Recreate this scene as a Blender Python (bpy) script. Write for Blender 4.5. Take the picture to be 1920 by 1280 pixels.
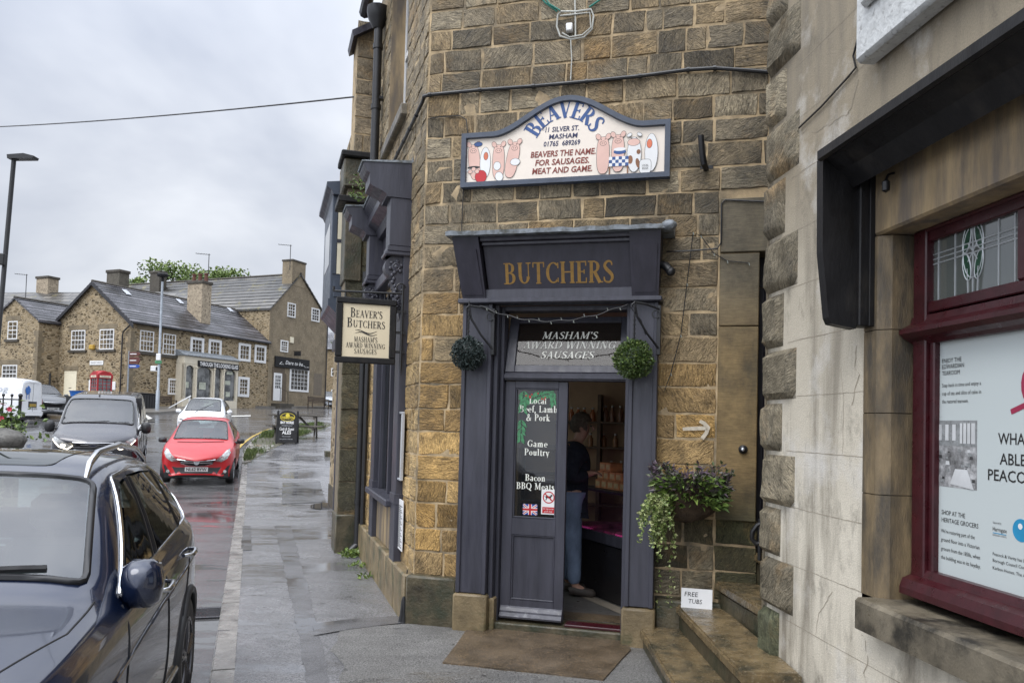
import bpy, bmesh, math, random
import numpy as np
from math import radians as rad, sin, cos, pi
from mathutils import Matrix, Vector, noise as mnoise
from mathutils.bvhtree import BVHTree
from mathutils.geometry import tessellate_polygon

sc = bpy.context.scene
COL = sc.collection
for o in list(bpy.data.objects):
    bpy.data.objects.remove(o)

# ------------------------------------------------------------------ camera
FPX = 1470.0; EYE = Vector((0, 0, 1.62)); SHIFT = 104.54
PITCH = rad(1.9632); ROLL = rad(1.508)
cam = bpy.data.cameras.new("camera"); cam.sensor_width = 36; cam.lens = 36 * FPX / 1920
cam.shift_y = SHIFT / 1920; cam.clip_start = .05; cam.clip_end = 3000
cam_o = bpy.data.objects.new("camera", cam); COL.objects.link(cam_o)
cam_o.matrix_world = Matrix.Translation(EYE) @ Matrix.Rotation(pi / 2 + PITCH, 4, 'X') @ Matrix.Rotation(ROLL, 4, 'Z')
sc.camera = cam_o

# ------------------------------------------------------------------ light: overcast sky, soft weak sun
SUN_EL, SUN_AZ = rad(52), rad(215)      # azimuth measured clockwise from +Y
w = bpy.data.worlds.new("World"); sc.world = w; w.use_nodes = True
nt = w.node_tree; nt.nodes.clear()
def wn(t, **k):
    n = nt.nodes.new(t)
    for a, b in k.items(): setattr(n, a, b)
    return n
L = nt.links.new
out = wn('ShaderNodeOutputWorld'); bg = wn('ShaderNodeBackground'); L(bg.outputs[0], out.inputs[0])
sky = wn('ShaderNodeTexSky', sky_type='NISHITA', sun_disc=False, sun_elevation=SUN_EL, sun_rotation=SUN_AZ)
skm = wn('ShaderNodeMix', data_type='RGBA', blend_type='MULTIPLY'); skm.inputs[0].default_value = 1
L(sky.outputs[0], skm.inputs[6]); skm.inputs[7].default_value = (.07, .07, .07, 1)
tc = wn('ShaderNodeTexCoord'); sep = wn('ShaderNodeSeparateXYZ'); L(tc.outputs['Generated'], sep.inputs[0])
def mth(op, a, b=None, c=None):
    m = wn('ShaderNodeMath', operation=op)
    for i, v in enumerate((a, b, c)):
        if v is None: continue
        if hasattr(v, 'links'): L(v, m.inputs[i])
        else: m.inputs[i].default_value = v
    return m.outputs[0]
zc = mth('MAXIMUM', sep.outputs[2], 0.0)
den = mth('ADD', zc, .34)
cmb = wn('ShaderNodeCombineXYZ'); L(mth('DIVIDE', sep.outputs[0], den), cmb.inputs[0]); L(mth('DIVIDE', sep.outputs[1], den), cmb.inputs[1])
cn = wn('ShaderNodeTexNoise'); cn.inputs['Scale'].default_value = 1.5; cn.inputs['Detail'].default_value = 5; cn.inputs['Roughness'].default_value = .5; cn.inputs['Distortion'].default_value = .25
L(cmb.outputs[0], cn.inputs['Vector'])
rmp = wn('ShaderNodeValToRGB'); L(cn.outputs[0], rmp.inputs[0])
rmp.color_ramp.elements[0].position = .37; rmp.color_ramp.elements[0].color = (.48, .52, .61, 1)
rmp.color_ramp.elements[1].position = .64; rmp.color_ramp.elements[1].color = (.79, .82, .88, 1)
sdw = (sin(SUN_AZ)*cos(SUN_EL), cos(SUN_AZ)*cos(SUN_EL), sin(SUN_EL))      # cloud is thinner and brighter overhead and towards the hidden sun
dt = mth('ADD', mth('ADD', mth('MULTIPLY', sep.outputs[0], sdw[0]), mth('MULTIPLY', sep.outputs[1], sdw[1])), mth('MULTIPLY', sep.outputs[2], sdw[2]))
lobe = mth('POWER', mth('MAXIMUM', dt, 0.0), 2.0)
zf = mth('ADD', mth('ADD', mth('MULTIPLY', mth('POWER', zc, 3.0), 2.4), mth('ADD', mth('MULTIPLY', zc, .75), .88)), mth('MULTIPLY', lobe, 2.0))
cm = wn('ShaderNodeMix', data_type='RGBA', blend_type='MULTIPLY'); cm.inputs[0].default_value = 1
L(rmp.outputs[0], cm.inputs[6]); L(zf, cm.inputs[7])
mx = wn('ShaderNodeMix', data_type='RGBA'); mx.inputs[0].default_value = .9
L(skm.outputs[2], mx.inputs[6]); L(cm.outputs[2], mx.inputs[7])
L(mx.outputs[2], bg.inputs[0]); bg.inputs[1].default_value = 1.0
sun = bpy.data.lights.new("sun", 'SUN'); sun.energy = 1.5; sun.angle = rad(35); sun.color = (1, .97, .93)
sun_o = bpy.data.objects.new("sun", sun); COL.objects.link(sun_o)
sdv = Vector((sin(SUN_AZ) * cos(SUN_EL), cos(SUN_AZ) * cos(SUN_EL), sin(SUN_EL)))
sun_o.rotation_euler = sdv.to_track_quat('Z', 'Y').to_euler(); sun_o.location = (0, 0, 40)
vs = sc.view_settings; vs.view_transform = 'Standard'; vs.look = 'None'; vs.exposure = 0.12; vs.gamma = 1
sc.cycles.use_denoising = True
sc.cycles.max_bounces = 8; sc.cycles.transparent_max_bounces = 12
sc.cycles.sample_clamp_indirect = 6

# ------------------------------------------------------------------ measuring: the photograph's pixels onto planes of the place
_R = cam_o.matrix_world.to_3x3()
def ray(px, py):
    return (_R @ Vector(((px - 960) / FPX, -(py - 640 - SHIFT) / FPX, -1)))
def at_depth(px, py, Y):
    d = ray(px, py); return EYE + d * (Y / d.y)
def frame(o, xd):
    x = Vector((xd[0], xd[1], 0)).normalized(); y = Vector((-x.y, x.x, 0))
    return Matrix(((x.x, y.x, 0, o[0]), (x.y, y.y, 0, o[1]), (0, 0, 1, o[2]), (0, 0, 0, 1)))
def on(F, px, py, y=0.0):
    """photo pixel -> (x, z) in the vertical plane y of frame F"""
    Fi = F.inverted(); o = Fi @ EYE; d = Fi.to_3x3() @ ray(px, py)
    t = (y - o.y) / d.y; p = o + d * t
    return (p.x, p.z)
_GX = [-80, 10, 19, 28, 40, 50, 60, 75, 100, 700]; _GZ = [-.2, -.2, -.14, .77, 1.45, 1.9, 2.35, 2.8, 3.2, 4.0]
def gz(Y):
    return float(np.mean(np.interp(Y + np.linspace(-2.5, 2.5, 9), _GX, _GZ)))
def on_ground(px, py, dz=0.0):
    d = ray(px, py); lo, hi = .5, 200.0
    f = lambda Y: (EYE + d * (Y / d.y)).z - gz(Y) - dz
    for _ in range(60):
        m = (lo + hi) / 2
        if f(m) > 0: lo = m
        else: hi = m
    return EYE + d * (lo / d.y)

# ------------------------------------------------------------------ objects
def thing(name, label, cat, F=None, group=None):
    o = bpy.data.objects.new(name, None); COL.objects.link(o); o.empty_display_size = .1
    if F is not None:
        o.matrix_world = F if isinstance(F, Matrix) else Matrix.Translation(F)
    tag(o, label, cat, group); return o
def tag(o, label, cat, group=None):
    o['label'] = label; o['category'] = cat
    if group: o['group'] = group
    return o
def copy_tree(o, parent=None):
    c = o.copy(); COL.objects.link(c)
    if parent is not None: c.parent = parent
    for ch in list(o.children): copy_tree(ch, c)
    return c

class MB:
    def __init__(s): s.v = []; s.f = []; s.mi = []; s.tint = []; s.T = None; s.has_tint = False
    def add(s, vs, fs, m=0, tint=None):
        b = len(s.v)
        if s.T is not None: vs = [s.T @ Vector(p) for p in vs]
        s.v += [tuple(p) for p in vs]
        for f in fs:
            s.f.append(tuple(b + i for i in f)); s.mi.append(m); s.tint.append(tint or (1, 1, 1, 0))
        if tint: s.has_tint = True
        return s
    def box(s, x0, x1, y0, y1, z0, z1, m=0, bev=0.0, tint=None):
        if x1 < x0: x0, x1 = x1, x0
        if y1 < y0: y0, y1 = y1, y0
        if z1 < z0: z0, z1 = z1, z0
        b = min(bev, (x1-x0)*.45, (y1-y0)*.45, (z1-z0)*.45)
        if b <= 0:
            v = [(x, y, z) for x in (x0, x1) for y in (y0, y1) for z in (z0, z1)]
            return s.add(v, [(0,1,3,2),(4,6,7,5),(0,4,5,1),(2,3,7,6),(0,2,6,4),(1,5,7,3)], m, tint)
        X = (x0, x1); Y = (y0, y1); Z = (z0, z1); sg = (1, -1); v = []; idx = {}
        for i in (0, 1):
            for j in (0, 1):
                for k in (0, 1):
                    for a in range(3):
                        p = [X[i] + sg[i]*b, Y[j] + sg[j]*b, Z[k] + sg[k]*b]
                        p[a] = (X[i], Y[j], Z[k])[a]
                        idx[i, j, k, a] = len(v); v.append(p)
        f = []
        for i in (0, 1):
            q = [idx[i,0,0,0], idx[i,1,0,0], idx[i,1,1,0], idx[i,0,1,0]]; f.append(q if i else q[::-1])
            q = [idx[0,i,0,1], idx[1,i,0,1], idx[1,i,1,1], idx[0,i,1,1]]; f.append(q[::-1] if i else q)
            q = [idx[0,0,i,2], idx[1,0,i,2], idx[1,1,i,2], idx[0,1,i,2]]; f.append(q if i else q[::-1])
        for i in (0, 1):
            for j in (0, 1):
                q = [idx[i,j,0,0], idx[i,j,1,0], idx[i,j,1,1], idx[i,j,0,1]]; f.append(q if (i ^ j) else q[::-1])
                q = [idx[i,0,j,0], idx[i,1,j,0], idx[i,1,j,2], idx[i,0,j,2]]; f.append(q[::-1] if (i ^ j) else q)
                q = [idx[0,i,j,1], idx[1,i,j,1], idx[1,i,j,2], idx[0,i,j,2]]; f.append(q if (i ^ j) else q[::-1])
                for k in (0, 1):
                    pass
        for i in (0, 1):
            for j in (0, 1):
                for k in (0, 1):
                    q = [idx[i,j,k,0], idx[i,j,k,1], idx[i,j,k,2]]; f.append(q if (i+j+k) % 2 else q[::-1])
        return s.add(v, f, m, tint)
    def prism(s, poly, a0, a1, ax='y', m=0, tint=None):
        """poly in the plane across axis ax: y->(x,z), x->(y,z), z->(x,y)"""
        n = len(poly)
        def P(p, a):
            return (p[0], a, p[1]) if ax == 'y' else (a, p[0], p[1]) if ax == 'x' else (p[0], p[1], a)
        v = [P(p, a0) for p in poly] + [P(p, a1) for p in poly]
        area = sum(poly[i][0]*poly[(i+1) % n][1] - poly[(i+1) % n][0]*poly[i][1] for i in range(n))
        flip = (area > 0) ^ (ax == 'y') ^ (a1 < a0)
        tr = tessellate_polygon([[Vector((p[0], p[1], 0)) for p in poly]])
        f = []
        for t in tr:
            t = list(t)
            ar = (poly[t[1]][0]-poly[t[0]][0])*(poly[t[2]][1]-poly[t[0]][1]) - (poly[t[2]][0]-poly[t[0]][0])*(poly[t[1]][1]-poly[t[0]][1])
            if (ar > 0) != (area > 0): t = t[::-1]
            lo = t[::-1] if flip else t
            f.append(tuple(lo)); f.append(tuple(i + n for i in lo[::-1]))
        for i in range(n):
            j = (i + 1) % n; q = (i, j, j + n, i + n)
            f.append(q if flip else q[::-1])
        return s.add(v, f, m, tint)
    def quad(s, a, b, c, d, m=0, tint=None): return s.add([a, b, c, d], [(0, 1, 2, 3)], m, tint)
    def tube(s, pts, r, seg=8, m=0, closed=False, caps=True, tint=None):
        pts = [Vector(p) for p in pts]; n = len(pts); R = r if hasattr(r, '__len__') else [r]*n
        v = []; up = None
        for i, p in enumerate(pts):
            if closed: d = pts[(i+1) % n] - pts[i-1]
            else: d = pts[min(i+1, n-1)] - pts[max(i-1, 0)]
            if d.length < 1e-9: d = Vector((0, 0, 1))
            d.normalize()
            if up is None: up = Vector((0, 0, 1)) if abs(d.z) < .9 else Vector((1, 0, 0))
            a = d.cross(up)
            if a.length < 1e-4: a = d.cross(Vector((.3, .9, .1)))
            a.normalize(); b2 = a.cross(d); up = b2
            for k in range(seg):
                t = 2*pi*k/seg; v.append(p + (a*cos(t) + b2*sin(t))*R[i])
        f = []
        for i in range(n if closed else n - 1):
            j = (i + 1) % n
            for k in range(seg):
                l = (k + 1) % seg; f.append((i*seg+k, i*seg+l, j*seg+l, j*seg+k))
        if caps and not closed:
            f.append(tuple(range(seg))[::-1]); f.append(tuple((n-1)*seg + k for k in range(seg)))
        return s.add(v, f, m, tint)
    def lathe(s, prof, c=(0, 0, 0), seg=16, m=0, ax='z', tint=None):
        v = []; f = []; n = len(prof)
        for r, h in prof:
            for k in range(seg):
                t = 2*pi*k/seg
                p = (r*cos(t), r*sin(t), h) if ax == 'z' else (h, r*cos(t), r*sin(t)) if ax == 'x' else (r*sin(t), h, r*cos(t))
                v.append((p[0]+c[0], p[1]+c[1], p[2]+c[2]))
        for i in range(n-1):
            for k in range(seg):
                l = (k+1) % seg; f.append((i*seg+k, i*seg+l, (i+1)*seg+l, (i+1)*seg+k))
        if prof[0][0] > 1e-6: f.append(tuple(range(seg))[::-1])
        if prof[-1][0] > 1e-6: f.append(tuple((n-1)*seg+k for k in range(seg)))
        return s.add(v, f, m, tint)
    def ball(s, c, r, seg=12, rings=8, m=0, jit=0, rng=random, tint=None):
        if not hasattr(r, '__len__'): r = (r, r, r)
        v = []; f = []
        for i in range(rings+1):
            a = pi*i/rings
            for k in range(seg):
                t = 2*pi*k/seg; q = 1 + (rng.uniform(-jit, jit) if jit else 0)
                v.append((c[0]+r[0]*sin(a)*cos(t)*q, c[1]+r[1]*sin(a)*sin(t)*q, c[2]+r[2]*cos(a)*q))
        for i in range(rings):
            for k in range(seg):
                l = (k+1) % seg; f.append((i*seg+k, (i+1)*seg+k, (i+1)*seg+l, i*seg+l))
        return s.add(v, f, m, tint)
    def build(s, name, mats, parent=None, smooth=None, kind=None):
        me = bpy.data.meshes.new(name); me.from_pydata(s.v, [], s.f)
        if not isinstance(mats, (list, tuple)): mats = [mats]
        for q in mats: me.materials.append(q)
        me.polygons.foreach_set('material_index', s.mi)
        if s.has_tint:
            a = me.attributes.new('tint', 'FLOAT_COLOR', 'FACE')
            a.data.foreach_set('color', np.array(s.tint, dtype=np.float32).ravel())
        if smooth:
            me.shade_smooth(); me.set_sharp_from_angle(angle=rad(smooth))
        me.update()
        o = bpy.data.objects.new(name, me); COL.objects.link(o)
        if parent is not None: o.parent = parent
        if kind: o['kind'] = kind
        return o
def F2(x, y, z=0, rz=0, sx=1): return Matrix.Translation((x, y, z)) @ Matrix.Rotation(rz, 4, 'Z')

# ------------------------------------------------------------------ materials
class NT:
    def __init__(s, name):
        s.mat = bpy.data.materials.new(name); s.mat.use_nodes = True; s.t = s.mat.node_tree; s.t.nodes.clear()
        s.out = s.t.nodes.new('ShaderNodeOutputMaterial'); s.b = s.t.nodes.new('ShaderNodeBsdfPrincipled')
        s.t.links.new(s.b.outputs[0], s.out.inputs[0]); s.co = s.t.nodes.new('ShaderNodeTexCoord').outputs['Object']
    def put(s, sock, v):
        if hasattr(v, 'is_linked'): s.t.links.new(v, sock)
        elif isinstance(v, (tuple, list)) and len(v) == 3 and sock.type == 'RGBA': sock.default_value = (*v, 1)
        else: sock.default_value = v
    def n(s, typ, props=None, ins=None, o=0):
        nd = s.t.nodes.new('ShaderNode' + typ)
        for k, v in (props or {}).items(): setattr(nd, k, v)
        for k, v in (ins or {}).items(): s.put(nd.inputs[k], v)
        return nd.outputs[o]
    def m(s, op, a, b=0.0): return s.n('Math', {'operation': op}, {0: a, 1: b})
    def map(s, scale, v=None, rot=(0, 0, 0)): return s.n('Mapping', None, {'Vector': v or s.co, 'Scale': scale, 'Rotation': rot})
    def noise(s, scale, v=None, det=4, rough=.55, dist=0.0): return s.n('TexNoise', None, {'Vector': v or s.co, 'Scale': scale, 'Detail': det, 'Roughness': rough, 'Distortion': dist})
    def ramp(s, f, stops, interp='LINEAR'):
        nd = s.t.nodes.new('ShaderNodeValToRGB'); s.put(nd.inputs[0], f); cr = nd.color_ramp; cr.interpolation = interp
        while len(cr.elements) < len(stops): cr.elements.new(.5)
        for e, (p, c) in zip(cr.elements, stops):
            e.position = p; e.color = (c, c, c, 1) if not hasattr(c, '__len__') else (*c, 1)
        return nd.outputs[0]
    def mix(s, f, a, b, mode='MIX'):
        nd = s.t.nodes.new('ShaderNodeMix'); nd.data_type = 'RGBA'; nd.blend_type = mode
        s.put(nd.inputs[0], f); s.put(nd.inputs[6], a); s.put(nd.inputs[7], b); return nd.outputs[2]
    def bump(s, h, strength=.5, dist=.01, nrm=None):
        i = {'Height': h, 'Strength': strength, 'Distance': dist}
        if nrm: i['Normal'] = nrm
        return s.n('Bump', None, i)
    def set(s, **k):
        N = {'col': 'Base Color', 'rough': 'Roughness', 'metal': 'Metallic', 'nrm': 'Normal', 'coat': 'Coat Weight', 'coatr': 'Coat Roughness', 'ior': 'IOR', 'spec': 'Specular IOR Level', 'alpha': 'Alpha', 'trans': 'Transmission Weight', 'emit': 'Emission Color', 'es': 'Emission Strength', 'sub': 'Subsurface Weight'}
        for a, v in k.items(): s.put(s.b.inputs[N[a]], v)
        return s.mat
def pm(name, col, rough=.5, metal=0.0, var=.18, vs=6.0, bump=0.0, bs=60.0, coat=0.0, rv=.1, st=(1, 1, 1), dirt=None, spec=.5, ior=1.5, fleck=None):
    q = NT(name); c3 = q.map(st)
    nz = q.noise(vs, c3, 5, .6)
    lo = tuple(x*(1-var) for x in col); hi = tuple(min(1, x*(1+var)) for x in col)
    c = q.ramp(nz, [(.28, lo), (.72, hi)])
    if dirt: c = q.mix(q.ramp(q.noise(dirt[2], c3, 6, .65), [(dirt[1], 0), (dirt[1]+.18, 1)]), c, dirt[0])
    if fleck: c = q.mix(q.ramp(q.noise(fleck[1], None, 2, .5), [(fleck[2], 0), (fleck[2]+.04, 1)]), c, fleck[0])
    kw = dict(col=c, metal=metal, spec=spec, ior=ior)
    kw['rough'] = q.ramp(q.noise(vs*1.7, c3, 4), [(.3, max(.02, rough-rv)), (.7, min(1, rough+rv))])
    if coat: kw['coat'] = coat; kw['coatr'] = .04
    if bump: kw['nrm'] = q.bump(q.noise(bs, c3, 5, .6), bump, .01)
    return q.set(**kw)

def mat_stone(name, bumpk=1.0, rough=.62):
    """squared gritstone: tint attribute carries each block's own colour and tooling angle"""
    q = NT(name)
    at = q.t.nodes.new('ShaderNodeAttribute'); at.attribute_name = 'tint'
    ang = q.m('MULTIPLY', at.outputs['Alpha'], 6.283)
    sep = q.n('SeparateXYZ', None, {0: q.co}); s2 = q.t.nodes.new('ShaderNodeSeparateXYZ'); q.put(s2.inputs[0], q.co)
    cm_ = q.n('CombineXYZ', None, {0: q.m('ADD', s2.outputs[0], s2.outputs[1]), 1: s2.outputs[2], 2: at.outputs['Alpha']})
    rot = q.n('VectorRotate', {'rotation_type': 'Z_AXIS'}, {'Vector': cm_, 'Angle': ang})
    stretch = q.map((15, 52, 1), rot)
    tool = q.noise(1.0, stretch, 4, .62, 1.5)
    big = q.noise(7, cm_, 5, .6); fine = q.noise(90, cm_, 4, .7)
    c = at.outputs['Color']
    soot = q.noise(1.3, q.map((1, 1, .6)), 7, .68, .4); och = q.noise(2.1, q.map((1, 1, 1.3)), 5, .6)
    c = q.mix(q.ramp(och, [(.54, 0), (.70, .45)]), c, (.34, .20, .07))
    c = q.mix(1.0, c, q.ramp(big, [(.25, .5), (.52, 1.0), (.8, 1.42)]), 'MULTIPLY')
    c = q.mix(1.0, c, q.ramp(tool, [(.30, .32), (.48, .92), (.66, 1.35)]), 'MULTIPLY')
    c = q.mix(1.0, c, q.ramp(fine, [(.3, .68), (.7, 1.32)]), 'MULTIPLY')
    c = q.mix(q.ramp(soot, [(.50, 0), (.66, .62)]), c, (.036, .033, .025))
    h = q.m('ADD', q.m('MULTIPLY', tool, 1.0), q.m('MULTIPLY', fine, .3))
    nb = q.bump(h, 1.0*bumpk, .02)
    return q.set(col=c, rough=q.ramp(big, [(.3, rough-.12), (.7, rough+.1)]), nrm=nb, spec=.35)

MAT = {}
MAT['stone'] = mat_stone('gritstone')
MAT['stone_smooth'] = mat_stone('dressed stone', .45, .55)
def mat_tooled():
    q = NT('tooled jamb stone'); s2 = q.t.nodes.new('ShaderNodeSeparateXYZ'); q.put(s2.inputs[0], q.co)
    wv = q.n('TexWave', {'wave_type': 'BANDS', 'bands_direction': 'Z'}, {'Vector': q.co, 'Scale': 62.0, 'Distortion': 2.6, 'Detail': 2.0, 'Detail Scale': 2.0}, 1)
    big = q.noise(3, None, 5, .6)
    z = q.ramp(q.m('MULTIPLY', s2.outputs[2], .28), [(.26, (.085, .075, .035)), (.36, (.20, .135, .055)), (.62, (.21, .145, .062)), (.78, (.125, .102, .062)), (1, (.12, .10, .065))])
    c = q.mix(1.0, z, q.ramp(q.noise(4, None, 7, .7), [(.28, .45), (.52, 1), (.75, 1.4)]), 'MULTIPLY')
    c = q.mix(q.ramp(q.noise(1.7, q.map((1, 1, .5)), 6, .7), [(.52, 0), (.66, .6)]), c, (.05, .045, .03))
    c = q.mix(1.0, c, q.ramp(q.noise(1.0, q.map((14, 14, 110)), 3, .6), [(.3, .78), (.7, 1.16)]), 'MULTIPLY')
    return q.set(col=c, rough=.55, nrm=q.bump(q.m('ADD', q.m('MULTIPLY', wv, .5), q.noise(1.0, q.map((12, 12, 120)), 4)), .4, .006), spec=.35)
MAT['tooled'] = mat_tooled()
MAT['mortar'] = pm('lime mortar', (.40, .30, .175), .85, var=.5, vs=7, bump=.5, bs=120, dirt=((.10, .085, .06), .47, 2.2))
MAT['mortar_dark'] = pm('old mortar', (.16, .13, .085), .85, var=.35, vs=9, bump=.5, bs=120)
MAT['plinth'] = pm('mossy plinth stone', (.070, .058, .034), .45, var=.6, vs=6, bump=.8, bs=38, dirt=((.030, .034, .018), .46, 5))
MAT['plinth_gold'] = pm('wet golden plinth stone', (.18, .135, .072), .5, var=.45, vs=5, bump=.6, bs=45, dirt=((.055, .058, .026), .50, 4))
MAT['step'] = pm('worn sandstone step', (.155, .112, .058), .28, var=.5, vs=7, bump=.5, bs=45, rv=.2, dirt=((.050, .044, .028), .46, 5), fleck=((.21, .17, .11), 60, .62))
MAT['slatepaint'] = pm('slate grey gloss paint', (.043, .043, .056), .40, var=.28, vs=16, bump=.16, bs=80, st=(1, 1, .12), rv=.12, dirt=((.075, .075, .088), .62, 10))
MAT['slatepaint_dark'] = pm('dark slate fascia paint', (.028, .026, .036), .40, var=.25, vs=14, bump=.14, bs=90, st=(1, 1, .2), rv=.08)
MAT['blackpaint'] = pm('weathered black paint', (.010, .0095, .010), .5, var=.4, vs=7, st=(1, 1, .4), bump=.2, bs=70, rv=.16, dirt=((.030, .026, .022), .55, 4), spec=.3)
MAT['iron'] = pm('black iron', (.012, .012, .013), .4, var=.3, bump=.1)
MAT['maroon'] = pm('maroon gloss paint', (.040, .005, .008), .34, var=.3, vs=12, bump=.12, bs=60, rv=.1, dirt=((.05, .008, .012), .62, 18))
MAT['render'] = None
MAT['lead'] = pm('weathered lead', (.20, .22, .24), .55, var=.45, vs=16, bump=.5, bs=50, dirt=((.06, .06, .045), .5, 9))
MAT['rubber'] = pm('black rubber', (.012, .012, .013), .7, var=.2)
MAT['chrome'] = pm('brushed metal trim', (.62, .63, .65), .2, 1.0, var=.1)
MAT['white'] = pm('white paint', (.70, .70, .69), .5, var=.06, vs=5)
MAT['cream'] = pm('cream paint', (.72, .66, .50), .5, var=.06, vs=5)
MAT['black'] = pm('flat black', (.008, .008, .009), .8, var=.1)
MAT['gold'] = pm('gold leaf lettering', (.25, .14, .03), .45, var=.2, vs=30)
MAT['ink'] = pm('black lettering', (.012, .011, .011), .5)
MAT['lettering'] = pm('off white lettering', (.74, .74, .66), .5, var=.08)
def mat_glass(name, col=(.02, .024, .026), alpha=.45, rough=.02, ior=1.6):
    q = NT(name)
    return q.set(col=col, rough=rough, alpha=alpha, ior=ior, spec=.8, nrm=q.bump(q.noise(1.5, None, 2), .04, .02))
def clear_glass(name, tint=(.75, .82, .80), ior=1.6, rough=.015, wob=.03):
    q = NT(name); t = q.t; gl = t.nodes.new('ShaderNodeBsdfGlossy'); tr = t.nodes.new('ShaderNodeBsdfTransparent'); mxs = t.nodes.new('ShaderNodeMixShader'); fr = t.nodes.new('ShaderNodeFresnel')
    gl.inputs['Roughness'].default_value = rough; tr.inputs[0].default_value = (*tint, 1); fr.inputs[0].default_value = ior
    nb = q.bump(q.noise(1.5, None, 2), wob, .02); q.put(gl.inputs['Normal'], nb)
    geo = t.nodes.new('ShaderNodeNewGeometry'); k = q.m('MULTIPLY', fr.outputs[0], q.m('SUBTRACT', 1.0, geo.outputs['Backfacing']))
    q.put(mxs.inputs[0], k); t.links.new(tr.outputs[0], mxs.inputs[1]); t.links.new(gl.outputs[0], mxs.inputs[2]); t.links.new(mxs.outputs[0], q.out.inputs[0]); t.nodes.remove(q.b)
    return q.mat
MAT['shopfront_glass'] = clear_glass('shop window glass', (.8, .84, .82), 1.55)
MAT['glass'] = mat_glass('shop glass', (.02, .022, .024), .4)
MAT['glass_dark'] = mat_glass('dark window glass', (.035, .04, .045), 1.0, .06, 1.7)
MAT['tearoom_glass'] = mat_glass('leaded window glass', (.10, .11, .10), .9, .04, 1.8)
MAT['fanlight_glass'] = mat_glass('fanlight glass', (.02, .016, .014), .75, .02, 1.33)

def mat_asphalt(name, base, wet, speck, seed=0.0, bumpk=.5):
    q = NT(name); v = q.n('VectorMath', {'operation': 'ADD'}, {0: q.co, 1: (seed, seed*.7, 0)})
    big = q.noise(.55, q.map((.75, 1.5, 1), v), 6, .66, .6); mid = q.noise(3.2, q.map((.6, 1.5, 1), v), 5, .68); gr = q.noise(80, v, 4, .8)
    pud = q.m('ADD', q.m('MULTIPLY', big, .7), q.m('MULTIPLY', mid, .3))
    c = q.ramp(mid, [(.25, tuple(x*.72 for x in base)), (.75, tuple(x*1.3 for x in base))])
    c = q.mix(1.0, c, q.ramp(gr, [(.36, 1-speck), (.62, 1+speck*1.3)]), 'MULTIPLY')
    c = q.mix(q.ramp(q.noise(1.1, v, 6, .7), [(.56, 0), (.60, .35)]), c, tuple(x*.5 for x in base))
    c = q.mix(q.ramp(q.noise(11, v, 2, .5), [(.70, 0), (.73, .8)]), c, tuple(x*.3 for x in base))
    c = q.mix(q.ramp(pud, [(.46, 0), (.60, .65)]), c, tuple(x*.42 for x in base))
    r = q.ramp(pud, [(.36, wet[0]), (.50, wet[1]), (.545, wet[2])])
    bs = q.m('MULTIPLY', gr, q.ramp(pud, [(.46, 1), (.55, .05)]))
    return q.set(col=c, rough=r, nrm=q.bump(bs, bumpk, .012), spec=.6)
MAT['road'] = mat_asphalt('wet asphalt road', (.100, .098, .098), (.28, .15, .03), .45, 3.0, .3)
MAT['pavement'] = mat_asphalt('wet tarmac pavement', (.165, .163, .166), (.34, .20, .035), .55, 8.0, .35)
MAT['patch'] = mat_asphalt('coarse tarmac patch', (.135, .131, .124), (.5, .38, .18), 1.0, 1.0, .95)
MAT['kerb'] = pm('wet granite kerb', (.23, .215, .195), .26, var=.4, vs=5, bump=.35, bs=60, rv=.16, dirt=((.075, .068, .06), .52, 4))
MAT['mat_brown'] = pm('brown grit apron', (.095, .070, .045), .45, var=.5, vs=3, bump=.8, bs=70, rv=.2, fleck=((.19, .13, .07), 90, .60), dirt=((.045, .033, .02), .5, 4))

def mat_render():
    q = NT('weathered cream render'); s2 = q.t.nodes.new('ShaderNodeSeparateXYZ'); q.put(s2.inputs[0], q.co)
    drip = q.noise(1.0, q.map((5.5, 5.5, .7)), 6, .6, .3); blot = q.noise(1.8, None, 6, .62); fine = q.noise(120, None, 3, .6)
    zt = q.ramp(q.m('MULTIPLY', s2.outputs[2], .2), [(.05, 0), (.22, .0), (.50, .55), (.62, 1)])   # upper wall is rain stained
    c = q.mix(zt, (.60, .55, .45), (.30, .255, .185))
    c = q.mix(q.ramp(drip, [(.46, 0), (.68, .85)]), c, (.20, .175, .135))
    c = q.mix(q.ramp(blot, [(.52, 0), (.66, .75)]), c, (.60, .575, .53))
    c = q.mix(q.ramp(q.noise(4.5, q.map((1, 1, .5)), 6, .7), [(.55, 0), (.68, .6)]), c, (.13, .115, .09))
    c = q.mix(1.0, c, q.ramp(fine, [(.3, .86), (.7, 1.12)]), 'MULTIPLY')
    return q.set(col=c, rough=.78, nrm=q.bump(q.m('ADD', q.m('MULTIPLY', q.noise(9, None, 5), 2.0), fine), .35, .01), spec=.3)
MAT['render'] = mat_render()
MAT['lintel'] = pm('stained sandstone lintel', (.31, .225, .12), .6, var=.5, vs=3, st=(2.2, 2.2, .4), bump=.3, bs=90, dirt=((.125, .10, .075), .40, 2.2))
MAT['jamb'] = pm('brown sandstone jamb', (.175, .128, .07), .6, var=.6, vs=5, st=(1.6, 1.6, .4), bump=.4, bs=90, dirt=((.060, .050, .036), .43, 4))
MAT['sill'] = pm('wet dark stone sill', (.135, .115, .082), .42, var=.5, vs=4, bump=.35, bs=80, rv=.2, dirt=((.028, .025, .019), .46, 5))
MAT['quoin'] = mat_stone('rock faced quoin', .8, .65)
MAT['oldpaint'] = pm('flaking white paint', (.55, .56, .55), .7, var=.15, vs=20, bump=.9, bs=26, dirt=((.17, .16, .15), .56, 34))

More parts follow.
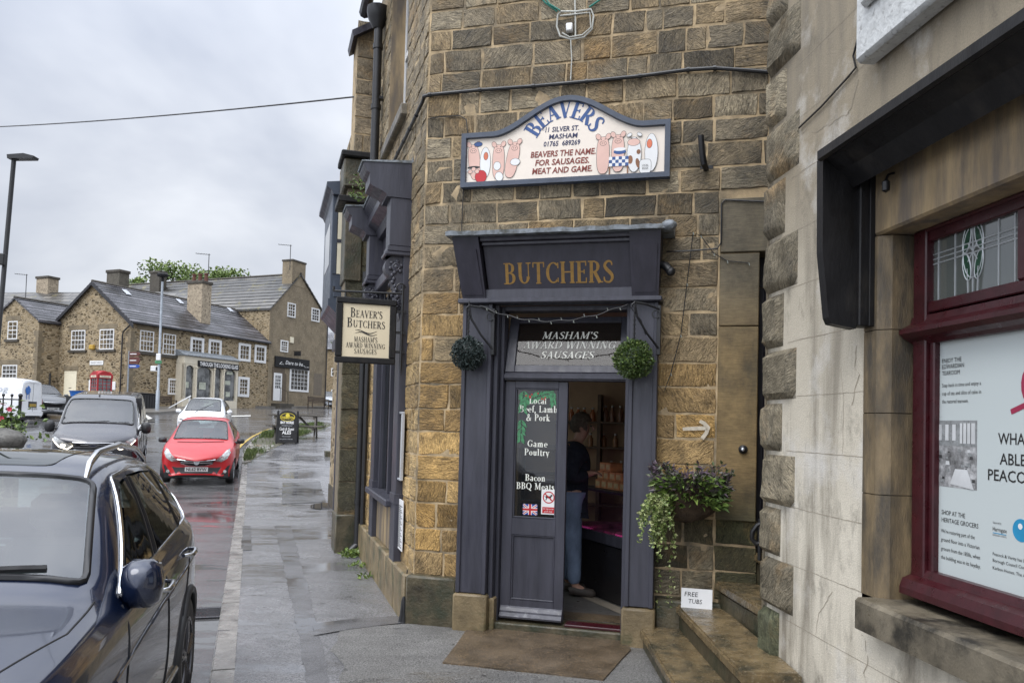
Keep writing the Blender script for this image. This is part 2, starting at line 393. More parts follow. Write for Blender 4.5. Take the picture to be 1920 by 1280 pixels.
def mat_rubble(name, cols, mortar, sx=3.4, sz=7.0):
    q = NT(name); s2 = q.t.nodes.new('ShaderNodeSeparateXYZ'); q.put(s2.inputs[0], q.co)
    ns = q.noise(6, None, 3)
    vx = q.m('MULTIPLY', q.m('ADD', s2.outputs[0], s2.outputs[1]), sx); vz = q.m('ADD', q.m('MULTIPLY', s2.outputs[2], sz), q.m('MULTIPLY', ns, .7))
    v = q.n('CombineXYZ', None, {0: vx, 1: vz, 2: 0.0})
    cell = q.n('TexVoronoi', {'feature': 'F1'}, {'Vector': v, 'Scale': 1.0, 'Randomness': .85}, 1)
    edge = q.n('TexVoronoi', {'feature': 'DISTANCE_TO_EDGE'}, {'Vector': v, 'Scale': 1.0, 'Randomness': .85}, 0)
    r = q.n('SeparateXYZ', None, {0: cell}); c = q.ramp(r, [(i/(len(cols)-1), k) for i, k in enumerate(cols)])
    c = q.mix(1.0, c, q.ramp(q.noise(1.1, None, 5, .6), [(.3, .68), (.7, 1.25)]), 'MULTIPLY')
    c = q.mix(q.ramp(edge, [(.05, .95), (.15, 0)]), c, mortar)
    return q.set(col=c, rough=.8, nrm=q.bump(q.ramp(edge, [(0, 0), (.2, 1)]), .6, .03), spec=.2)
MAT['rubble'] = mat_rubble('rubble stone wall', [(.04, .03, .018), (.27, .205, .12), (.085, .064, .036), (.38, .30, .19), (.13, .095, .05), (.33, .25, .145), (.05, .038, .023)], (.33, .265, .175), 3.3, 6.8)
MAT['rubble_pale'] = mat_rubble('pale rubble wall', [(.13, .10, .06), (.25, .19, .11), (.17, .13, .075), (.30, .235, .145)], (.30, .235, .15))
def mat_slate(name, lo, hi, sx, sz, moss=None):
    q = NT(name); s2 = q.t.nodes.new('ShaderNodeSeparateXYZ'); q.put(s2.inputs[0], q.co)
    v = q.n('CombineXYZ', None, {0: s2.outputs[0], 1: q.m('ADD', s2.outputs[2], q.m('MULTIPLY', q.noise(3, None, 2), .05)), 2: 0.0})
    br = q.t.nodes.new('ShaderNodeTexBrick'); q.put(br.inputs['Vector'], v)
    for k, val in (('Scale', 1.0), ('Brick Width', sx), ('Row Height', sz), ('Mortar Size', .05), ('Mortar Smooth', .3), ('Bias', 0.0)): br.inputs[k].default_value = val
    br.inputs['Color1'].default_value = (*lo, 1); br.inputs['Color2'].default_value = (*hi, 1); br.inputs['Mortar'].default_value = (lo[0]*.35, lo[1]*.35, lo[2]*.35, 1)
    c = q.mix(1.0, br.outputs[0], q.ramp(q.noise(.55, None, 7, .7), [(.34, .30), (.60, 1.3)]), 'MULTIPLY')
    if moss: c = q.mix(q.ramp(q.noise(.9, None, 5, .7), [(.58, 0), (.66, .85)]), c, moss)
    return q.set(col=c, rough=.34, nrm=q.bump(br.outputs[1], -.6, .03), spec=.6)
MAT['slate'] = mat_slate('blue slate roof', (.065, .064, .072), (.15, .145, .157), .46, .26, (.035, .033, .03))
MAT['stoneslate'] = mat_slate('stone slate roof', (.050, .047, .042), (.125, .115, .10), .9, .34, (.13, .11, .028))
MAT['roughcast'] = pm('brown roughcast render', (.20, .16, .105), .85, var=.3, vs=1.2, bump=.5, bs=30, dirt=((.11, .09, .06), .56, 1.6), fleck=((.30, .25, .17), 14, .60))
MAT['quoinfar'] = pm('dressed sandstone', (.17, .135, .085), .7, var=.35, vs=2)
MAT['sillfar'] = pm('dark sandstone sill', (.06, .052, .04), .7, var=.3, vs=2)

def mat_leaf(name, cols, rough=.45):
    q = NT(name); at = q.t.nodes.new('ShaderNodeAttribute'); at.attribute_name = 'tint'
    s2 = q.n('SeparateXYZ', None, {0: at.outputs['Color']})
    c = q.ramp(s2, [(i/(len(cols)-1), k) for i, k in enumerate(cols)])
    c = q.mix(1.0, c, q.ramp(q.noise(25, None, 3), [(.3, .75), (.7, 1.2)]), 'MULTIPLY')
    return q.set(col=c, rough=rough, spec=.5)
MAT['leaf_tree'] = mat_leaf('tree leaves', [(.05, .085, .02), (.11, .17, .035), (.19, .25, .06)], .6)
MAT['leaf_box'] = mat_leaf('bright box leaves', [(.02, .04, .008), (.06, .105, .02), (.16, .21, .05)])
MAT['leaf_dark'] = mat_leaf('dark box leaves', [(.008, .014, .012), (.022, .036, .032), (.10, .13, .125)])
MAT['leaf_purple'] = mat_leaf('purple sage leaves', [(.07, .05, .065), (.13, .09, .12), (.09, .12, .045), (.07, .10, .035), (.22, .17, .20)])
MAT['leaf_green'] = mat_leaf('green leaves', [(.035, .065, .012), (.085, .14, .028), (.19, .26, .06)])
MAT['leaf_varieg'] = mat_leaf('variegated ivy leaves', [(.10, .16, .035), (.25, .30, .10), (.48, .50, .26)])
MAT['grass'] = mat_leaf('grass blades', [(.04, .06, .014), (.075, .11, .025), (.13, .165, .04)], .6)
MAT['bark'] = pm('bark', (.06, .048, .035), .9, var=.4, bump=.6)
MAT['soil'] = pm('wet coir and soil', (.05, .032, .018), .9, var=.5, vs=20, bump=.9, bs=60)

# ------------------------------------------------------------------ lettering: pen-stroke serif capitals and lower case
def _e(x): return x
GL = {
'A': (.74, 'l .12 0 .37 1 t;l .35 1 .63 0 T;l .2 .36 .54 .36 t;s .12 0 .2;s .63 0 .22'),
'B': (.68, 'v .17 0 1;l .17 .97 .36 .97 t;l .17 .53 .36 .53 t;l .17 .03 .36 .03 t;a .33 .75 .19 .22 -90 90;a .35 .28 .22 .25 -90 90;s .13 0 .2;s .13 1 .2'),
'C': (.74, 'a .43 .5 .33 .475 48 312;l .68 .7 .68 .95 t;l .68 .06 .68 .26 t'),
'D': (.78, 'v .17 0 1;l .17 .97 .36 .97 t;l .17 .03 .36 .03 t;a .34 .5 .34 .47 -90 90;s .13 0 .2;s .13 1 .2'),
'E': (.62, 'v .17 0 1;l .17 .97 .53 .97 t;l .17 .52 .44 .52 t;l .17 .03 .55 .03 t;l .53 1 .53 .78 t;l .55 0 .55 .24 t;l .44 .62 .44 .42 t;s .13 0 .2;s .13 1 .2'),
'F': (.58, 'v .17 0 1;l .17 .97 .53 .97 t;l .17 .52 .44 .52 t;l .53 1 .53 .78 t;l .44 .62 .44 .42 t;s .17 0 .26;s .13 1 .2'),
'G': (.8, 'a .43 .5 .33 .475 48 300;v .64 .08 .42;l .68 .7 .68 .95 t;s .64 .45 .26'),
'H': (.84, 'v .17 0 1;v .67 0 1;l .17 .52 .67 .52 t;s .17 0 .27;s .17 1 .27;s .67 0 .27;s .67 1 .27'),
'I': (.36, 'v .18 0 1;s .18 0 .28;s .18 1 .28'),
'J': (.4, 'v .22 .1 1;a .1 .12 .12 .12 180 360;s .22 1 .28'),
'K': (.76, 'v .17 0 1;l .17 .42 .6 1 t;l .32 .56 .64 0 T;s .17 0 .27;s .17 1 .27;s .6 1 .2;s .64 0 .24'),
'L': (.6, 'v .17 0 1;l .17 .03 .54 .03 t;l .54 0 .54 .24 t;s .13 0 .2;s .17 1 .27'),
'M': (.98, 'l .16 0 .18 1 t;l .18 1 .48 .08 T;l .48 .08 .79 1 t;v .8 0 1;s .16 0 .22;s .14 1 .16;s .8 0 .27;s .83 1 .18'),
'N': (.84, 'l .17 0 .17 1 t;l .17 1 .67 0 T;l .67 0 .67 1 t;s .17 0 .24;s .13 1 .16;s .67 1 .24'),
'O': (.84, 'a .42 .5 .35 .475 0 360'),
'P': (.64, 'v .17 0 1;l .17 .97 .36 .97 t;l .17 .47 .36 .47 t;a .34 .72 .22 .25 -90 90;s .17 0 .27;s .13 1 .2'),
'Q': (.84, 'a .42 .5 .35 .475 0 360;l .42 .08 .76 -.18 T'),
'R': (.72, 'v .17 0 1;l .17 .97 .36 .97 t;l .17 .5 .36 .5 t;a .34 .735 .2 .235 -90 90;l .34 .5 .62 0 T;s .17 0 .27;s .13 1 .2;s .65 0 .16'),
'S': (.6, 'p .5 .78 .1 .46 .92 .2 .32 .97 .25 .17 .88 .6 .13 .74 .8 .24 .59 1 .38 .47 1 .5 .33 .9 .5 .16 .7 .38 .03 .25 .22 .03 .2 .12 .1 .2 .09 .26 .1'),
'T': (.7, 'v .35 0 1;l .06 .97 .64 .97 t;l .06 1 .06 .76 t;l .64 1 .64 .76 t;s .35 0 .28'),
'U': (.82, 'v .19 .34 1;l .65 .34 .65 1 t;a .42 .34 .23 .31 180 360;s .19 1 .27;s .65 1 .22'),
'V': (.74, 'l .12 1 .39 0 T;l .37 0 .63 1 t;s .12 1 .24;s .63 1 .2'),
'W': (1.06, 'l .12 1 .33 0 T;l .32 0 .53 .95 t;l .51 1 .74 0 T;l .73 0 .95 1 t;s .12 1 .22;s .95 1 .2;s .52 1 .16'),
'Y': (.7, 'l .1 1 .36 .46 T;l .36 .46 .61 1 t;v .36 0 .46;s .1 1 .22;s .61 1 .2;s .36 0 .27'),
'&': (.84, 'p .74 .5 .2 .62 .2 .3 .44 .03 .5 .22 .03 .8 .12 .2 .9 .2 .4 .8 .46 .64 .5 .5 .82 .5 .4 .97 .3 .28 .86 .8 .32 .66 .9 .7 .02 1'),
"'": (.22, 'l .11 1 .11 .72 T'), '.': (.24, 'l .12 0 .12 .13 T'), ',': (.24, 'l .13 .1 .08 -.16 T'), ' ': (.34, ''),
'a': (.5, 'p .1 .5 .3 .17 .6 .3 .28 .61 .4 .36 .48 1 .36 .1 1 .44 .01 .4;a .22 .17 .15 .16 40 320'),
'b': (.58, 'v .16 0 1;a .3 .3 .2 .29 -150 150;s .12 1 .12'),
'c': (.46, 'a .28 .3 .2 .29 40 320'),
'd': (.58, 'v .42 0 1;a .27 .3 .2 .29 30 330;s .38 1 .12'),
'e': (.5, 'a .27 .3 .2 .29 0 310;l .08 .33 .46 .33 t'),
'f': (.36, 'p .4 .9 .4 .32 .99 .3 .2 .86 .9 .19 .6 1 .19 0 1;l .06 .58 .34 .58 t;s .19 0 .24'),
'g': (.5, 'a .25 .36 .17 .22 0 360;a .25 -.12 .2 .14 0 360'),
'h': (.6, 'v .16 0 1;p .16 .42 .2 .3 .6 .5 .43 .5 .9 .44 0 1;s .16 0 .22;s .44 0 .22'),
'i': (.3, 'v .15 0 .6;s .15 0 .22;l .15 .78 .15 .9 T;s .11 .6 .12'),
'k': (.56, 'v .16 0 1;l .16 .25 .42 .6 t;l .24 .34 .48 0 T;s .16 0 .22;s .48 0 .18;s .42 .6 .16'),
'l': (.3, 'v .15 0 1;s .15 0 .22;s .11 1 .12'),
'm': (.9, 'v .16 0 .6;p .16 .42 .2 .3 .6 .5 .42 .5 .9 .43 0 1;p .43 .42 .2 .58 .6 .5 .7 .5 .9 .71 0 1;s .16 0 .2;s .43 0 .2;s .71 0 .2;s .12 .6 .12'),
'n': (.6, 'v .16 0 .6;p .16 .42 .2 .3 .6 .5 .43 .5 .9 .44 0 1;s .16 0 .22;s .44 0 .22;s .12 .6 .12'),
'o': (.54, 'a .27 .3 .2 .29 0 360'),
'p': (.58, 'v .16 -.3 .6;a .3 .3 .2 .29 -150 150;s .16 -.3 .22'),
'r': (.42, 'v .16 0 .6;p .16 .4 .2 .28 .58 .5 .4 .56 .9;s .16 0 .22;s .12 .6 .12'),
's': (.42, 'p .34 .48 .2 .22 .6 .4 .1 .47 .9 .24 .3 1 .34 .13 .9 .22 .01 .4 .07 .13 .2'),
't': (.36, 'p .18 .8 .5 .18 .1 1 .26 .01 .5 .36 .07 .3;l .05 .58 .33 .58 t'),
'u': (.6, 'v .16 .12 .6;p .16 .14 1 .26 .01 .5 .42 .15 .3;v .44 0 .6;s .12 .6 .12;s .4 .6 .12'),
'y': (.54, 'l .1 .6 .3 0 T;l .46 .6 .24 -.3 t;s .1 .6 .18;s .46 .6 .16'),
}
class Pen:
    """flat lettering in the x-z plane of an MB; every stroke sits a hair proud of the last"""
    def __init__(s, mb, y, m=0, T=.15, t=.055, shear=0.0, dep=.0015, xs=1.0):
        s.mb = mb; s.y = y; s.m = m; s.Tk = T; s.tk = t; s.sh = shear; s.k = 0; s.dep = dep; s.xs = xs
    def ribbon(s, pts, ws, place):
        n = len(pts); P = []; Q = []
        for i in range(n):
            a = pts[max(0, i-1)]; b = pts[min(n-1, i+1)]; dx, dy = b[0]-a[0], b[1]-a[1]; l = math.hypot(dx, dy) or 1
            nx, ny = -dy/l*ws[i]/2, dx/l*ws[i]/2
            P.append((pts[i][0]+nx, pts[i][1]+ny)); Q.append((pts[i][0]-nx, pts[i][1]-ny))
        s.k += 1; yy = s.y - s.dep - (s.k % 7)*.00012
        v = []
        for p in P + Q:
            x, z = place(p[0] + p[1]*s.sh, p[1]); v.append((x, yy, z))
        s.mb.add(v, [(i, n+i, n+i+1, i+1) for i in range(n-1)], s.m)
    def glyph(s, ch, place):
        g = GL.get(ch)
        if not g: return .4
        T, t = s.Tk, s.tk; W = {'T': T, 't': t}
        for op in g[1].split(';'):
            a = op.split()
            if not a: continue
            if a[0] == 'l':
                x0, y0, x1, y1 = map(float, a[1:5]); s.ribbon([(x0, y0), (x1, y1)], [W[a[5]]]*2, place)
            elif a[0] == 'v':
                x, y0, y1 = map(float, a[1:4]); s.ribbon([(x, y0), (x, y1)], [T, T], place)
            elif a[0] == 's':
                x, y, ww = map(float, a[1:4]); ww = max(ww, T*1.6); yy = y - t/2 if y > .4 else y + t/2
                s.ribbon([(x-ww/2, yy), (x+ww/2, yy)], [t*.9]*2, place)
            elif a[0] == 'a':
                cx, cy, rx, ry, a0, a1 = map(float, a[1:7]); n = max(6, int(abs(a1-a0)/18)); P = []; Wd = []
                for i in range(n+1):
                    q = rad(a0+(a1-a0)*i/n); P.append((cx+(rx-t*.3)*cos(q), cy+(ry-t*.3)*sin(q))); Wd.append(t+(T-t)*cos(q)**2)
                s.ribbon(P, Wd, place)
            elif a[0] == 'p':
                q = list(map(float, a[1:])); P = [(q[i], q[i+1]) for i in range(0, len(q), 3)]; Wd = [t+(T-t)*q[i+2] for i in range(0, len(q), 3)]
                PP = []; WW = []
                for i in range(len(P)-1):
                    p0 = P[max(0, i-1)]; p1 = P[i]; p2 = P[i+1]; p3 = P[min(len(P)-1, i+2)]
                    for k in range(4):
                        u = k/4; c = [(-u**3+2*u*u-u)/2, (3*u**3-5*u*u+2)/2, (-3*u**3+4*u*u+u)/2, (u**3-u*u)/2]
                        PP.append(tuple(c[0]*p0[j]+c[1]*p1[j]+c[2]*p2[j]+c[3]*p3[j] for j in (0, 1))); WW.append(Wd[i]*(1-u)+Wd[i+1]*u)
                PP.append(P[-1]); WW.append(Wd[-1]); s.ribbon(PP, WW, place)
        return g[0]
    def width(s, text, size, track=.0, small=None):
        return sum((GL.get(c, (.4,))[0]*s.xs + track)*(size*small if small and i and text[i-1] != ' ' else size) for i, c in enumerate(text))
    def line(s, text, cx, z, size, track=.0, width=None, small=None, slope=0.0, align='c'):
        """small: later letters of each word are drawn this much smaller (small capitals)"""
        w = s.width(text, size, track, small); xs = s.xs
        f = 1.0
        if width: f = width / w; w = width
        x = cx - w/2 if align == 'c' else cx
        for i, c in enumerate(text):
            sz = size*small if small and i and text[i-1] != ' ' else size
            s.glyph(c, lambda u, v, x=x, sz=sz: (x + u*sz*xs*f, z + v*sz + slope*(x-cx)))
            x += (GL.get(c, (.4,))[0]*xs + track)*sz*f
    def arc(s, text, cx, cz, r, a0, a1, size, xs=1.0):
        ws = [GL.get(c, (.4,))[0] for c in text]; tot = sum(ws); acc = 0
        for c, ww in zip(text, ws):
            am = rad(a0 + (a1-a0)*(acc+ww/2)/tot); acc += ww
            ox, oz = cx + r*cos(am), cz + r*sin(am); ux, uz = sin(am), -cos(am)
            s.glyph(c, lambda u, v: (ox + (u-ww/2)*size*xs*ux + v*size*cos(am), oz + (u-ww/2)*size*xs*uz + v*size*sin(am)))
_fc = {}
def sans(mb, text, x, z, size, y, m=0, width=None, align='l', shear=0.0, bold=0.0, dep=.002, track=1.0, slope=0.0):
    """plain lettering from Blender's own built-in face, as flat mesh in the x-z plane"""
    key = (text, shear, bold, track)
    if key not in _fc:
        cu = bpy.data.curves.new('tmp', 'FONT'); cu.body = text; cu.size = 1; cu.shear = shear; cu.offset = bold; cu.space_character = track; cu.resolution_u = 2
        ob = bpy.data.objects.new('tmp', cu); COL.objects.link(ob)
        me = ob.evaluated_get(bpy.context.evaluated_depsgraph_get()).to_mesh()
        _fc[key] = ([tuple(v.co) for v in me.vertices], [tuple(p.vertices) for p in me.polygons])
        bpy.data.objects.remove(ob); bpy.data.curves.remove(cu)
    vs, fs = _fc[key]
    if not vs: return
    x0 = min(v[0] for v in vs); x1 = max(v[0] for v in vs); h = .70
    sx = sz = size / h
    if width: sx = width / (x1 - x0)
    W = (x1 - x0)*sx; ox = x if align == 'l' else x - W/2 if align == 'c' else x - W
    mb.add([(ox + (v[0]-x0)*sx, y - dep, z + v[1]*sz + slope*((v[0]-x0)*sx)) for v in vs], fs, m)

# ------------------------------------------------------------------ squared stone walling, block by block
def lerp(a, b, t): return tuple(x+(y-x)*t for x, y in zip(a, b))
def stone_block(mb, x0, x1, z0, z1, rng, tint, prot=.012, back=.03, rough=.006, m=0, nx=None, nz=None):
    Lx, Lz = x1-x0, z1-z0
    nx = nx or max(3, int(Lx/.055)); nz = nz or max(3, int(Lz/.055))
    e = .009
    xs = [0, e] + [e+(Lx-2*e)*i/nx for i in range(1, nx)] + [Lx-e, Lx]
    zs = [0, e] + [e+(Lz-2*e)*i/nz for i in range(1, nz)] + [Lz-e, Lz]
    v = []; f = []; sd = rng.random()*100
    for j, zz in enumerate(zs):
        for i, xx in enumerate(xs):
            edge = i in (0, len(xs)-1) or j in (0, len(zs)-1)
            n1 = mnoise.noise(Vector((x0+xx, z0+zz, sd))*7); n2 = mnoise.noise(Vector((x0+xx, z0+zz, sd))*22)
            if edge: y = .006
            else: y = -prot - rough*(n1*1.5 + n2*1.1)
            jx = (mnoise.noise(Vector(((z0+zz)*9, x0*3+i*.01, sd+5))))*.011 if i in (0, 1, len(xs)-2, len(xs)-1) else 0
            jz = (mnoise.noise(Vector(((x0+xx)*9, z0*3+j*.01, sd+9))))*.010 if j in (0, 1, len(zs)-2, len(zs)-1) else 0
            cxk = 0
            v.append((x0+xx+jx, y, z0+zz+jz))
    W = len(xs)
    for j in range(len(zs)-1):
        for i in range(W-1):
            a = j*W+i; f.append((a, a+1, a+W+1, a+W))
    mb.add(v, f, m, tint)
def ashlar(mb, x0, x1, courses, z0, rng, colour, holes=(), lens=(.26, .52), gap=.008, prot=.008, m=0, rough=.006, cuts=()):
    z = z0
    for ci, h in enumerate(courses):
        spans = [(x0, x1)]
        for hx0, hx1, hz0, hz1 in holes:
            if min(z+h, hz1) - max(z, hz0) > h*.45:
                ns = []
                for a, b in spans:
                    if hx1 <= a or hx0 >= b: ns.append((a, b)); continue
                    if a < hx0: ns.append((a, hx0))
                    if b > hx1: ns.append((hx1, b))
                spans = ns
        for a, b in spans:
            x = a
            while x < b - .02:
                l = rng.uniform(*lens)
                if rng.random() < .22: l *= rng.uniform(.45, .7)
                if b - (x+l) < lens[0]*.55: l = b - x
                k = colour((x+l/2), z+h/2, rng)
                g4 = [gap*rng.uniform(.15, .85) for _ in range(4)]
                stone_block(mb, x+g4[0], min(b, x+l)-g4[1], z+g4[2], z+h-g4[3], rng, (*k, rng.random()), prot*rng.uniform(.5, 1.4), rough=rough, m=m)
                x += l
        z += h
def sheet_with_holes(mb, x0, x1, z0, z1, holes, y, m=0):
    xs = sorted({x0, x1, *[min(max(h[i], x0), x1) for h in holes for i in (0, 1)]}); zs = sorted({z0, z1, *[min(max(h[i], z0), z1) for h in holes for i in (2, 3)]})
    for a, b in zip(xs, xs[1:]):
        for c, d in zip(zs, zs[1:]):
            mx_, mz_ = (a+b)/2, (c+d)/2
            if any(h[0] < mx_ < h[1] and h[2] < mz_ < h[3] for h in holes): continue
            mb.quad((a, y, c), (b, y, c), (b, y, d), (a, y, d), m)
def leaf(mb, p, d, up, l, wd, tint, m=0, fold=.25):
    """one pointed leaf from p along d"""
    p = Vector(p); d = Vector(d).normalized(); s = d.cross(Vector(up))
    if s.length < 1e-3: s = d.cross(Vector((.3, .5, .8)))
    s.normalize(); n = s.cross(d)
    a = p; e = p + d*l + n*(-.1*l); mid = p + d*l*.45; q = n*fold*wd
    mb.add([a, mid + s*wd/2 + q, e, mid - s*wd/2 + q], [(0, 1, 2), (0, 2, 3)], m, tint)
def rdir(rng):
    z = rng.uniform(-1, 1); t = rng.uniform(0, 2*pi); r = math.sqrt(1-z*z); return Vector((r*cos(t), r*sin(t), z))
FF = frame((-.0609, 6.4892, 0), (.96737, -.25337))      # door wall: x right along the wall, y inwards
FS = frame((-.7961, 6.6818, 0), (.29703, -.95487))      # street wall: x = -distance from the corner
FT = frame((1.621, 5.0, 0), (.1044, -.9945))            # tearoom wall: x from its far corner towards the viewer
TS = FF.inverted() @ FS
rng = random.Random(7)

# ================================================================== the butcher's corner building
shop = thing('corner_shop_building', 'golden gritstone corner building with a grey panelled doorway between the street and the steps', 'building', FF)
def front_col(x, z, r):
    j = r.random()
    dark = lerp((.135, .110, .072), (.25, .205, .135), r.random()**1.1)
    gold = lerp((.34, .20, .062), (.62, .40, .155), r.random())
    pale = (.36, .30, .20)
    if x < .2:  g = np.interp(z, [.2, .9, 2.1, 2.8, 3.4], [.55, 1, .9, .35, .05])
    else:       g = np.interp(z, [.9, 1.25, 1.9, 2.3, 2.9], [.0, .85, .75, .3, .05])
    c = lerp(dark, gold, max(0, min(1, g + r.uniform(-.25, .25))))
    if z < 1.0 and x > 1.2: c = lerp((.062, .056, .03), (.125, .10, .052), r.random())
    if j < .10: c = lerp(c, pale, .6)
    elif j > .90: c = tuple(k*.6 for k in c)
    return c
wallm = MB()
crs = []; z = .33
while z < 5.7:
    h = rng.uniform(.19, .225) if z < 2.9 else rng.uniform(.172, .20)
    crs.append(h); z += h
DOOR = (-.09, 1.03, -.3, 2.62); PASS = (2.0, 2.95, -.3, 3.0); JAMB = (1.70, 2.0, .3, 3.42)
holes = [DOOR, PASS, (1.70, 3.3, .3, 3.42), (-.3, 1.2, .3, 2.9)]
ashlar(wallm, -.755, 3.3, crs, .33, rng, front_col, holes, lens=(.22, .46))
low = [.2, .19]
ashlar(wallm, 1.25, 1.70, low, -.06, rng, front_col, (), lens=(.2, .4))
sheet_with_holes(wallm, -.76, 3.4, -.3, 5.75, [DOOR, PASS], 0, 1)
wallm.build('front_wall', [MAT['stone'], MAT['mortar']], shop, 40)

# chamfer between the two walls is a plain arris: street wall blocks, same stone
sw = MB(); sw.T = TS
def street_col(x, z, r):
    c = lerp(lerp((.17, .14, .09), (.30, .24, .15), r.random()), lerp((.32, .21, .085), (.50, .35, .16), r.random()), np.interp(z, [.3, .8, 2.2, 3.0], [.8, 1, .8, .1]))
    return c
WINU = (-2.42, -1.16, 4.78, 6.9)
SHOPW = (-2.49, -.63, .3, 3.85)
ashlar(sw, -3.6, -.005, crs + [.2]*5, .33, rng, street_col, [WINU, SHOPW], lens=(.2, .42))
sheet_with_holes(sw, -3.7, 0, -.3, 6.9, [WINU, (-2.4, -.7, .85, 3.0)], 0, 1)
sw.build('street_wall', [MAT['stone'], MAT['mortar']], shop, 40)

# plinths
pl = MB()
pl.box(-.80, -.36, -.075, .05, -.25, .335, 0, .018); pl.build('front_plinth', [MAT['plinth']], shop, 40)
pl = MB(); pl.box(1.262, 1.75, -.02, .05, -.25, .18, 0, .012); pl.build('front_plinth', [MAT['plinth']], shop, 40)
pl = MB(); pl.T = TS
x = .0
for l in (.52, .55, .48, .6, .55, .75):
    pl.box(-x-l+.004, -x-.004, -.085, .05, -.3, .33, 0, .016); x += l
pl.box(-2.49, -.69, -.02, .05, .33, .80, 1, .008)
pl.build('street_plinth', [MAT['plinth_gold'], MAT['lintel']], shop, 40)

# jamb stones and head of the side passage
jb = MB()
for a, b in ((.93, 2.42), (2.42, 2.985)): jb.box(1.705, 2.0, -.03, .22, a, b - .008, 0, .006)
jb.box(1.705, 2.9, -.03, .22, 2.99, 3.41, 0, .006)
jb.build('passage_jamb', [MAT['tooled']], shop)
pd = MB(); pd.box(2.0, 2.95, .22, .27, .3, 3.0, 0); pd.box(2.05, 2.5, .2, .23, .72, 2.9, 0, .01)
pd.build('passage_door', [MAT['slatepaint_dark']], shop)
lm = MB()
ashlar(lm, 1.70, 2.02, [.22, .2, .2], .32, rng, lambda x, z, r: lerp((.05, .055, .022), (.10, .085, .042), r.random()), lens=(.3, .4))
lm.box(1.26, 2.0, -.045, .05, .02, .30, 1, .02)
lm.build('passage_base', [MAT['stone'], MAT['plinth']], shop, 40)

# ------------------------------------------------------------------ door surround
ds = MB()
for a, b, w_ in ((-.345, -.09, 0), (1.03, 1.252, 1)):
    ds.box(a, b, -.10, .02, .235, 2.60, 0, .006)
    ds.box(a, a+.035, -.118, -.09, .235, 2.60, 0, .005); ds.box(b-.035, b, -.118, -.09, .235, 2.60, 0, .005)
ds.box(-.088, -.052, -.05, .16, -.02, 2.60, 0, .004); ds.box(-.052, -.022, .03, .16, -.02, 2.60, 0, .004)
ds.box(1.0, 1.028, -.05, .16, .0, 2.60, 0, .004)
ds.box(-.022, 1.0, .05, .17, 1.985, 2.05, 0, .006); ds.box(-.022, 1.0, .03, .06, 2.0, 2.035, 0, .004)
ds.box(-.022, 1.0, .02, .17, 2.56, 2.60, 0, .004)
ds.box(-.375, 1.28, -.175, 0, 2.60, 2.64, 0, .008)
ds.box(-.34, 1.25, -.125, 0, 2.64, 2.72, 0, .006)
ds.build('door_surround', [MAT['slatepaint']], shop)
fs = MB()
def slab(x0, x1, x0t, x1t, y0, y1, z0, z1, th=.02):
    """board leaning outwards: bottom edge at y0, top edge at y1"""
    fs.add([(x0, y0, z0), (x1, y0, z0), (x1t, y1, z1), (x0t, y1, z1), (x0, 0, z0), (x1, 0, z0), (x1t, 0, z1), (x0t, 0, z1)],
           [(0, 1, 2, 3), (0, 4, 5, 1), (3, 2, 6, 7), (0, 3, 7, 4), (1, 5, 6, 2)], 0)
slab(-.13, 1.04, -.16, 1.04, -.105, -.20, 2.715, 3.06)
slab(-.345, -.145, -.40, -.18, -.135, -.29, 2.641, 3.12)
slab(1.045, 1.25, 1.03, 1.27, -.135, -.29, 2.641, 3.12)
slab(-.322, -.165, -.368, -.20, -.150, -.272, 2.67, 3.02); slab(1.068, 1.228, 1.055, 1.245, -.150, -.272, 2.67, 3.02)
fs.box(-.165, 1.035, -.235, 0, 3.055, 3.085, 0, .006); fs.box(-.175, 1.035, -.262, 0, 3.085, 3.125, 0, .006)
fs.build('fascia_board', [MAT['slatepaint_dark']], shop)
ld = MB()
N = 60
for yy, zz in ((0, 0),):
    top = []; 
    for i in range(N+1):
        x = -.44 + 1.80*i/N
        top.append((x, mnoise.noise(Vector((x*4, 1, 0)))*.012, mnoise.noise(Vector((x*9, 7, 0)))*.010))
    v = []
    for x, a, b in top:
        v += [(x, -.335+a, 3.122+b*.4), (x, -.34+a, 3.155+b), (x, -.12, 3.185+b*1.4), (x, .01, 3.235+b*2)]
    f = [(i*4+k, (i+1)*4+k, (i+1)*4+k+1, i*4+k+1) for i in range(N) for k in range(3)]
    n0 = len(v); v += [(x, .01, 3.12) for x, a, b in top]; f += [(i*4, n0+i, n0+i+1, (i+1)*4) for i in range(N)]
    f += [(0, 1, 2, 3, n0), ((N*4)+3, N*4+2, N*4+1, N*4, n0+N)]
    ld.add(v, f, 0)
ld.ball((1.33, -.30, 3.15), (.06, .06, .04), 10, 6, 0)
ld.build('lead_capping', [MAT['lead']], shop, 50)
lt = MB(); lean = math.atan2(.095, .345)
lt.T = Matrix.Translation((.0, -.1445, 2.86)) @ Matrix.Rotation(lean, 4, 'X')
p = Pen(lt, 0, 0, T=.17, t=.06, dep=.003)
p.line('BUTCHERS', .455, -.105, .172, track=.03, width=.90)
lt.build('gold_lettering', [MAT['gold']], shop)
bs_ = MB()
bs_.box(-.362, -.075, -.135, .0, -.25, .232, 0, .015); bs_.box(-.075, -.03, -.06, .14, -.25, .20, 0, .01)
bs_.build('surround_base', [MAT['plinth_gold']], shop, 40); bs_ = MB()
bs_.box(1.012, 1.268, -.135, .0, -.25, .228, 0, .015)
bs_.build('surround_base', [MAT['plinth_gold']], shop, 40)
th = MB(); th.box(-.05, 1.03, -.02, .3, -.2, .0, 0, .01); th.box(.54, 1.0, .02, .16, 0, .022, 1, .005)
th.build('threshold', [MAT['plinth'], MAT['maroon']], shop)

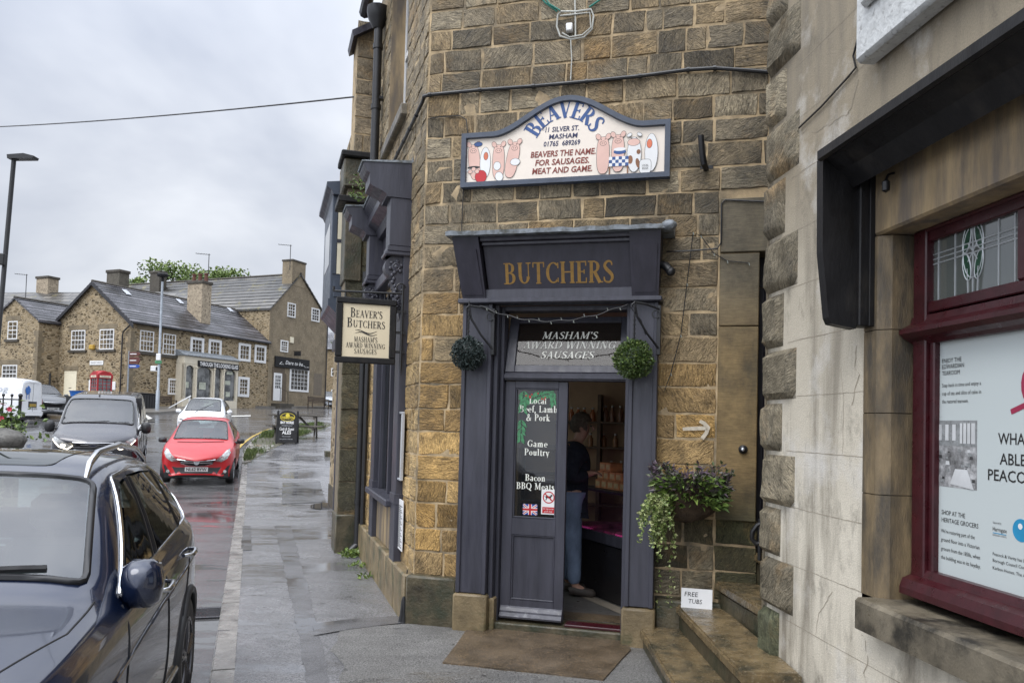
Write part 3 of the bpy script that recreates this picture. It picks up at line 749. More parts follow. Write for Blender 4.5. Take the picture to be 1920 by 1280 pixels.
# ------------------------------------------------------------------ door leaf (left leaf shut, the right one folded in)
door = MB()
DX0, DX1, DY = -.020, .515, .085
GX0, GX1, GZ0, GZ1 = .070, .435, .845, 1.925
door.box(DX0, GX0, DY, DY+.045, .025, 1.98, 0, .004); door.box(GX1, DX1, DY, DY+.045, .025, 1.98, 0, .004)
for a, b in ((.025, .17), (.71, GZ0), (GZ1, 1.98)): door.box(GX0, GX1, DY, DY+.045, a, b, 0, .0)
door.box(GX0, GX1, DY+.018, DY+.04, .17, .71, 0)
for a, b, c, d in ((GX0, GX1, .17, .185), (GX0, GX1, .695, .71), (GX0, GX0+.014, .185, .695), (GX1-.014, GX1, .185, .695)): door.box(a, b, DY+.004, DY+.03, c, d, 0, .004)
for a, b, c, d in ((GX0, GX1, GZ0, GZ0+.014), (GX0, GX1, GZ1-.014, GZ1), (GX0, GX0+.014, GZ0+.014, GZ1-.014), (GX1-.014, GX1, GZ0+.014, GZ1-.014)): door.box(a, b, DY+.006, DY+.03, c, d, 0, .004)
dob = door.build('door', [MAT['slatepaint']], shop)
wb = MB(); wb.prism([(DY, .03), (DY-.05, .03), (DY-.055, .045), (DY-.03, .07), (DY-.03, .085), (DY-.012, .11), (DY, .12)], DX0+.01, DX1-.005, 'x')
MAT['wornpaint'] = pm('scuffed grey paint', (.075, .075, .09), .45, var=.3, vs=12, bump=.2, dirt=((.24, .24, .25), .58, 16))
wb.build('weather_board', [MAT['wornpaint']], dob)
MAT['doorglass'] = mat_glass('door glass', (.012, .014, .016), .5, .015, 1.75)
dg = MB(); dg.box(GX0+.012, GX1-.012, DY+.02, DY+.026, GZ0+.012, GZ1-.012); dg.build('door_glass', [MAT['doorglass']], dob)
for txt, px, py, sz in (('Local', 1008, 753, .066), ('Beef, Lamb', 1009, 769, .066), ('& Pork', 1008, 785, .066), ('Game', 1007, 834, .066), ('Poultry', 1006, 850, .066), ('Bacon', 1003, 898, .066), ('BBQ Meats', 1003, 914, .066)):
    if txt in ('Local', 'Game', 'Bacon'): dl = MB(); p = Pen(dl, DY+.018, 0, T=.16, t=.06, dep=.002)
    X, Z = on(FF, px, py, DY); p.line(txt, X, Z-.016, .056, track=.05, width={'Local': .15, 'Beef, Lamb': .325, '& Pork': .205, 'Game': .175, 'Poultry': .215, 'Bacon': .175, 'BBQ Meats': .325}[txt])
    if txt in ('& Pork', 'Poultry', 'BBQ Meats'): dl.build('door_lettering', [MAT['lettering']], dob)

MAT['garland'] = pm('painted green foliage', (.06, .22, .10), .6, var=.5, vs=40)
MAT['red'] = pm('red vinyl', (.45, .012, .018), .45, var=.1); MAT['blue'] = pm('blue vinyl', (.015, .05, .28), .45, var=.1)
ga = MB(); r2 = random.Random(3)
def sprig(x0, z0, x1, z1, n):
    for i in range(n):
        t = i/n; x = x0+(x1-x0)*t; z = z0+(z1-z0)*t
        for sgn in (-1, 1):
            dx, dz = (x1-x0), (z1-z0); l = math.hypot(dx, dz); dx, dz = dx/l, dz/l
            a = math.atan2(dz, dx) + sgn*r2.uniform(.5, .9); ln = r2.uniform(.05, .08); q = (cos(a), sin(a))
            yy = DY+.0165-.0002*(i % 9) - (.0001 if sgn > 0 else 0); mxx = min(max(x+q[0]*ln, GX0+.02), GX1-.02); mzz = min(max(z+q[1]*ln, GZ0+.02), GZ1-.02)
            nx, nz = -q[1]*.011, q[0]*.011
            ga.add([(x, yy, z), ((x+mxx)/2+nx, yy, (z+mzz)/2+nz), (mxx, yy, mzz), ((x+mxx)/2-nx, yy, (z+mzz)/2-nz)], [(0, 1, 2, 3)], 0)
sprig(GX0+.05, 1.80, GX1-.05, 1.90, 13); sprig(GX0+.07, 1.90, GX0+.06, 1.74, 8); sprig(GX1-.06, 1.89, GX1-.03, 1.80, 5)
ga.build('foliage_sticker', [MAT['garland'], MAT['red']], dob); ga = MB(); sprig(GX0+.055, 1.66, GX0+.05, 1.48, 8)
for i in range(9):
    cx, cz = r2.uniform(GX0+.04, GX1-.06), r2.uniform(1.83, 1.9); ga.lathe([(0.0001, DY+.0125), (.007, DY+.0127)], (cx, 0, cz), 8, 1, 'y')
ga.build('foliage_sticker', [MAT['garland'], MAT['red']], dob)
sk = MB(); y0 = DY+.0165
sx, sz_ = on(FF, 1028, 938, DY)
sk.box(sx-.062, sx+.062, y0-.001, y0, sz_-.115, sz_+.09, 0)
sk.box(sx-.052, sx+.052, y0-.002, y0-.0012, sz_-.105, sz_-.055, 1)
for k in range(36):
    a, b = 2*pi*k/36, 2*pi*(k+1)/36
    sk.add([(sx+.05*cos(a), y0-.0022, sz_+.025+.05*sin(a)), (sx+.05*cos(b), y0-.0022, sz_+.025+.05*sin(b)), (sx+.041*cos(b), y0-.0022, sz_+.025+.041*sin(b)), (sx+.041*cos(a), y0-.0022, sz_+.025+.041*sin(a))], [(0, 1, 2, 3)], 1)
dogp = [(-.028, .006), (-.022, .012), (.012, .010), (.018, .024), (.03, .022), (.032, .014), (.022, .006), (.018, -.006), (.02, -.024), (.013, -.024), (.01, -.008), (-.014, -.006), (-.02, -.024), (-.027, -.024), (-.022, -.004), (-.034, .012), (-.036, .008)]
sk.prism([(sx+a, sz_+.025+b) for a, b in dogp], y0-.0019, y0-.0012, 'y', 2)
a = rad(-42); c_, s_ = cos(a), sin(a)
sk.add([(sx+c_*.043*u-s_*.005*v_, y0-.0026, sz_+.025+s_*.043*u+c_*.005*v_) for u, v_ in ((-1, -1), (1, -1), (1, 1), (-1, 1))], [(0, 1, 2, 3)], 1)
sans(sk, 'No dogs except', sx, sz_-.074, .012, y0-.002, 0, .088, 'c'); sans(sk, 'guide dogs', sx, sz_-.095, .012, y0-.002, 0, .066, 'c')
sk.build('no_dogs_sticker', [MAT['white'], MAT['red'], MAT['ink']], dob)
uj = MB(); ux, uz = on(FF, 993, 955, DY); W_, H_ = .062, .044
uj.box(ux-W_, ux+W_, y0-.001, y0, uz-H_, uz+H_, 0)
def band(x0, z0, x1, z1, w_, m, k):
    dx, dz = x1-x0, z1-z0; l = math.hypot(dx, dz); nx, nz = -dz/l*w_/2, dx/l*w_/2
    uj.add([(ux+x0+nx, y0-k, uz+z0+nz), (ux+x0-nx, y0-k, uz+z0-nz), (ux+x1-nx, y0-k, uz+z1-nz), (ux+x1+nx, y0-k, uz+z1+nz)], [(0, 1, 2, 3)], m)
for sg in (1, -1):
    band(-W_*.93, -H_*.9*sg, W_*.93, H_*.9*sg, .018, 1, .0014); band(-W_*.93, -H_*.9*sg, W_*.93, H_*.9*sg, .007, 2, .0017)
band(-W_, 0, W_, 0, .03, 1, .002); band(0, -H_, 0, H_, .03, 1, .0021); band(-W_, 0, W_, 0, .018, 2, .0024); band(0, -H_, 0, H_, .018, 2, .0025)
uj.build('flag_sticker', [MAT['blue'], MAT['white'], MAT['red']], dob)

# hopper fanlight, tipped inwards
fl = MB(); fl.T = Matrix.Translation((0, .06, 2.055)) @ Matrix.Rotation(rad(-17), 4, 'X')
FZ = .50
fl.box(-.02, .06, 0, .04, 0, FZ, 0, .004); fl.box(.93, 1.0, 0, .04, 0, FZ, 0, .004); fl.box(.06, .93, 0, .04, 0, .065, 0, .004); fl.box(.06, .93, 0, .04, FZ-.05, FZ, 0, .004)
flo = fl.build('fanlight', [MAT['slatepaint']], shop)
fg = MB(); fg.T = fl.T; fg.box(.06, .93, .018, .024, .065, FZ-.05); fg.build('fanlight_glass', [MAT['fanlight_glass']], flo)
ft = MB(); ft.T = fl.T; p = Pen(ft, .016, 0, T=.14, t=.055, shear=.18, dep=.002)
p.line("MASHAM'S", .50, .305, .064, track=.02, width=.47); p.line('AWARD WINNING', .50, .217, .066, track=.02, width=.78); p.line('SAUSAGES', .49, .130, .062, track=.02, width=.45)
ft.build('fanlight_lettering', [MAT['lettering']], flo)

# ------------------------------------------------------------------ street shopfront: pilasters, consoles, cornice, window
sf = MB(); sf.T = TS
E0, E1 = -.63, -2.49        # near and far ends along the street
def pil(x):                 # x: near side of the pilaster
    sf.box(x-.26, x, -.075, .02, .32, 2.62, 0, .006); sf.box(x-.27, x+.004, -.085, .02, .85, .95, 0, .004)
    sf.box(x-.24, x-.02, -.06, .02, 2.62, 3.18, 0, .004)
    sf.box(x-.28, x, -.235, .02, 3.16, 3.20, 0, .01); sf.box(x-.27, x, -.215, .02, 3.20, 3.25, 0, .006); sf.box(x-.25, x, -.20, .02, 3.25, 3.70, 0, .005)
    sf.prism([(0, 3.70), (-.24, 3.70), (-.24, 3.72), (-.28, 3.75), (-.36, 3.78), (-.40, 3.80), (-.40, 3.90), (-.43, 3.92), (-.46, 3.97), (-.46, 4.0), (0, 4.04)], x-.34, x+.01, 'x', 0)
pil(E0); pil(E1+.26)
sf.prism([(0, 3.66), (-.10, 3.66), (-.13, 3.74), (-.22, 3.80), (-.22, 3.88), (-.27, 3.96), (-.27, 3.99), (0, 4.03)], E1-.08, E0-.33, 'x', 0)
sf.box(E1, E0-.25, -.05, .02, 3.18, 3.66, 1, .004); sf.box(E1, E0-.25, -.12, .02, 3.06, 3.18, 0, .01)
sf.box(E1+.02, E0-.26, -.13, .25, .80, .87, 0, .012)
sf.box(E1+.26, E1+.32, -.02, .06, .87, 3.06, 0, .004); sf.box(E0-.32, E0-.26, -.02, .06, .87, 3.06, 0, .004); sf.box(-1.58, -1.52, -.02, .06, .87, 3.06, 0, .004)
sfo = sf.build('shopfront', [MAT['slatepaint'], MAT['slatepaint_dark']], shop)
sg_ = MB(); sg_.T = TS; sg_.box(E1+.26, E0-.26, .015, .022, .87, 3.06); sg_.build('shop_window', [MAT['shopfront_glass']], sfo)
fl2 = MB(); fl2.T = TS
for x in (E0, E1+.26): fl2.prism([(0, 4.036), (-.475, 3.998), (-.48, 4.01), (-.02, 4.06), (0, 4.11)], x-.35, x+.02, 'x', 0)
fl2.prism([(0, 4.035), (-.285, 3.988), (-.29, 4.0), (0, 4.06)], E1+.0, E0-.35, 'x', 0)
fl2.build('cornice_flashing', [MAT['lead']], sfo)
for x in (E0, E1+.26):
    cb = MB(); cb.T = TS
    prof = [(-.06, 3.16), (-.215, 3.16)]
    for k in range(12):                                  # big scroll at the top, small one at the foot
        a = rad(100 + 15*k); prof.append((-.125 + .105*cos(a), 3.06 + .105*sin(a)))
    prof += [(-.17, 2.93), (-.125, 2.84), (-.11, 2.78)]
    for k in range(9):
        a = rad(130 + 22*k); prof.append((-.095 + .052*cos(a), 2.72 + .052*sin(a)))
    prof += [(-.09, 2.62), (-.075, 2.56), (-.06, 2.54)]
    cb.prism(prof, x-.20, x-.05, 'x', 0)
    for xx in (x-.05, x-.20):                            # carved rosettes and leaf on the cheek
        sg1 = 1 if xx > x-.1 else -1
        for cy, cz, rr in ((-.125, 3.06, .05), (-.095, 2.72, .03)):
            cb.lathe([(rr*.25, sg1*.02), (rr*.45, sg1*.012), (rr*.6, sg1*.018), (rr*.85, sg1*.014), (rr, 0)], (xx, cy, cz), 12, 0, 'x')
            for k in range(6):
                a = k*pi/3+.3; cb.ball((xx+sg1*.008, cy+rr*1.1*cos(a), cz+rr*1.1*sin(a)), (.010, rr*.38, rr*.38), 8, 5)
        for k in range(7):
            t = k/6; cb.ball((xx+sg1*.006, -.16+.05*t+.012*sin(k*2.2), 2.98-.2*t), (.012, .018, .022), 8, 5)
    cb.build('scroll_bracket', [MAT['slatepaint']], sfo, 40)
# first floor window above the shopfront
uw = MB(); uw.T = TS
uw.box(WINU[0]-.12, WINU[1]+.10, -.07, .3, 4.66, 4.78, 1, .012)
uw.box(WINU[0], WINU[0]+.05, .16, .22, 4.78, 6.9, 0); uw.box(WINU[1]-.05, WINU[1], .05, .22, 4.78, 6.9, 0)
uw.box(WINU[0], WINU[0]+.01, 0, .3, 4.78, 6.9, 2); uw.box(WINU[1]-.005, WINU[1], .0, .05, 4.78, 6.9, 2)
uw.box(WINU[0]+.05, WINU[1]-.05, .16, .2, 4.78, 4.86, 0); uw.box(WINU[0]+.05, WINU[1]-.05, .16, .2, 5.8, 5.86, 0)
uwo = uw.build('upstairs_window', [MAT['white'], MAT['sill'], MAT['lintel']], shop)
ug = MB(); ug.T = TS; ug.box(WINU[0]+.05, WINU[1]-.05, .175, .18, 4.86, 6.9); ug.build('pane', [MAT['glass_dark']], uwo)
# gutter and downpipe at the far end of the street wall
gp = MB(); gp.T = TS
gp.tube([(-2.95, -.09, 6.45), (-2.95, -.09, 4.15)], .052, 10); 
for zz in (6.2, 5.45, 4.7, 4.2): gp.tube([(-2.95, -.09, zz-.03), (-2.95, -.09, zz+.03)], .062, 10)
gp.lathe([(.06, 0), (.12, .12), (.14, .2), (.14, .26)], (-2.95, -.1, 6.42), 10)
gp.box(-2.99, -2.91, -.06, .02, 5.55, 5.58); gp.box(-2.99, -2.91, -.06, .02, 4.7, 4.73)
gp.tube([(-3.4, -.22, 6.82), (-.1, -.22, 6.82)], .07, 8)
gp.tube([(-3.42, -.09, 3.5), (-3.42, -.09, -.05)], .045, 10); gp.tube([(-3.42, -.09, .05), (-3.40, -.2, -.04)], .05, 10)
gp.tube([(-3.28, -.05, 3.6), (-3.28, -.05, .05)], .03, 8)
for zz in (2.6, 1.6, .6): gp.tube([(-3.42, -.09, zz-.03), (-3.42, -.09, zz+.03)], .056, 10)
gp.build('downpipe', [MAT['iron']], shop, 40)
# roof cap, back walls: closes the block so that light cannot leak in
bk = MB()
bk.T = None
Lc = [(-.76, 0), (3.4, 0), (3.4, 6.0), (-3.55, 6.0), (-.76-.529*3.7, .848*3.7)]
Lc = [(-.76, .02), (3.4, .02), (3.4, 6.0), (-2.9, 6.0), (-2.7, .848*3.68)]
bk.prism(Lc, 6.9, 7.05, 'z', 0)
bk.quad((3.4, .02, -.3), (3.4, 6, -.3), (3.4, 6, 6.9), (3.4, .02, 6.9)); bk.quad((3.4, 6, -.3), (-2.9, 6, -.3), (-2.9, 6, 6.9), (3.4, 6, 6.9)); bk.quad((-2.9, 6, -.3), (-2.7, 3.12, -.3), (-2.7, 3.12, 6.9), (-2.9, 6, 6.9))
bk.build('rear_wall_and_roof', [MAT['mortar_dark']], shop)

# ------------------------------------------------------------------ inside the shop
MAT['wallbrown'] = pm('brown shop wall', (.50, .33, .19), .7, var=.2, vs=3)
MAT['ceiling'] = pm('shop ceiling', (.60, .46, .32), .7, var=.15)
MAT['floor'] = pm('dark shop floor tile', (.10, .095, .09), .35, var=.3, vs=5); MAT['floor_pale'] = pm('pale floor strip', (.27, .235, .19), .4, var=.12)
it = MB()
it.box(-.62, 3.3, .24, .26, 2.75, 3.0, 0); 
it.quad((-.9, 3.2, 0), (3.3, 3.2, 0), (3.3, 3.2, 2.75), (-.9, 3.2, 2.75)); it.quad((3.3, 3.2, 0), (3.3, .25, 0), (3.3, .25, 2.75), (3.3, 3.2, 2.75))
it.quad((-.62, .2, 2.75), (3.3, .2, 2.75), (3.3, 3.2, 2.75), (-1.9, 3.2, 2.75), 1)
it.quad((1.04, .17, 0), (1.04, .26, 0), (1.04, .26, 2.62), (1.04, .17, 2.62)); it.quad((1.04, .26, 0), (3.3, .26, 0), (3.3, .26, 2.75), (1.04, .26, 2.75))
it.build('shop_interior_wall', [MAT['wallbrown'], MAT['ceiling']], shop)
io = MB(); io.prism([(-.82, .3), (3.3, .3), (3.3, 3.2), (-2.6, 3.2)], -.2, 0, 'z', 0)
io.add([(.30, 1.40, .004), (.47, 1.36, .004), (1.30, .40, .004), (1.13, .36, .004)], [(0, 1, 2, 3)], 1)
io.add([(.06, .3, .003), (1.0, .3, .003), (1.0, .55, .003), (.06, .55, .003)], [(0, 1, 2, 3)], 2)
io.build('shop_floor', [MAT['floor'], MAT['floor_pale'], MAT['mat_brown']], shop)
# ================================================================== things in the butcher's shop
def grown(name, pts, edges, mats, parent=None, root=0, sub=2):
    """one continuous skin over a jointed skeleton: pts = (x, y, z, r)"""
    me = bpy.data.meshes.new(name); me.from_pydata([p[:3] for p in pts], edges, [])
    o = bpy.data.objects.new(name, me); COL.objects.link(o)
    md = o.modifiers.new('s', 'SKIN'); md.use_smooth_shade = True
    for i, p in enumerate(pts):
        rr_ = p[3] if hasattr(p[3], '__len__') else (p[3], p[3])
        me.skin_vertices[0].data[i].radius = rr_
    me.skin_vertices[0].data[root].use_root = True
    sb = o.modifiers.new('u', 'SUBSURF'); sb.levels = sub; sb.render_levels = sub
    m2 = bpy.data.meshes.new_from_object(o.evaluated_get(bpy.context.evaluated_depsgraph_get()))
    bpy.data.objects.remove(o); bpy.data.meshes.remove(me); m2.name = name; m2.materials.clear()
    m2.materials.append(mats); m2.shade_smooth()
    o = bpy.data.objects.new(name, m2); COL.objects.link(o)
    if parent is not None: o.parent = parent
    return o
MAT['skin'] = pm('skin', (.42, .24, .17), .5, var=.12, vs=10); MAT['navy'] = pm('navy jumper', (.010, .012, .022), .9, var=.3, vs=20, bump=.4, bs=120)
MAT['denim'] = pm('faded denim', (.15, .20, .29), .85, var=.4, vs=7, bump=.4, bs=100, st=(1, 1, .5)); MAT['hair'] = pm('greying brown hair', (.11, .085, .06), .7, var=.5, vs=40, bump=.8, bs=60)
MAT['shoe'] = pm('brown shoe', (.055, .045, .038), .6, var=.3)
PF = FF @ F2(.345, 1.27, 0, rad(12))
man = thing('person', 'man in a navy jumper and faded jeans standing at the counter inside the shop doorway', 'person', PF)
P_ = [(0, 0, .94, (.13, .15)), (.005, 0, 1.10, (.115, .14)), (.02, 0, 1.28, (.12, .165)), (.035, 0, 1.40, (.09, .13)), (.055, 0, 1.475, .055), (.085, 0, 1.53, .062), (.105, 0, 1.60, (.088, .074)), (.10, 0, 1.665, (.075, .066)),
      (.03, .19, 1.385, .058), (-.01, .235, 1.12, .044), (.15, .13, 1.16, .034), (.20, .10, 1.18, (.03, .018)), (.03, -.19, 1.385, .058), (-.01, -.235, 1.12, .044), (.15, -.13, 1.16, .034), (.20, -.10, 1.18, (.03, .018)),
      (0, .095, .86, .092), (.02, .10, .50, .062), (-.01, .105, .10, .042), (.13, .12, .03, .032), (0, -.095, .86, .092), (.035, -.10, .50, .062), (.05, -.105, .10, .042), (.19, -.12, .03, .032)]
E_ = [(0, 1), (1, 2), (2, 3), (3, 4), (4, 5), (5, 6), (6, 7), (3, 8), (8, 9), (9, 10), (10, 11), (3, 12), (12, 13), (13, 14), (14, 15), (0, 16), (16, 17), (17, 18), (18, 19), (0, 20), (20, 21), (21, 22), (22, 23)]
for hb in (11, 15):
    sy = 1 if hb == 11 else -1; hx, hy, hz = P_[hb][:3]
    for k, (dy, ln) in enumerate(((-.026, .055), (-.009, .065), (.009, .06), (.026, .046))):
        i = len(P_); P_ += [(hx+.035, hy+dy, hz, .009), (hx+.035+ln*.55, hy+dy*1.1, hz-.012, .008), (hx+.035+ln*.9, hy+dy*1.1, hz-.034, .007)]; E_ += [(hb, i), (i, i+1), (i+1, i+2)]
    i = len(P_); P_ += [(hx+.005, hy-sy*.04, hz-.005, .010), (hx+.035, hy-sy*.055, hz-.02, .008)]; E_ += [(hb, i), (i, i+1)]
body = grown('body', P_, E_, MAT['skin'], man)
def sel(ids, grow, extra=()):
    mp = {j: i for i, j in enumerate(ids)}
    return [(*P_[j][:3], tuple(k+grow for k in (P_[j][3] if hasattr(P_[j][3], '__len__') else (P_[j][3],)*2))) for j in ids], [(mp[a], mp[b]) for a, b in E_ if a in mp and b in mp]
p_, e_ = sel([0, 1, 2, 3, 4, 8, 9, 10, 12, 13, 14], .032); p_[0] = (*p_[0][:2], .92, (.155, .18)); p_[4] = (*p_[4][:3], .074); p_.append((-.005, 0, .80, (.15, .175))); e_.append((0, len(p_)-1)); grown('jumper', p_, e_, MAT['navy'], man)
p_, e_ = sel([0, 16, 17, 18, 20, 21, 22], .024); p_[0] = (*p_[0][:2], 1.06, (.135, .15)); grown('jeans', p_, e_, MAT['denim'], man)
p_, e_ = sel([18, 19, 22, 23], .012)
sh = MB()
for j in (18, 22):
    ax, ay = P_[j][:2]; fx, fy = P_[j+1][:2]
    sh.tube([(ax-.05, ay, .05), (ax, ay, .06), (ax+.09, (ay+fy)/2, .045), (fx+.03, fy, .035), (fx+.06, fy, .03)], [.035, .05, .046, .043, .02], 10)
sh.build('shoes', [MAT['shoe']], man, 60)
hr = MB(); hr.ball((.085, 0, 1.645), (.112, .096, .112), 20, 14, 0, .07, random.Random(4))
hm = [v for v in hr.v]; hr.f = [f for f in hr.f if not all((hm[i][0] > .125 and hm[i][2] < 1.69) or hm[i][2] < 1.575 for i in f)]
hr.mi = [0]*len(hr.f); hr.tint = [(1, 1, 1, 0)]*len(hr.f); hr.build('hair', [MAT['hair']], man, 60)
fc = MB(); fc.tube([(.185, 0, 1.625), (.213, 0, 1.59), (.19, 0, 1.577)], [.008, .014, .008], 8)
for s_ in (1, -1):
    fc.ball((.085, s_*.078, 1.60), (.02, .012, .032), 8, 6); fc.ball((.180, s_*.032, 1.622), (.009, .013, .008), 8, 6, 1)
fc.tube([(.182, -.02, 1.55), (.190, 0, 1.552), (.182, .02, 1.55)], .005, 6, 1); fc.build('face', [MAT['skin'], MAT['hair']], man, 60)

MAT['counter'] = pm('black counter base', (.012, .011, .012), .35, var=.2); MAT['meat'] = pm('pink trays of meat', (.30, .075, .13), .45, var=.7, vs=8)
MAT['caseglass'] = mat_glass('display case glass', (.05, .02, .04), .45, .03)
CF = FF @ F2(.497, 1.38, 0, math.atan2(-.766, .643))
ct = thing('meat_counter', 'black glass fronted meat counter running back inside the open doorway', 'counter', CF)
m_ = MB(); m_.box(-.75, 1.2, .0, .7, 0, .52, 0, .01); m_.box(-.75, 1.2, -.02, .02, .52, .62, 1, .005); m_.box(-.75, 1.2, .28, .7, .95, .98, 1, .005); m_.build('counter_base', [MAT['counter'], MAT['slatepaint']], ct)
for i in range(9):
    m_ = MB(); m_.box(-.7+.21*i, -.51+.21*i, .08, .55, .56, .60+.02*(i % 3), 0, .02); m_.build('meat_tray', [MAT['meat']], ct)
m_ = MB(); m_.quad((-.75, 0, .62), (1.2, 0, .62), (1.2, .28, .97), (-.75, .28, .97)); m_.build('case_glass', [MAT['caseglass']], ct)
q = NT('pink display tube'); MAT['tube'] = q.set(col=(.8, .2, .6), emit=(.9, .18, .75), es=5.0)
m_ = MB(); m_.tube([(-.7, .05, .58), (1.17, .05, .58)], .010, 8); m_.build('display_lamp', [MAT['tube']], ct)
MAT['carton'] = pm('orange printed carton', (.60, .24, .10), .6, var=.4, vs=12); MAT['carton2'] = pm('tan carton', (.60, .42, .22), .6, var=.3, vs=12)
r2 = random.Random(11); k = 0
for lev, n in ((0, 5), (1, 4), (2, 2)):
    for i in range(n):
        b = MB(); b.box(0, .105, 0, .14, 0, .088, 0, .004); b.box(.015, .09, -.002, 0, .02, .07, 1)
        o = b.build('food_carton', [MAT['carton'], MAT['carton2']]); o.matrix_world = CF @ F2(-.46+.115*i+.04*lev, .36, .982+.09*lev, r2.uniform(-.1, .1))
        tag(o, 'orange carton in the pile stacked on the meat counter', 'carton', 'cartons piled on the meat counter')
MAT['shelf'] = pm('dark shelf wood', (.14, .09, .05), .5, var=.3)
su = thing('wall_shelving', 'dark wooden shelving along the back wall of the shop', 'shelving', FF @ F2(0, 3.0, 0))
for zz in (.7, 1.05, 1.38, 1.68):
    m_ = MB(); m_.box(-.6, 3.0, 0, .2, zz-.025, zz, 0, .004); m_.build('shelf', [MAT['shelf']], su)
m_ = MB()
for x in (-.6, .35, 1.3, 2.25): m_.box(x-.02, x+.02, 0, .2, 0, 2.0, 0)
m_.build('upright', [MAT['shelf']], su)
MAT['sauce'] = mat_leaf('sauce jars', [(.40, .10, .04), (.55, .28, .10), (.25, .12, .07), (.62, .50, .32)], .25); MAT['lid'] = pm('pale jar lid', (.5, .45, .38), .4)
jar0 = None
for zz, x0, n, dx in ((1.68, .0, 24, .085), (1.05, .1, 14, .13), (1.38, .1, 12, .15)):
    for i in range(n):
        if jar0 is None or i % 4 == 0:
            b = MB(); h = r2.uniform(.13, .17); b.lathe([(.03, 0), (.032, .01), (.032, h*.7), (.014, h*.86), (.014, h)], (0, 0, 0), 10, 0, tint=(r2.random(), 0, 0, 1)); b.lathe([(.0162, h), (.0162, h+.022), (.0, h+.022)], (0, 0, 0), 10, 1, tint=(0, 0, 0, 0)); jar0 = b.build('sauce_bottle', [MAT['sauce'], MAT['lid']], None, 40); o = jar0
        else: o = jar0.copy(); COL.objects.link(o)
        o.matrix_world = FF @ F2(x0+dx*i+r2.uniform(-.01, .01), 3.07, zz)
        nm = {1.68: 'top', 1.38: 'second', 1.05: 'third'}[zz]
        tag(o, f'sauce bottle in the row along the {nm} shelf inside the shop', 'bottle', f'bottles on the {nm} shop shelf')

# ================================================================== signs on the corner building
MAT['signpaint'] = pm('off white sign paint', (.74, .66, .57), .45, var=.06, vs=4); MAT['signframe'] = pm('blue grey sign frame', (.045, .058, .085), .4, var=.25, bump=.15)
MAT['signblue'] = pm('blue sign lettering', (.018, .065, .21), .45, var=.15); MAT['signnavy'] = pm('navy sign lettering', (.012, .02, .08), .45); MAT['signbrown'] = pm('red brown sign lettering', (.20, .035, .02), .45)
MAT['pigpink'] = pm('painted pink', (.66, .43, .36), .5, var=.08); MAT['orange'] = pm('painted orange', (.60, .16, .08), .5); MAT['cowbrown'] = pm('painted brown', (.20, .08, .03), .5)
AF = FF @ F2(-.41, 0, 3.60)
asg = thing('arched_shop_sign', 'arch topped white sign painted with farm animals, high over the shop door', 'sign', AF)
def ssign(t):     # top edge z (0..1 along the width)
    x = t*1.716
    base = .445; pk = .70
    d = abs(t-.52)
    if d > .36: return base
    return base + (pk-base)*(.5+.5*cos(pi*d/.36))**.85
outl = [(0, 0), (1.716, 0)] + [(1.716*(1-i/48), ssign(1-i/48)) for i in range(49)]
m_ = MB(); m_.prism(outl, -.045, -.02, 'y', 0); m_.build('sign_panel', [MAT['signpaint']], asg)
m_ = MB(); closed = outl[:]
n = len(closed)
def inset(poly, d):
    out_ = []
    n = len(poly)
    for i in range(n):
        p0, p1, p2 = Vector(poly[i-1]), Vector(poly[i]), Vector(poly[(i+1) % n])
        a = (p1-p0).normalized(); b = (p2-p1).normalized(); na = Vector((-a.y, a.x)); nb = Vector((-b.y, b.x)); t = (na+nb); t = t/max(.3, t.dot(na))
        out_.append(tuple(p1+t*d))
    return out_
inn = inset(outl, .034); ou = inset(outl, -.006)
v = [(x, -.075, z) for x, z in ou] + [(x, -.075, z) for x, z in inn] + [(x, -.0, z) for x, z in ou] + [(x, -.04, z) for x, z in inset(outl, .040)]
f = []
for i in range(n):
    j = (i+1) % n; f += [(i, j, n+j, n+i), (i, 2*n+i, 2*n+j, j), (n+i, n+j, 3*n+j, 3*n+i)]
m_.add(v, f, 0); m_.build('sign_frame', [MAT['signframe']], asg, 35)
m_ = MB(); p = Pen(m_, -.0455, 0, T=.20, t=.07, dep=.002)
p.arc('BEAVERS', .87, .285, .245, 156, 26, .138, 1.0); m_.build('arched_lettering', [MAT['signblue']], asg)
m_ = MB(); Y0 = -.0455
sans(m_, 'NO', .672, .438, .018, Y0, 0, .030); sans(m_, '11', .708, .422, .042, Y0, 0, .034, shear=.2, bold=.02)
sans(m_, 'SILVER ST.', .765, .422, .040, Y0, 0, .225, shear=.12, bold=.02); sans(m_, 'MASHAM', .86, .362, .040, Y0, 0, .24, 'c', .12, .02); sans(m_, '01765  689269', .85, .304, .040, Y0, 0, .305, 'c', .1, .02)
m_.build('address_lettering', [MAT['signnavy']], asg)
m_ = MB(); sans(m_, 'BEAVERS THE NAME.', .86, .218, .048, Y0, 0, .54, 'c', .15, .025); sans(m_, 'FOR SAUSAGES.', .855, .148, .048, Y0, 0, .45, 'c', .15, .025); sans(m_, 'MEAT AND GAME.', .855, .079, .048, Y0, 0, .50, 'c', .15, .025)
m_.build('slogan_lettering', [MAT['signbrown']], asg)
m_ = MB(); kk = [0]
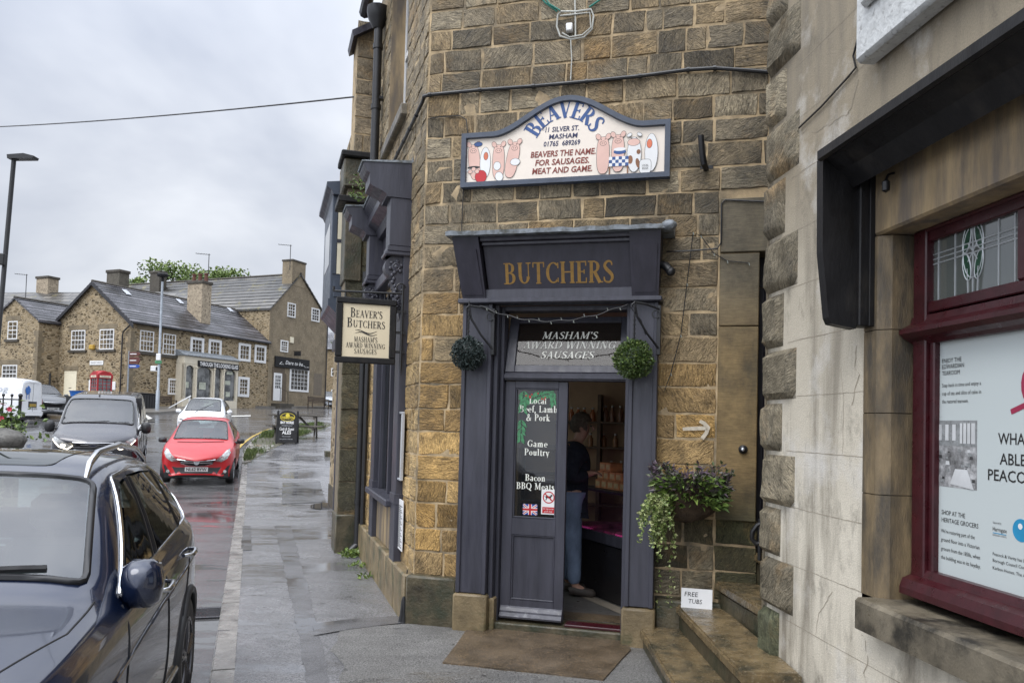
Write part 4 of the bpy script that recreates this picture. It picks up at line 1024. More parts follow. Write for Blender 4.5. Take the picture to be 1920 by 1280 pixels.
def blob(cx, cz, rx, rz, m, rot=0.0, sq=2.0, out_=True):
    pts = []
    for i in range(22):
        a = 2*pi*i/22; c, s_ = cos(a), sin(a); x = rx*math.copysign(abs(c)**(2/sq), c); z_ = rz*math.copysign(abs(s_)**(2/sq), s_)
        pts.append((cx+x*cos(rot)-z_*sin(rot), cz+x*sin(rot)+z_*cos(rot)))
    if out_:
        kk[0] += 1; po = inset(pts, -.0028); m_.add([(x, Y0-.001-kk[0]*.00009, z) for x, z in po], [tuple(range(22))], 4)
    kk[0] += 1; m_.add([(x, Y0-.001-kk[0]*.00009, z) for x, z in pts], [tuple(range(22))], m)
def pig(cx, cz, h, rot=0.0):
    blob(cx, cz, .05, h*.5, 0, rot, 2.8); hx = cx - sin(rot)*h*.34; hz = cz + cos(rot)*h*.34
    blob(hx-.04, hz+.05, .018, .024, 0, .5); blob(hx+.04, hz+.05, .018, .024, 0, -.5); blob(hx, hz-.005, .024, .017, 0)
    for dx in (-.008, .008): blob(hx+dx, hz-.004, .003, .005, 4, 0, 2, False); blob(hx+dx*2, hz+.028, .004, .004, 4, 0, 2, False)
pig(.105, .21, .30, .12); blob(.10, .165, .055, .012, 4, 0, 2, False); blob(.09, .14, .058, .012, 1, 0, 2, False); blob(.135, .36, .035, .018, 3)
blob(.20, .20, .045, .13, 1); blob(.205, .255, .018, .032, 2); blob(.165, .085, .05, .052, 5)
for dx in (-.03, 0, .03): blob(.10+dx, .15-.02*abs(dx)/.03, .018, .016, 0)
pig(.315, .20, .29); blob(.305, .165, .03, .035, 1); pig(.435, .21, .30, -.18); blob(.46, .19, .04, .028, 1); blob(.325, .075, .032, .038, 1, .4)
m_.build('painted_animals', [MAT['pigpink'], MAT['white'], MAT['orange'], MAT['signblue'], MAT['ink'], MAT['red'], MAT['cowbrown']], asg); m_ = MB()
pig(1.19, .20, .30); pig(1.31, .21, .30); blob(1.325, .22, .05, .02, 3, 0, 2, False); blob(1.325, .24, .05, .014, 1, 0, 2, False)
blob(1.44, .19, .055, .14, 1); blob(1.435, .29, .048, .028, 0); blob(1.41, .15, .02, .035, 6, 0, 2, False); blob(1.47, .12, .016, .04, 6, .2, 2, False); blob(1.475, .21, .016, .02, 6, 0, 2, False)
for dx in (-.02, .02): blob(1.435+dx, .325, .004, .005, 4, 0, 2, False)
blob(1.40, .35, .02, .012, 1, .5); blob(1.48, .35, .02, .012, 1, -.5)
blob(1.575, .20, .05, .15, 1); blob(1.56, .27, .02, .035, 2); blob(1.53, .09, .045, .055, 1, 0, 4); sans(m_, 'LOCAL', 1.53, .09, .016, Y0-.012, 4, .05, 'c'); sans(m_, 'EGGS', 1.53, .066, .016, Y0-.012, 4, .045, 'c')
for i in range(6):
    for j in range(3):
        kk[0] += 1; x, z_ = 1.24+.026*i, .155-.026*j; m_.add([(x, Y0-.011, z_), (x+.026, Y0-.011, z_), (x+.026, Y0-.011, z_+.026), (x, Y0-.011, z_+.026)], [(0, 1, 2, 3)], 3 if (i+j) % 2 else 1)
for x in (1.245, 1.39): m_.add([(x-.005, Y0-.0105, .03), (x+.005, Y0-.0105, .03), (x+.005, Y0-.0105, .11), (x-.005, Y0-.0105, .11)], [(0, 1, 2, 3)], 6)
m_.build('painted_animals', [MAT['pigpink'], MAT['white'], MAT['orange'], MAT['signblue'], MAT['ink'], MAT['red'], MAT['cowbrown']], asg)

# hanging sign across the pavement
HF = frame(Vector((-.7961, 6.6818, 0)) + Vector((-.29703, .95487, 0))*.60 + Vector((-.95487, -.29703, 0))*.10, (.95487, .29703))
x0, zt = on(HF, 635, 556); x1, zb = on(HF, 741, 684); z0_, _ = 0, 0
_, zl = on(HF, 624, 678)
HZ0, HZ1, HX0, HX1 = zb, zt, on(HF, 629, 620)[0], on(HF, 742, 620)[0]
hs = thing('hanging_sign', 'square cream sign in a black frame hanging from an iron bracket over the pavement', 'sign', HF)
MAT['signcream'] = pm('cream sign face', (.66, .57, .40), .45, var=.06, vs=3)
m_ = MB(); m_.box(HX0+.05, HX1-.05, -.012, .012, HZ0+.05, HZ1-.05, 0); m_.build('sign_panel', [MAT['signcream']], hs)
m_ = MB()
for a, b, c, d in ((HX0, HX1, HZ0, HZ0+.055), (HX0, HX1, HZ1-.055, HZ1), (HX0, HX0+.06, HZ0+.055, HZ1-.055), (HX1-.06, HX1, HZ0+.055, HZ1-.055)): m_.box(a, b, -.03, .03, c, d, 0, .008)
m_.build('sign_frame', [MAT['blackpaint']], hs)
m_ = MB(); cx = (HX0+HX1)/2; hh = HZ1-HZ0; p = Pen(m_, -.0125, 0, T=.15, t=.05, dep=.002)
for txt, fz, sz, wd, sm in (("BEAVER'S", .70, .090, .66, .76), ('BUTCHERS', .545, .090, .78, .76), ("MASHAM'S", .325, .050, .48, None), ('AWARD WINNING', .235, .047, .80, None), ('SAUSAGES', .145, .047, .46, None)):
    p.line(txt, cx, HZ0+hh*fz, sz*hh/.62, track=.04, width=wd*(HX1-HX0-.1), small=sm)
for dz in (0, .018):
    p.ribbon([(cx-.10+.2*i/16, HZ0+hh*.455+dz+.014*sin(2*pi*i/16+dz*40)) for i in range(17)], [.002+.007*sin(pi*i/16) for i in range(17)], lambda u, v: (u, v))
m_.build('sign_lettering', [MAT['ink']], hs)
m_ = MB(); m_.tube([(HX0-.03, 0, HZ1+.05), (HX1+.06, 0, HZ1+.07)], .010, 8)
for x in (HX0+.08, HX1-.08): m_.tube([(x, 0, HZ1-.005), (x, 0, HZ1+.06)], .007, 6)
m_.tube([(HX0-.03, 0, HZ1+.05), (HX0-.03, 0, HZ1+.09)], .012, 6)
m_.tube([(HX1+.03+.05*cos(a_*.5)*(1-a_*.05), 0, HZ1+.12+.05*sin(a_*.5)*(1-a_*.05)) for a_ in range(16)], .007, 6)
m_.tube([(HX1+.055, 0, HZ0-.05), (HX1+.055, 0, HZ1+.15)], .012, 8)
for zz in (HZ0+.12, HZ0+.30, HZ1-.1): m_.box(HX1+.0, HX1+.09, -.008, .008, zz-.012, zz+.012)
m_.build('sign_bracket', [MAT['iron']], hs, 40)

# framed menu and paper notice on the street wall
NF = FS
def street_panel(name, label, cat, pxl, pyt, pyb, wd, mats, fn):
    a = on(FS, pxl, (pyt+pyb)/2)[0]; zt_ = on(FS, pxl, pyt)[1]; zb_ = on(FS, pxl, pyb)[1]
    o = thing(name, label, cat, FS @ F2(a-wd/2, -.03, zb_)); fn(o, wd, zt_-zb_); return o
MAT['paper'] = pm('white paper notice', (.70, .70, .70), .6, var=.06); MAT['metal'] = pm('pale aluminium frame', (.55, .57, .60), .35, .6, var=.1); MAT['printgrey'] = pm('printed page', (.38, .36, .30), .5, var=.35, vs=14)
def fr(o, w_, h):
    m_ = MB()
    for a, b, c, d in ((-w_/2, w_/2, 0, .02), (-w_/2, w_/2, h-.02, h), (-w_/2, -w_/2+.02, .02, h-.02), (w_/2-.02, w_/2, .02, h-.02)): m_.box(a, b, -.03, .0, c, d, 0, .004)
    m_.build('frame', [MAT['metal']], o); m_ = MB(); m_.box(-w_/2+.02, w_/2-.02, -.012, .0, .02, h-.02); m_.build('page', [MAT['printgrey']], o)
def pp(o, w_, h):
    m_ = MB(); m_.box(-w_/2, w_/2, -.006, .0, 0, h); m_.build('sheet', [MAT['paper']], o)
    m_ = MB()
    for i in range(22): m_.box(-w_/2+.03, w_/2-.03-.04*(i % 3), -.0075, -.006, h*.05+h*.85*i/22, h*.05+h*.85*i/22+h*.018)
    m_.build('printed_lines', [MAT['ink']], o)
street_panel('framed_menu', 'narrow silver framed menu board fixed to the street wall', 'notice', 764, 772, 902, .30, None, fr)
street_panel('paper_notice', 'white laminated paper notice on the street wall below the framed menu', 'notice', 762, 938, 1035, .26, None, pp)

# ------------------------------------------------------------------ clipped box balls on their brackets
def box_ball(name, label, px, py, R, mt, seed, yoff):
    x, z = on(FF, px, py, yoff)
    F = FF @ F2(x, yoff, z); o = thing(name, label, 'topiary', F, 'box balls either side of the door'); r_ = random.Random(seed)
    m_ = MB(); m_.ball((0, 0, 0), R*.8, 14, 10, 0, .04, r_, tint=(.05, 0, 0, 1))
    for i in range(2300):
        d = rdir(r_); rr_ = R*r_.uniform(.78, 1.04)*(1+.13*mnoise.noise(d*2.3+Vector((seed, 0, 0)))); n_ = (d+rdir(r_)*.9).normalized()
        leaf(m_, d*rr_, n_, rdir(r_), R*r_.uniform(.12, .2), R*r_.uniform(.08, .13), (min(1, max(0, r_.gauss(.5, .28))), 0, 0, 1))
    m_.build('foliage', [mt], o)
    m_ = MB(); m_.tube([(.0, 0, R*.9), (0.0, 0, R+.30)], .006, 6)
    for k in range(8): m_.tube([(cos(a)*.01, sin(a)*.01, R+.02+.034*k+.012*sin(a)) for a in (0, 1.6, 3.2, 4.8, 6.28)], .003, 5)
    m_.build('chain', [MAT['iron']], o)
    m_ = MB(); zt_ = 2.56-z; 
    m_.box(.16, .19, .10-.0, .115+.06, zt_-.38, zt_, 0, .003)
    m_.tube([(.175, .10, zt_-.03), (.08, .04, zt_-.0), (0, 0, zt_+.01), (-.02, 0, zt_-.01), (-.02, 0, zt_-.03)], .009, 6)
    m_.tube([(0, 0, zt_+.0), (.02, .01, zt_-.10), (.09, .05, zt_-.22), (.175, .1, zt_-.33)], .009, 6)
    m_.tube([(0, 0, R+.3), (0, 0, zt_)], .004, 6)
    m_.tube([(.155+.03*cos(a/2), .09, zt_-.07+.03*sin(a/2)) for a in range(12)], .006, 5)
    m_.build('wall_bracket', [MAT['iron']], o)
    return o
box_ball('topiary_ball', 'dull dark grey green box ball hanging left of the shop door', 877, 663, .126, MAT['leaf_dark'], 5, -.24)
box_ball('topiary_ball', 'bright green clipped box ball hanging right of the shop door', 1188, 673, .14, MAT['leaf_box'], 6, -.30)
# fairy lights slung across the door head
fl_ = MB(); pts = []
for i in range(41):
    t = i/40; pts.append((-.18+1.2*t, -.19-.03*sin(pi*t), 2.575-.135*4*t*(1-t)*1.0+.006*sin(t*37)))
fl_.tube(pts, .0045, 5)
MAT['bulb'] = pm('clear bulb', (.25, .27, .24), .2)
for i in range(2, 40, 3):
    q_ = pts[i]; fl_.tube([q_, (q_[0]+.008*((-1)**i), q_[1]-.004, q_[2]+.022*(1 if i % 2 else -1))], .003, 5, 1)
zs_ = [(1.2, 2.2), (1.22, 2.0), (1.30, 1.9), (1.35, 2.05), (1.42, 2.35), (1.46, 2.75), (1.50, 3.15), (1.56, 3.12), (1.66, 2.98), (1.76, 2.92), (1.92, 2.90)]
fl_.tube([(1.02, -.19, 2.575), (1.12, -.14, 2.45)] + [(a, -.04, b) for a, b in zs_], .004, 5)
for a, b in zs_[3:]: fl_.tube([(a, -.045, b), (a+.006, -.05, b-.022)], .003, 5, 1)
o = fl_.build('fairy_lights', [MAT['iron'], MAT['bulb']], None, 40); o.matrix_world = FF; tag(o, 'sagging string of small fairy lights under the fascia and up the wall to the right', 'fairy lights')

# cables and odd ironwork
cb = MB()
cp = [on(FF, px, py, -.03) for px, py in ((806, 178), (900, 169), (1000, 162), (1100, 153), (1200, 143), (1290, 131), (1340, 128), (1400, 132), (1470, 138))]
cb.tube([(a, -.03, b) for a, b in cp], .016, 8)
for (a, b) in cp[:7]: cb.tube([(a-.012, -.03, b), (a+.012, -.03, b)], .021, 8); cb.box(a-.008, a+.008, -.03, 0, b-.008, b+.008)
w0 = cp[0]; TSp = lambda s_, y_, z_: tuple(TS @ Vector((-s_, y_, z_)))
cb.tube([(w0[0], -.03, w0[1]), (-.785, -.03, w0[1]-.01), TSp(.03, -.035, w0[1]-.03), TSp(.5, -.035, w0[1]-.04), TSp(2.4, -.035, w0[1]-.05)], .016, 8)
for s_ in (.35, .7, 1.05, 1.4, 1.75): cb.tube([TSp(s_-.012, -.035, w0[1]-.04), TSp(s_+.012, -.035, w0[1]-.04)], .021, 8)
o = cb.build('black_cable', [MAT['iron']], None, 40); o.matrix_world = FF; tag(o, 'thick black cable clipped across the wall above the arched sign and round the corner', 'cable')
cw = MB(); C3 = lambda L_, y_=-.025: [(*on(FF, px, py, y_)[:1], y_, on(FF, px, py, y_)[1]) for px, py in L_]
cw.tube(C3([(1046, 28), (1052, 22), (1080, 22), (1108, 18), (1113, 30), (1110, 55), (1095, 70), (1070, 74), (1050, 68), (1044, 50)]), .008, 6, 0, True)
cw.tube(C3([(1050, 30), (1078, 27), (1106, 24), (1108, 52), (1092, 66), (1068, 70), (1054, 62)], -.035), .006, 6, 0)
cw.tube(C3([(1078, 0), (1079, 40), (1079, 68)]), .007, 6); cw.tube(C3([(1070, 74), (1072, 110), (1070, 150)]), .005, 6)
cw.tube(C3([(1010, -10), (1022, 5), (1045, 22)]), .008, 6, 1); cw.tube(C3([(1135, -15), (1125, 0), (1105, 14)]), .008, 6, 1); cw.tube(C3([(1018, -10), (1030, 8), (1050, 20)], -.035), .007, 6, 1)
a, b = on(FF, 1068, 53, -.03); cw.box(a-.026, a+.026, -.06, 0, b-.032, b+.032, 2, .006)
o = cw.build('coiled_cable', [pm('grey cable', (.42, .42, .38), .5), pm('green cable', (.02, .16, .12), .5), MAT['white']], None, 40); o.matrix_world = FF; tag(o, 'coiled grey and green cables round a white junction box high on the front wall', 'cable')
tw = MB()
def thin(L_, y_=-.022, r_=.0045): tw.tube(C3(L_, y_), r_, 5)
thin([(806, 222), (830, 219), (862, 217), (874, 224), (877, 250)]); thin([(869, 355), (866, 420), (864, 520), (861, 560), (875, 580)])
thin([(1250, 472), (1300, 470), (1345, 466), (1352, 455), (1353, 382), (1360, 375), (1435, 378)], -.04, .006)
o = tw.build('thin_wall_cable', [MAT['iron']], None, 40); o.matrix_world = FF; tag(o, 'thin black wires looped down the stone beside the fascia and over the passage', 'cable')
sp = MB(); a, b = on(FF, 1325, 318, 0); sp.box(a-.05, a+.05, -.012, .01, b-.03, b+.03, 0, .004); sp.tube([(a-.005, -.02, b), (a-.02, -.10, b+.02), (a-.035, -.13, b+.10), (a-.045, -.15, b+.22)], [.022, .026, .024, .024], 10)
o = sp.build('iron_bracket', [MAT['iron']], None, 40); o.matrix_world = FF; tag(o, 'stubby black iron tube bracket sticking up from the wall right of the arched sign', 'bracket')
fo = MB(); a, b = on(FF, 1252, 503, -.12); fo.tube([(1.24, -.10, b+.04), (1.30, -.12, b+.02), (1.34, -.14, b-.03)], [.03, .034, .03], 10); fo.ball((1.34, -.14, b-.03), .036, 10, 8)
o = fo.build('flood_lamp', [MAT['iron']], None, 40); o.matrix_world = FF; tag(o, 'small black lamp fitting on the side of the fascia board', 'lamp')
ar = MB(); MAT['chalk'] = pm('white painted arrow', (.52, .46, .36), .8, var=.25, vs=30)
def stroke(L_, w_):
    q_ = C3(L_, -.030); P2 = [(k[0], k[2]) for k in q_]; pe = Pen(ar, -.024, 0, dep=.0); pe.ribbon(P2, [w_*.8]+[w_]*(len(P2)-1), lambda u, v: (u, v))
stroke([(1280, 804), (1300, 803), (1326, 802)], .03); stroke([(1312, 789), (1320, 793), (1328, 801), (1324, 812), (1316, 822)], .03)
o = ar.build('painted_arrow', [MAT['chalk']], None); o.matrix_world = FF; tag(o, 'faded white arrow painted on the stone, pointing right to the passage', 'painted arrow')
db = MB(); a, b = on(FF, 1393, 842, -.03); db.lathe([(.034, 0), (.034, -.012), (.028, -.022), (.0, -.032)], (a, -.03, b), 16, 0, 'y'); db.lathe([(.013, -.03), (.013, -.04), (0, -.044)], (a, -.03, b), 12, 1, 'y')
o = db.build('door_bell', [MAT['iron'], MAT['chrome']], None, 40); o.matrix_world = FF; tag(o, 'round black bell push on the tooled jamb of the passage', 'door bell')
hr_ = MB(); HR = C3([(1432, 978), (1420, 984), (1411, 996), (1410, 1010), (1418, 1019), (1428, 1016), (1430, 1006)], -.25); hr_.tube(HR, .018, 8); hr_.tube([HR[0], (2.3, -.25, HR[0][2]+.12)], .018, 8); hr_.tube([(2.02, -.25, .68), (2.02, -.25, HR[0][2]+.02)], .015, 8)
o = hr_.build('handrail', [MAT['iron']], None, 40); o.matrix_world = FF; tag(o, 'black iron handrail with a scrolled end at the passage steps', 'handrail')
cp_ = MB(); cp_.lathe([(.05, 0), (.032, .09), (.022, .20), (.01, .235), (0, .24)], (0, 0, 0), 14); cp_.tube([(.0, 0, .2), (.015, .05, .45)], .006, 5)
bp = on_ground(756, 1166, .13); o = cp_.build('cable_guard', [MAT['iron']], None, 40); o.location = (bp.x, bp.y, bp.z-.02); tag(o, 'small black cone shaped cable guard standing at the foot of the corner', 'cable guard')

# ------------------------------------------------------------------ hanging flower basket by the steps
x, z = on(FF, 1285, 935, -.2); BF = FF @ F2(x, -.2, z) @ Matrix.Scale(.93, 4)
fb = thing('flower_basket', 'wall basket of purple sage and trailing variegated ivy beside the steps', 'flower basket', BF)
m_ = MB(); r_ = random.Random(21); m_.ball((0, .02, -.02), (.26, .17, .16), 20, 12, 0, .10, r_); m_.build('basket', [MAT['soil']], fb, 50)
def leaves(name, mt, gen, n, l, w_):
    m_ = MB()
    for i in range(n):
        p_, d_ = gen(i); leaf(m_, p_, d_, rdir(r_), r_.uniform(*l), r_.uniform(*w_), (r_.random(), 0, 0, 1))
    return m_
def dome(i):
    a = r_.uniform(0, 2*pi); q_ = math.sqrt(r_.random()); h = r_.uniform(.02, .26)
    p_ = Vector((.29*q_*cos(a)+.04, .15*q_*sin(a)-.05, .05+h*.75*(1-.6*q_))); return p_, Vector((cos(a)*.8, sin(a)*.6-.4, r_.uniform(-.3, .9)))
m_ = leaves('x', None, dome, 330, (.05, .10), (.022, .042)); 
for k in range(34):
    a = r_.uniform(0, 2*pi); b = Vector((.20*cos(a)+.04, .1*sin(a)-.03, .10)); t = b + Vector((cos(a)*.12, sin(a)*.05, r_.uniform(.06, .19))); m_.tube([b, (b+t)/2+Vector((0, 0, .03)), t], .003, 4, 0, tint=(.1, 0, 0, 1))
    for j in range(11): leaf(m_, b.lerp(t, .3+.07*j), Vector((r_.uniform(-1, 1), r_.uniform(-1, .4), r_.uniform(0, .9))), rdir(r_), .05, .024, (r_.random(), 0, 0, 1))
m_.build('purple_foliage', [MAT['leaf_purple']], fb)
def gl(i):
    a = r_.uniform(0, 2*pi); q_ = r_.uniform(.5, 1); return Vector((.28*q_*cos(a)+.04, .14*q_*sin(a)-.08, r_.uniform(-.05, .19))), Vector((cos(a), sin(a)-.3, r_.uniform(-.7, .5)))
leaves('x', None, gl, 430, (.05, .095), (.025, .045)).build('green_foliage', [MAT['leaf_green']], fb)
m_ = MB()
for k in range(46):
    x0 = r_.uniform(-.24, -.08); ln = r_.uniform(.10, .42)*(1.35 if r_.random() < .15 else 1); x0_ = Vector((x0, r_.uniform(-.2, -.05), .03)); n_ = int(ln/.022); drift = r_.uniform(-.09, .09)
    pts = []
    for j in range(n_+1):
        t = j/n_; p_ = x0_ + Vector((drift*t-.05*sin(t*1.6), -.06*sin(t*2.5), .05*sin(t*3)-ln*t)); pts.append(p_)
        for q_ in range(2): leaf(m_, p_, Vector((r_.uniform(-1, 1), r_.uniform(-1.2, .2), r_.uniform(-.6, .6))), rdir(r_), r_.uniform(.022, .038), r_.uniform(.022, .034), (r_.random(), 0, 0, 1))
    m_.tube(pts, .002, 4, 0, tint=(.1, 0, 0, 1))
for k in range(8):
    x0 = -.16+r_.uniform(-.08, .12); pts = []
    for j in range(14):
        p_ = Vector((x0+.02*sin(j), -.12, -.33-.040*j)); pts.append(p_)
        if r_.random() < .45: leaf(m_, p_, Vector((r_.uniform(-1, 1), -1, .2)), rdir(r_), .034, .034, (r_.random(), 0, 0, 1))
m_.build('trailing_ivy', [MAT['leaf_varieg']], fb)

# ------------------------------------------------------------------ steps and card
st = thing('stone_steps', 'worn brown sandstone steps rising to the passage beside the tearoom', 'steps', Vector((1.03, 5.3, -.06)))
for i, (xa, ya, xb, yb, zt_, xr) in enumerate(((1.012, 3.7, 1.029, 6.22, .085, 1.62), (1.322, 4.43, 1.303, 6.14, .268, 1.66), (1.68, 5.03, 1.592, 6.07, .464, 2.3), (1.90, 5.2, 1.864, 6.0, .698, 3.2))):
    m_ = MB(); m_.T = Matrix.Translation((-1.03, -5.3, .06))
    m_.prism([(xa, ya), (xr, ya), (xr, yb-(xr-xb)*.26), (xb, yb)], zt_-.07, zt_, 'z', 0)
    m_.prism([(xa+.025, ya+.02), (xr, ya+.02), (xr, yb-(xr-xb)*.26), (xb+.025, yb)], zt_-.32, zt_-.072, 'z', 1)
    so = m_.build('step', [MAT['step'], MAT['plinth']], st)
    bm = bmesh.new(); bm.from_mesh(so.data); bmesh.ops.bevel(bm, geom=[e for e in bm.edges if e.calc_length() > .2], offset=.014, segments=2, affect='EDGES'); bm.to_mesh(so.data); bm.free()
rk = MB(); r_ = random.Random(31)
for i in range(16): rk.ball((1.43+r_.uniform(-.08, .12), 4.36+r_.uniform(-.12, .1), -.02+.05*i*.9*(.5 if i > 8 else 1)*.6), (r_.uniform(.05, .09), r_.uniform(.05, .08), r_.uniform(.035, .06)), 9, 6, 0, .16, r_)
o = rk.build('rubble_stone', [pm('mossy rubble', (.20, .17, .11), .7, var=.5, vs=7, bump=.8, bs=30, dirt=((.05, .06, .022), .5, 6))], None, 50); tag(o, 'rough mossy rubble at the foot of the tearoom corner beside the lower steps', 'rubble')
a = on(FF, 1305, 1112, -.10); KF = FF @ F2(*on(FF, 1306, 1130, -.12)[:1], -.12, .268) @ Matrix.Rotation(rad(-14), 4, 'X')
cd = thing('handwritten_card', 'white card with handwriting leaning on the wall at the second step', 'card', KF)
m_ = MB(); m_.box(-.115, .115, 0, .006, 0, .145); m_.build('card_sheet', [MAT['white']], cd); m_ = MB()
sans(m_, 'FREE', -.09, .085, .034, -.0005, 0, .10, shear=.1); sans(m_, 'TUBS', -.06, .035, .032, -.0005, 0, .10, shear=.1); m_.build('handwriting', [MAT['ink']], cd)
# ================================================================== tearoom on the right
tea = thing('tearoom_building', 'pale rendered tearoom building with stone quoins, a black canopy and a maroon window', 'building', FT)
onT = lambda px, py, y=0.0: on(FT, px, py, y)
WX0, WX1, WZ0, WZ1 = 1.275, 3.3, .86, 2.58
m_ = MB()
sheet_with_holes(m_, .02, 4.6, -.3, 6.2, [(1.135, WX1+.14, .68, 2.90)], 0, 0)
m_.quad((.02, 0, -.3), (.02, 0, 6.2), (.02, 3, 6.2), (.02, 3, -.3)); m_.quad((4.6, 0, -.3), (4.6, 3, -.3), (4.6, 3, 6.2), (4.6, 0, 6.2)); m_.quad((.02, 3, -.3), (.02, 3, 6.2), (4.6, 3, 6.2), (4.6, 3, -.3))
m_.quad((.02, 0, 6.2), (4.6, 0, 6.2), (4.6, 3, 6.2), (.02, 3, 6.2))
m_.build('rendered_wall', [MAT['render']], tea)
# scored joints in the render
MAT['score'] = pm('scored joint', (.29, .25, .19), .9, var=.3, vs=14)
m_ = MB(); rj = random.Random(5)
zs = [onT(1530, y)[1] for y in (413, 523, 630, 740, 849, 961)]
dz = zs[0]-zs[1]; zs = [zs[0]+dz*3, zs[0]+dz*2, zs[0]+dz] + zs + [zs[-1]-dz, zs[-1]-2*dz]
for i, zz in enumerate(zs):
    x1_ = 4.5 if zz > 3.25 or zz < .65 else 1.13
    n_ = 40; w_ = [.0012+.0022*abs(mnoise.noise(Vector((k*.4, i*3.1, 0)))) for k in range(n_+1)]
    pts = [(.3+(x1_-.3)*k/n_, zz+.004*mnoise.noise(Vector((k*.3, i*7.7, 1)))) for k in range(n_+1)]
    v = [(x, -.0012, z_+q_) for (x, z_), q_ in zip(pts, w_)] + [(x, -.0012, z_-q_) for (x, z_), q_ in zip(pts, w_)]
    m_.add(v, [(k, n_+1+k, n_+2+k, k+1) for k in range(n_)], 0)
def crack(L_, w_):
    P_2 = [onT(px, py) for px, py in L_]; Q = []
    for (a, b), (c, d) in zip(P_2, P_2[1:]):
        for k in range(4): t = k/4; Q.append((a+(c-a)*t+rj.uniform(-.006, .006), b+(d-b)*t+rj.uniform(-.006, .006)))
    Q.append(P_2[-1]); n_ = len(Q)
    v = [(x-w_/2, -.0018, z_+w_/2) for x, z_ in Q] + [(x+w_/2, -.0018, z_-w_/2) for x, z_ in Q]
    m_.add(v, [(k, n_+k, n_+k+1, k+1) for k in range(n_-1)], 0)
crack([(1606, 128), (1608, 150), (1602, 180), (1594, 205), (1590, 215), (1598, 225), (1601, 240)], .006)
crack([(1590, 215), (1575, 218), (1560, 232), (1545, 238), (1530, 250), (1512, 243), (1502, 250)], .005)
crack([(1606, 650), (1603, 690), (1612, 700), (1604, 730), (1597, 760)], .004); crack([(1610, 1175), (1622, 1200), (1628, 1240), (1620, 1262), (1625, 1280)], .004)
crack([(1578, 690), (1582, 760), (1580, 850)], .0025); crack([(1560, 1110), (1548, 1130), (1535, 1150), (1530, 1190)], .0025)
m_.build('scored_joints', [MAT['score']], tea)
# quoins: long and short blocks up the far corner, standing proud
qm = MB(); rq = random.Random(12); bnd = [(120, 0), (240, -1)]
zq = [onT(1470, y)[1] for y in (1255, 1150, 1050, 952, 850, 752, 652, 545, 440, 330, 225)]
dzq = (zq[-1]-zq[0])/(len(zq)-1); zq = [zq[0]-dzq] + zq + [zq[-1]+dzq*k for k in (1, 2, 3, 4, 5, 6)]
def quoin(xl, z0, z1, seed):
    c = lerp((.17, .145, .10), (.30, .255, .175), rq.random())
    if z0 < .35: c = (.10, .105, .06)
    nx, nz, ny = 8, 8, 6; e = .022; v = []; f = []
    D = .045
    # front face grid and left return face grid with bevel-like roll
    for face in (0, 1):
        b = len(v); w_ = xl if face == 0 else .45
        for j in range(nz+1):
            for i in range(nx+1):
                a, t = i/nx, j/nz; x = a*w_; zz = z0+.012+(z1-z0-.024)*t
                ed = min(x, w_-x, (z1-z0)*t, (z1-z0)*(1-t)); r_ = math.sqrt(max(0, 1-(1-min(1, ed/e))**2)) if ed < e else 1
                nn = mnoise.noise(Vector((x*6, zz*6, seed)))*.012 + mnoise.noise(Vector((x*18, zz*18, seed)))*.006
                if face == 0: v.append((x-.0, -D*r_ - nn*min(1, ed/e), zz))
                else: v.append((-.0-.03*r_ - nn*min(1, ed/e), x, zz))
        for j in range(nz):
            for i in range(nx):
                q_ = (b+j*(nx+1)+i, b+j*(nx+1)+i+1, b+(j+1)*(nx+1)+i+1, b+(j+1)*(nx+1)+i); f.append(q_ if face == 0 else q_[::-1])
    qm.add(v, f, 0, (*c, rq.random()))
for k, (a, b) in enumerate(zip(zq, zq[1:])):
    quoin(.41 if k % 2 == 0 else .235, a, b, k*3.7)
qm.box(-.02, .06, .0, .45, -.3, 6.2, 1)
qm.build('quoin_stones', [MAT['quoin'], MAT['mortar_dark']], tea, 50)
# lintel, jamb, sill
m_ = MB(); m_.box(1.2, WX1+.3, -.004, .2, WZ1, 2.95, 0, .012); m_.build('lintel', [MAT['lintel']], tea)
m_ = MB(); zj = [WZ0-.02, 1.33, 1.72, 2.12, WZ1-.004]
for a, b in zip(zj, zj[1:]): m_.prism([(1.135, -.004), (1.245, -.004), (1.285, .05), (1.285, .22), (1.135, .22)], a+.002, b-.002, 'z', 0)
m_.build('jamb_stone', [MAT['jamb']], tea)
m_ = MB()
m_.prism([(.2, WZ0-.02), (.2, .70), (-.10, .70), (-.10, .83), (-.085, .845)], onT(1603, 1140, -.1)[0], WX1+.3, 'x', 0)
m_.build('stone_sill', [MAT['sill']], tea)
# window
YF = .155
fx0 = onT(1717, 800, YF)[0]; gx0 = onT(1750, 800, YF)[0]
gz0 = onT(1750, 1072, YF)[1]; tz0 = onT(1752, 642, YF)[1]; tz1 = onT(1735, 588, YF)[1]; lx0 = onT(1738, 520, YF)[0]; lz1 = onT(1738, 455, YF)[1]
m_ = MB()
m_.box(fx0, gx0-.035, YF-.02, YF+.06, WZ0+.0, WZ1, 0, .006); m_.box(gx0-.035, gx0, YF, YF+.06, gz0-.01, tz0+.02, 0, .006)
m_.prism([(YF+.06, gz0), (YF-.005, gz0), (YF-.015, gz0-.02), (YF-.02, gz0-.035), (YF-.06, gz0-.05), (YF-.075, gz0-.09), (YF-.075, gz0-.12), (YF+.06, gz0-.13)], fx0-.0, WX1, 'x', 0)
m_.prism([(YF+.06, tz0), (YF+.0, tz0), (YF-.02, tz0+.015), (YF-.05, tz0+.03), (YF-.075, tz0+.05), (YF-.075, tz0+.07), (YF-.02, tz0+.10), (YF-.01, tz1-.01), (YF+.06, tz1)], fx0-.02, WX1, 'x', 0)
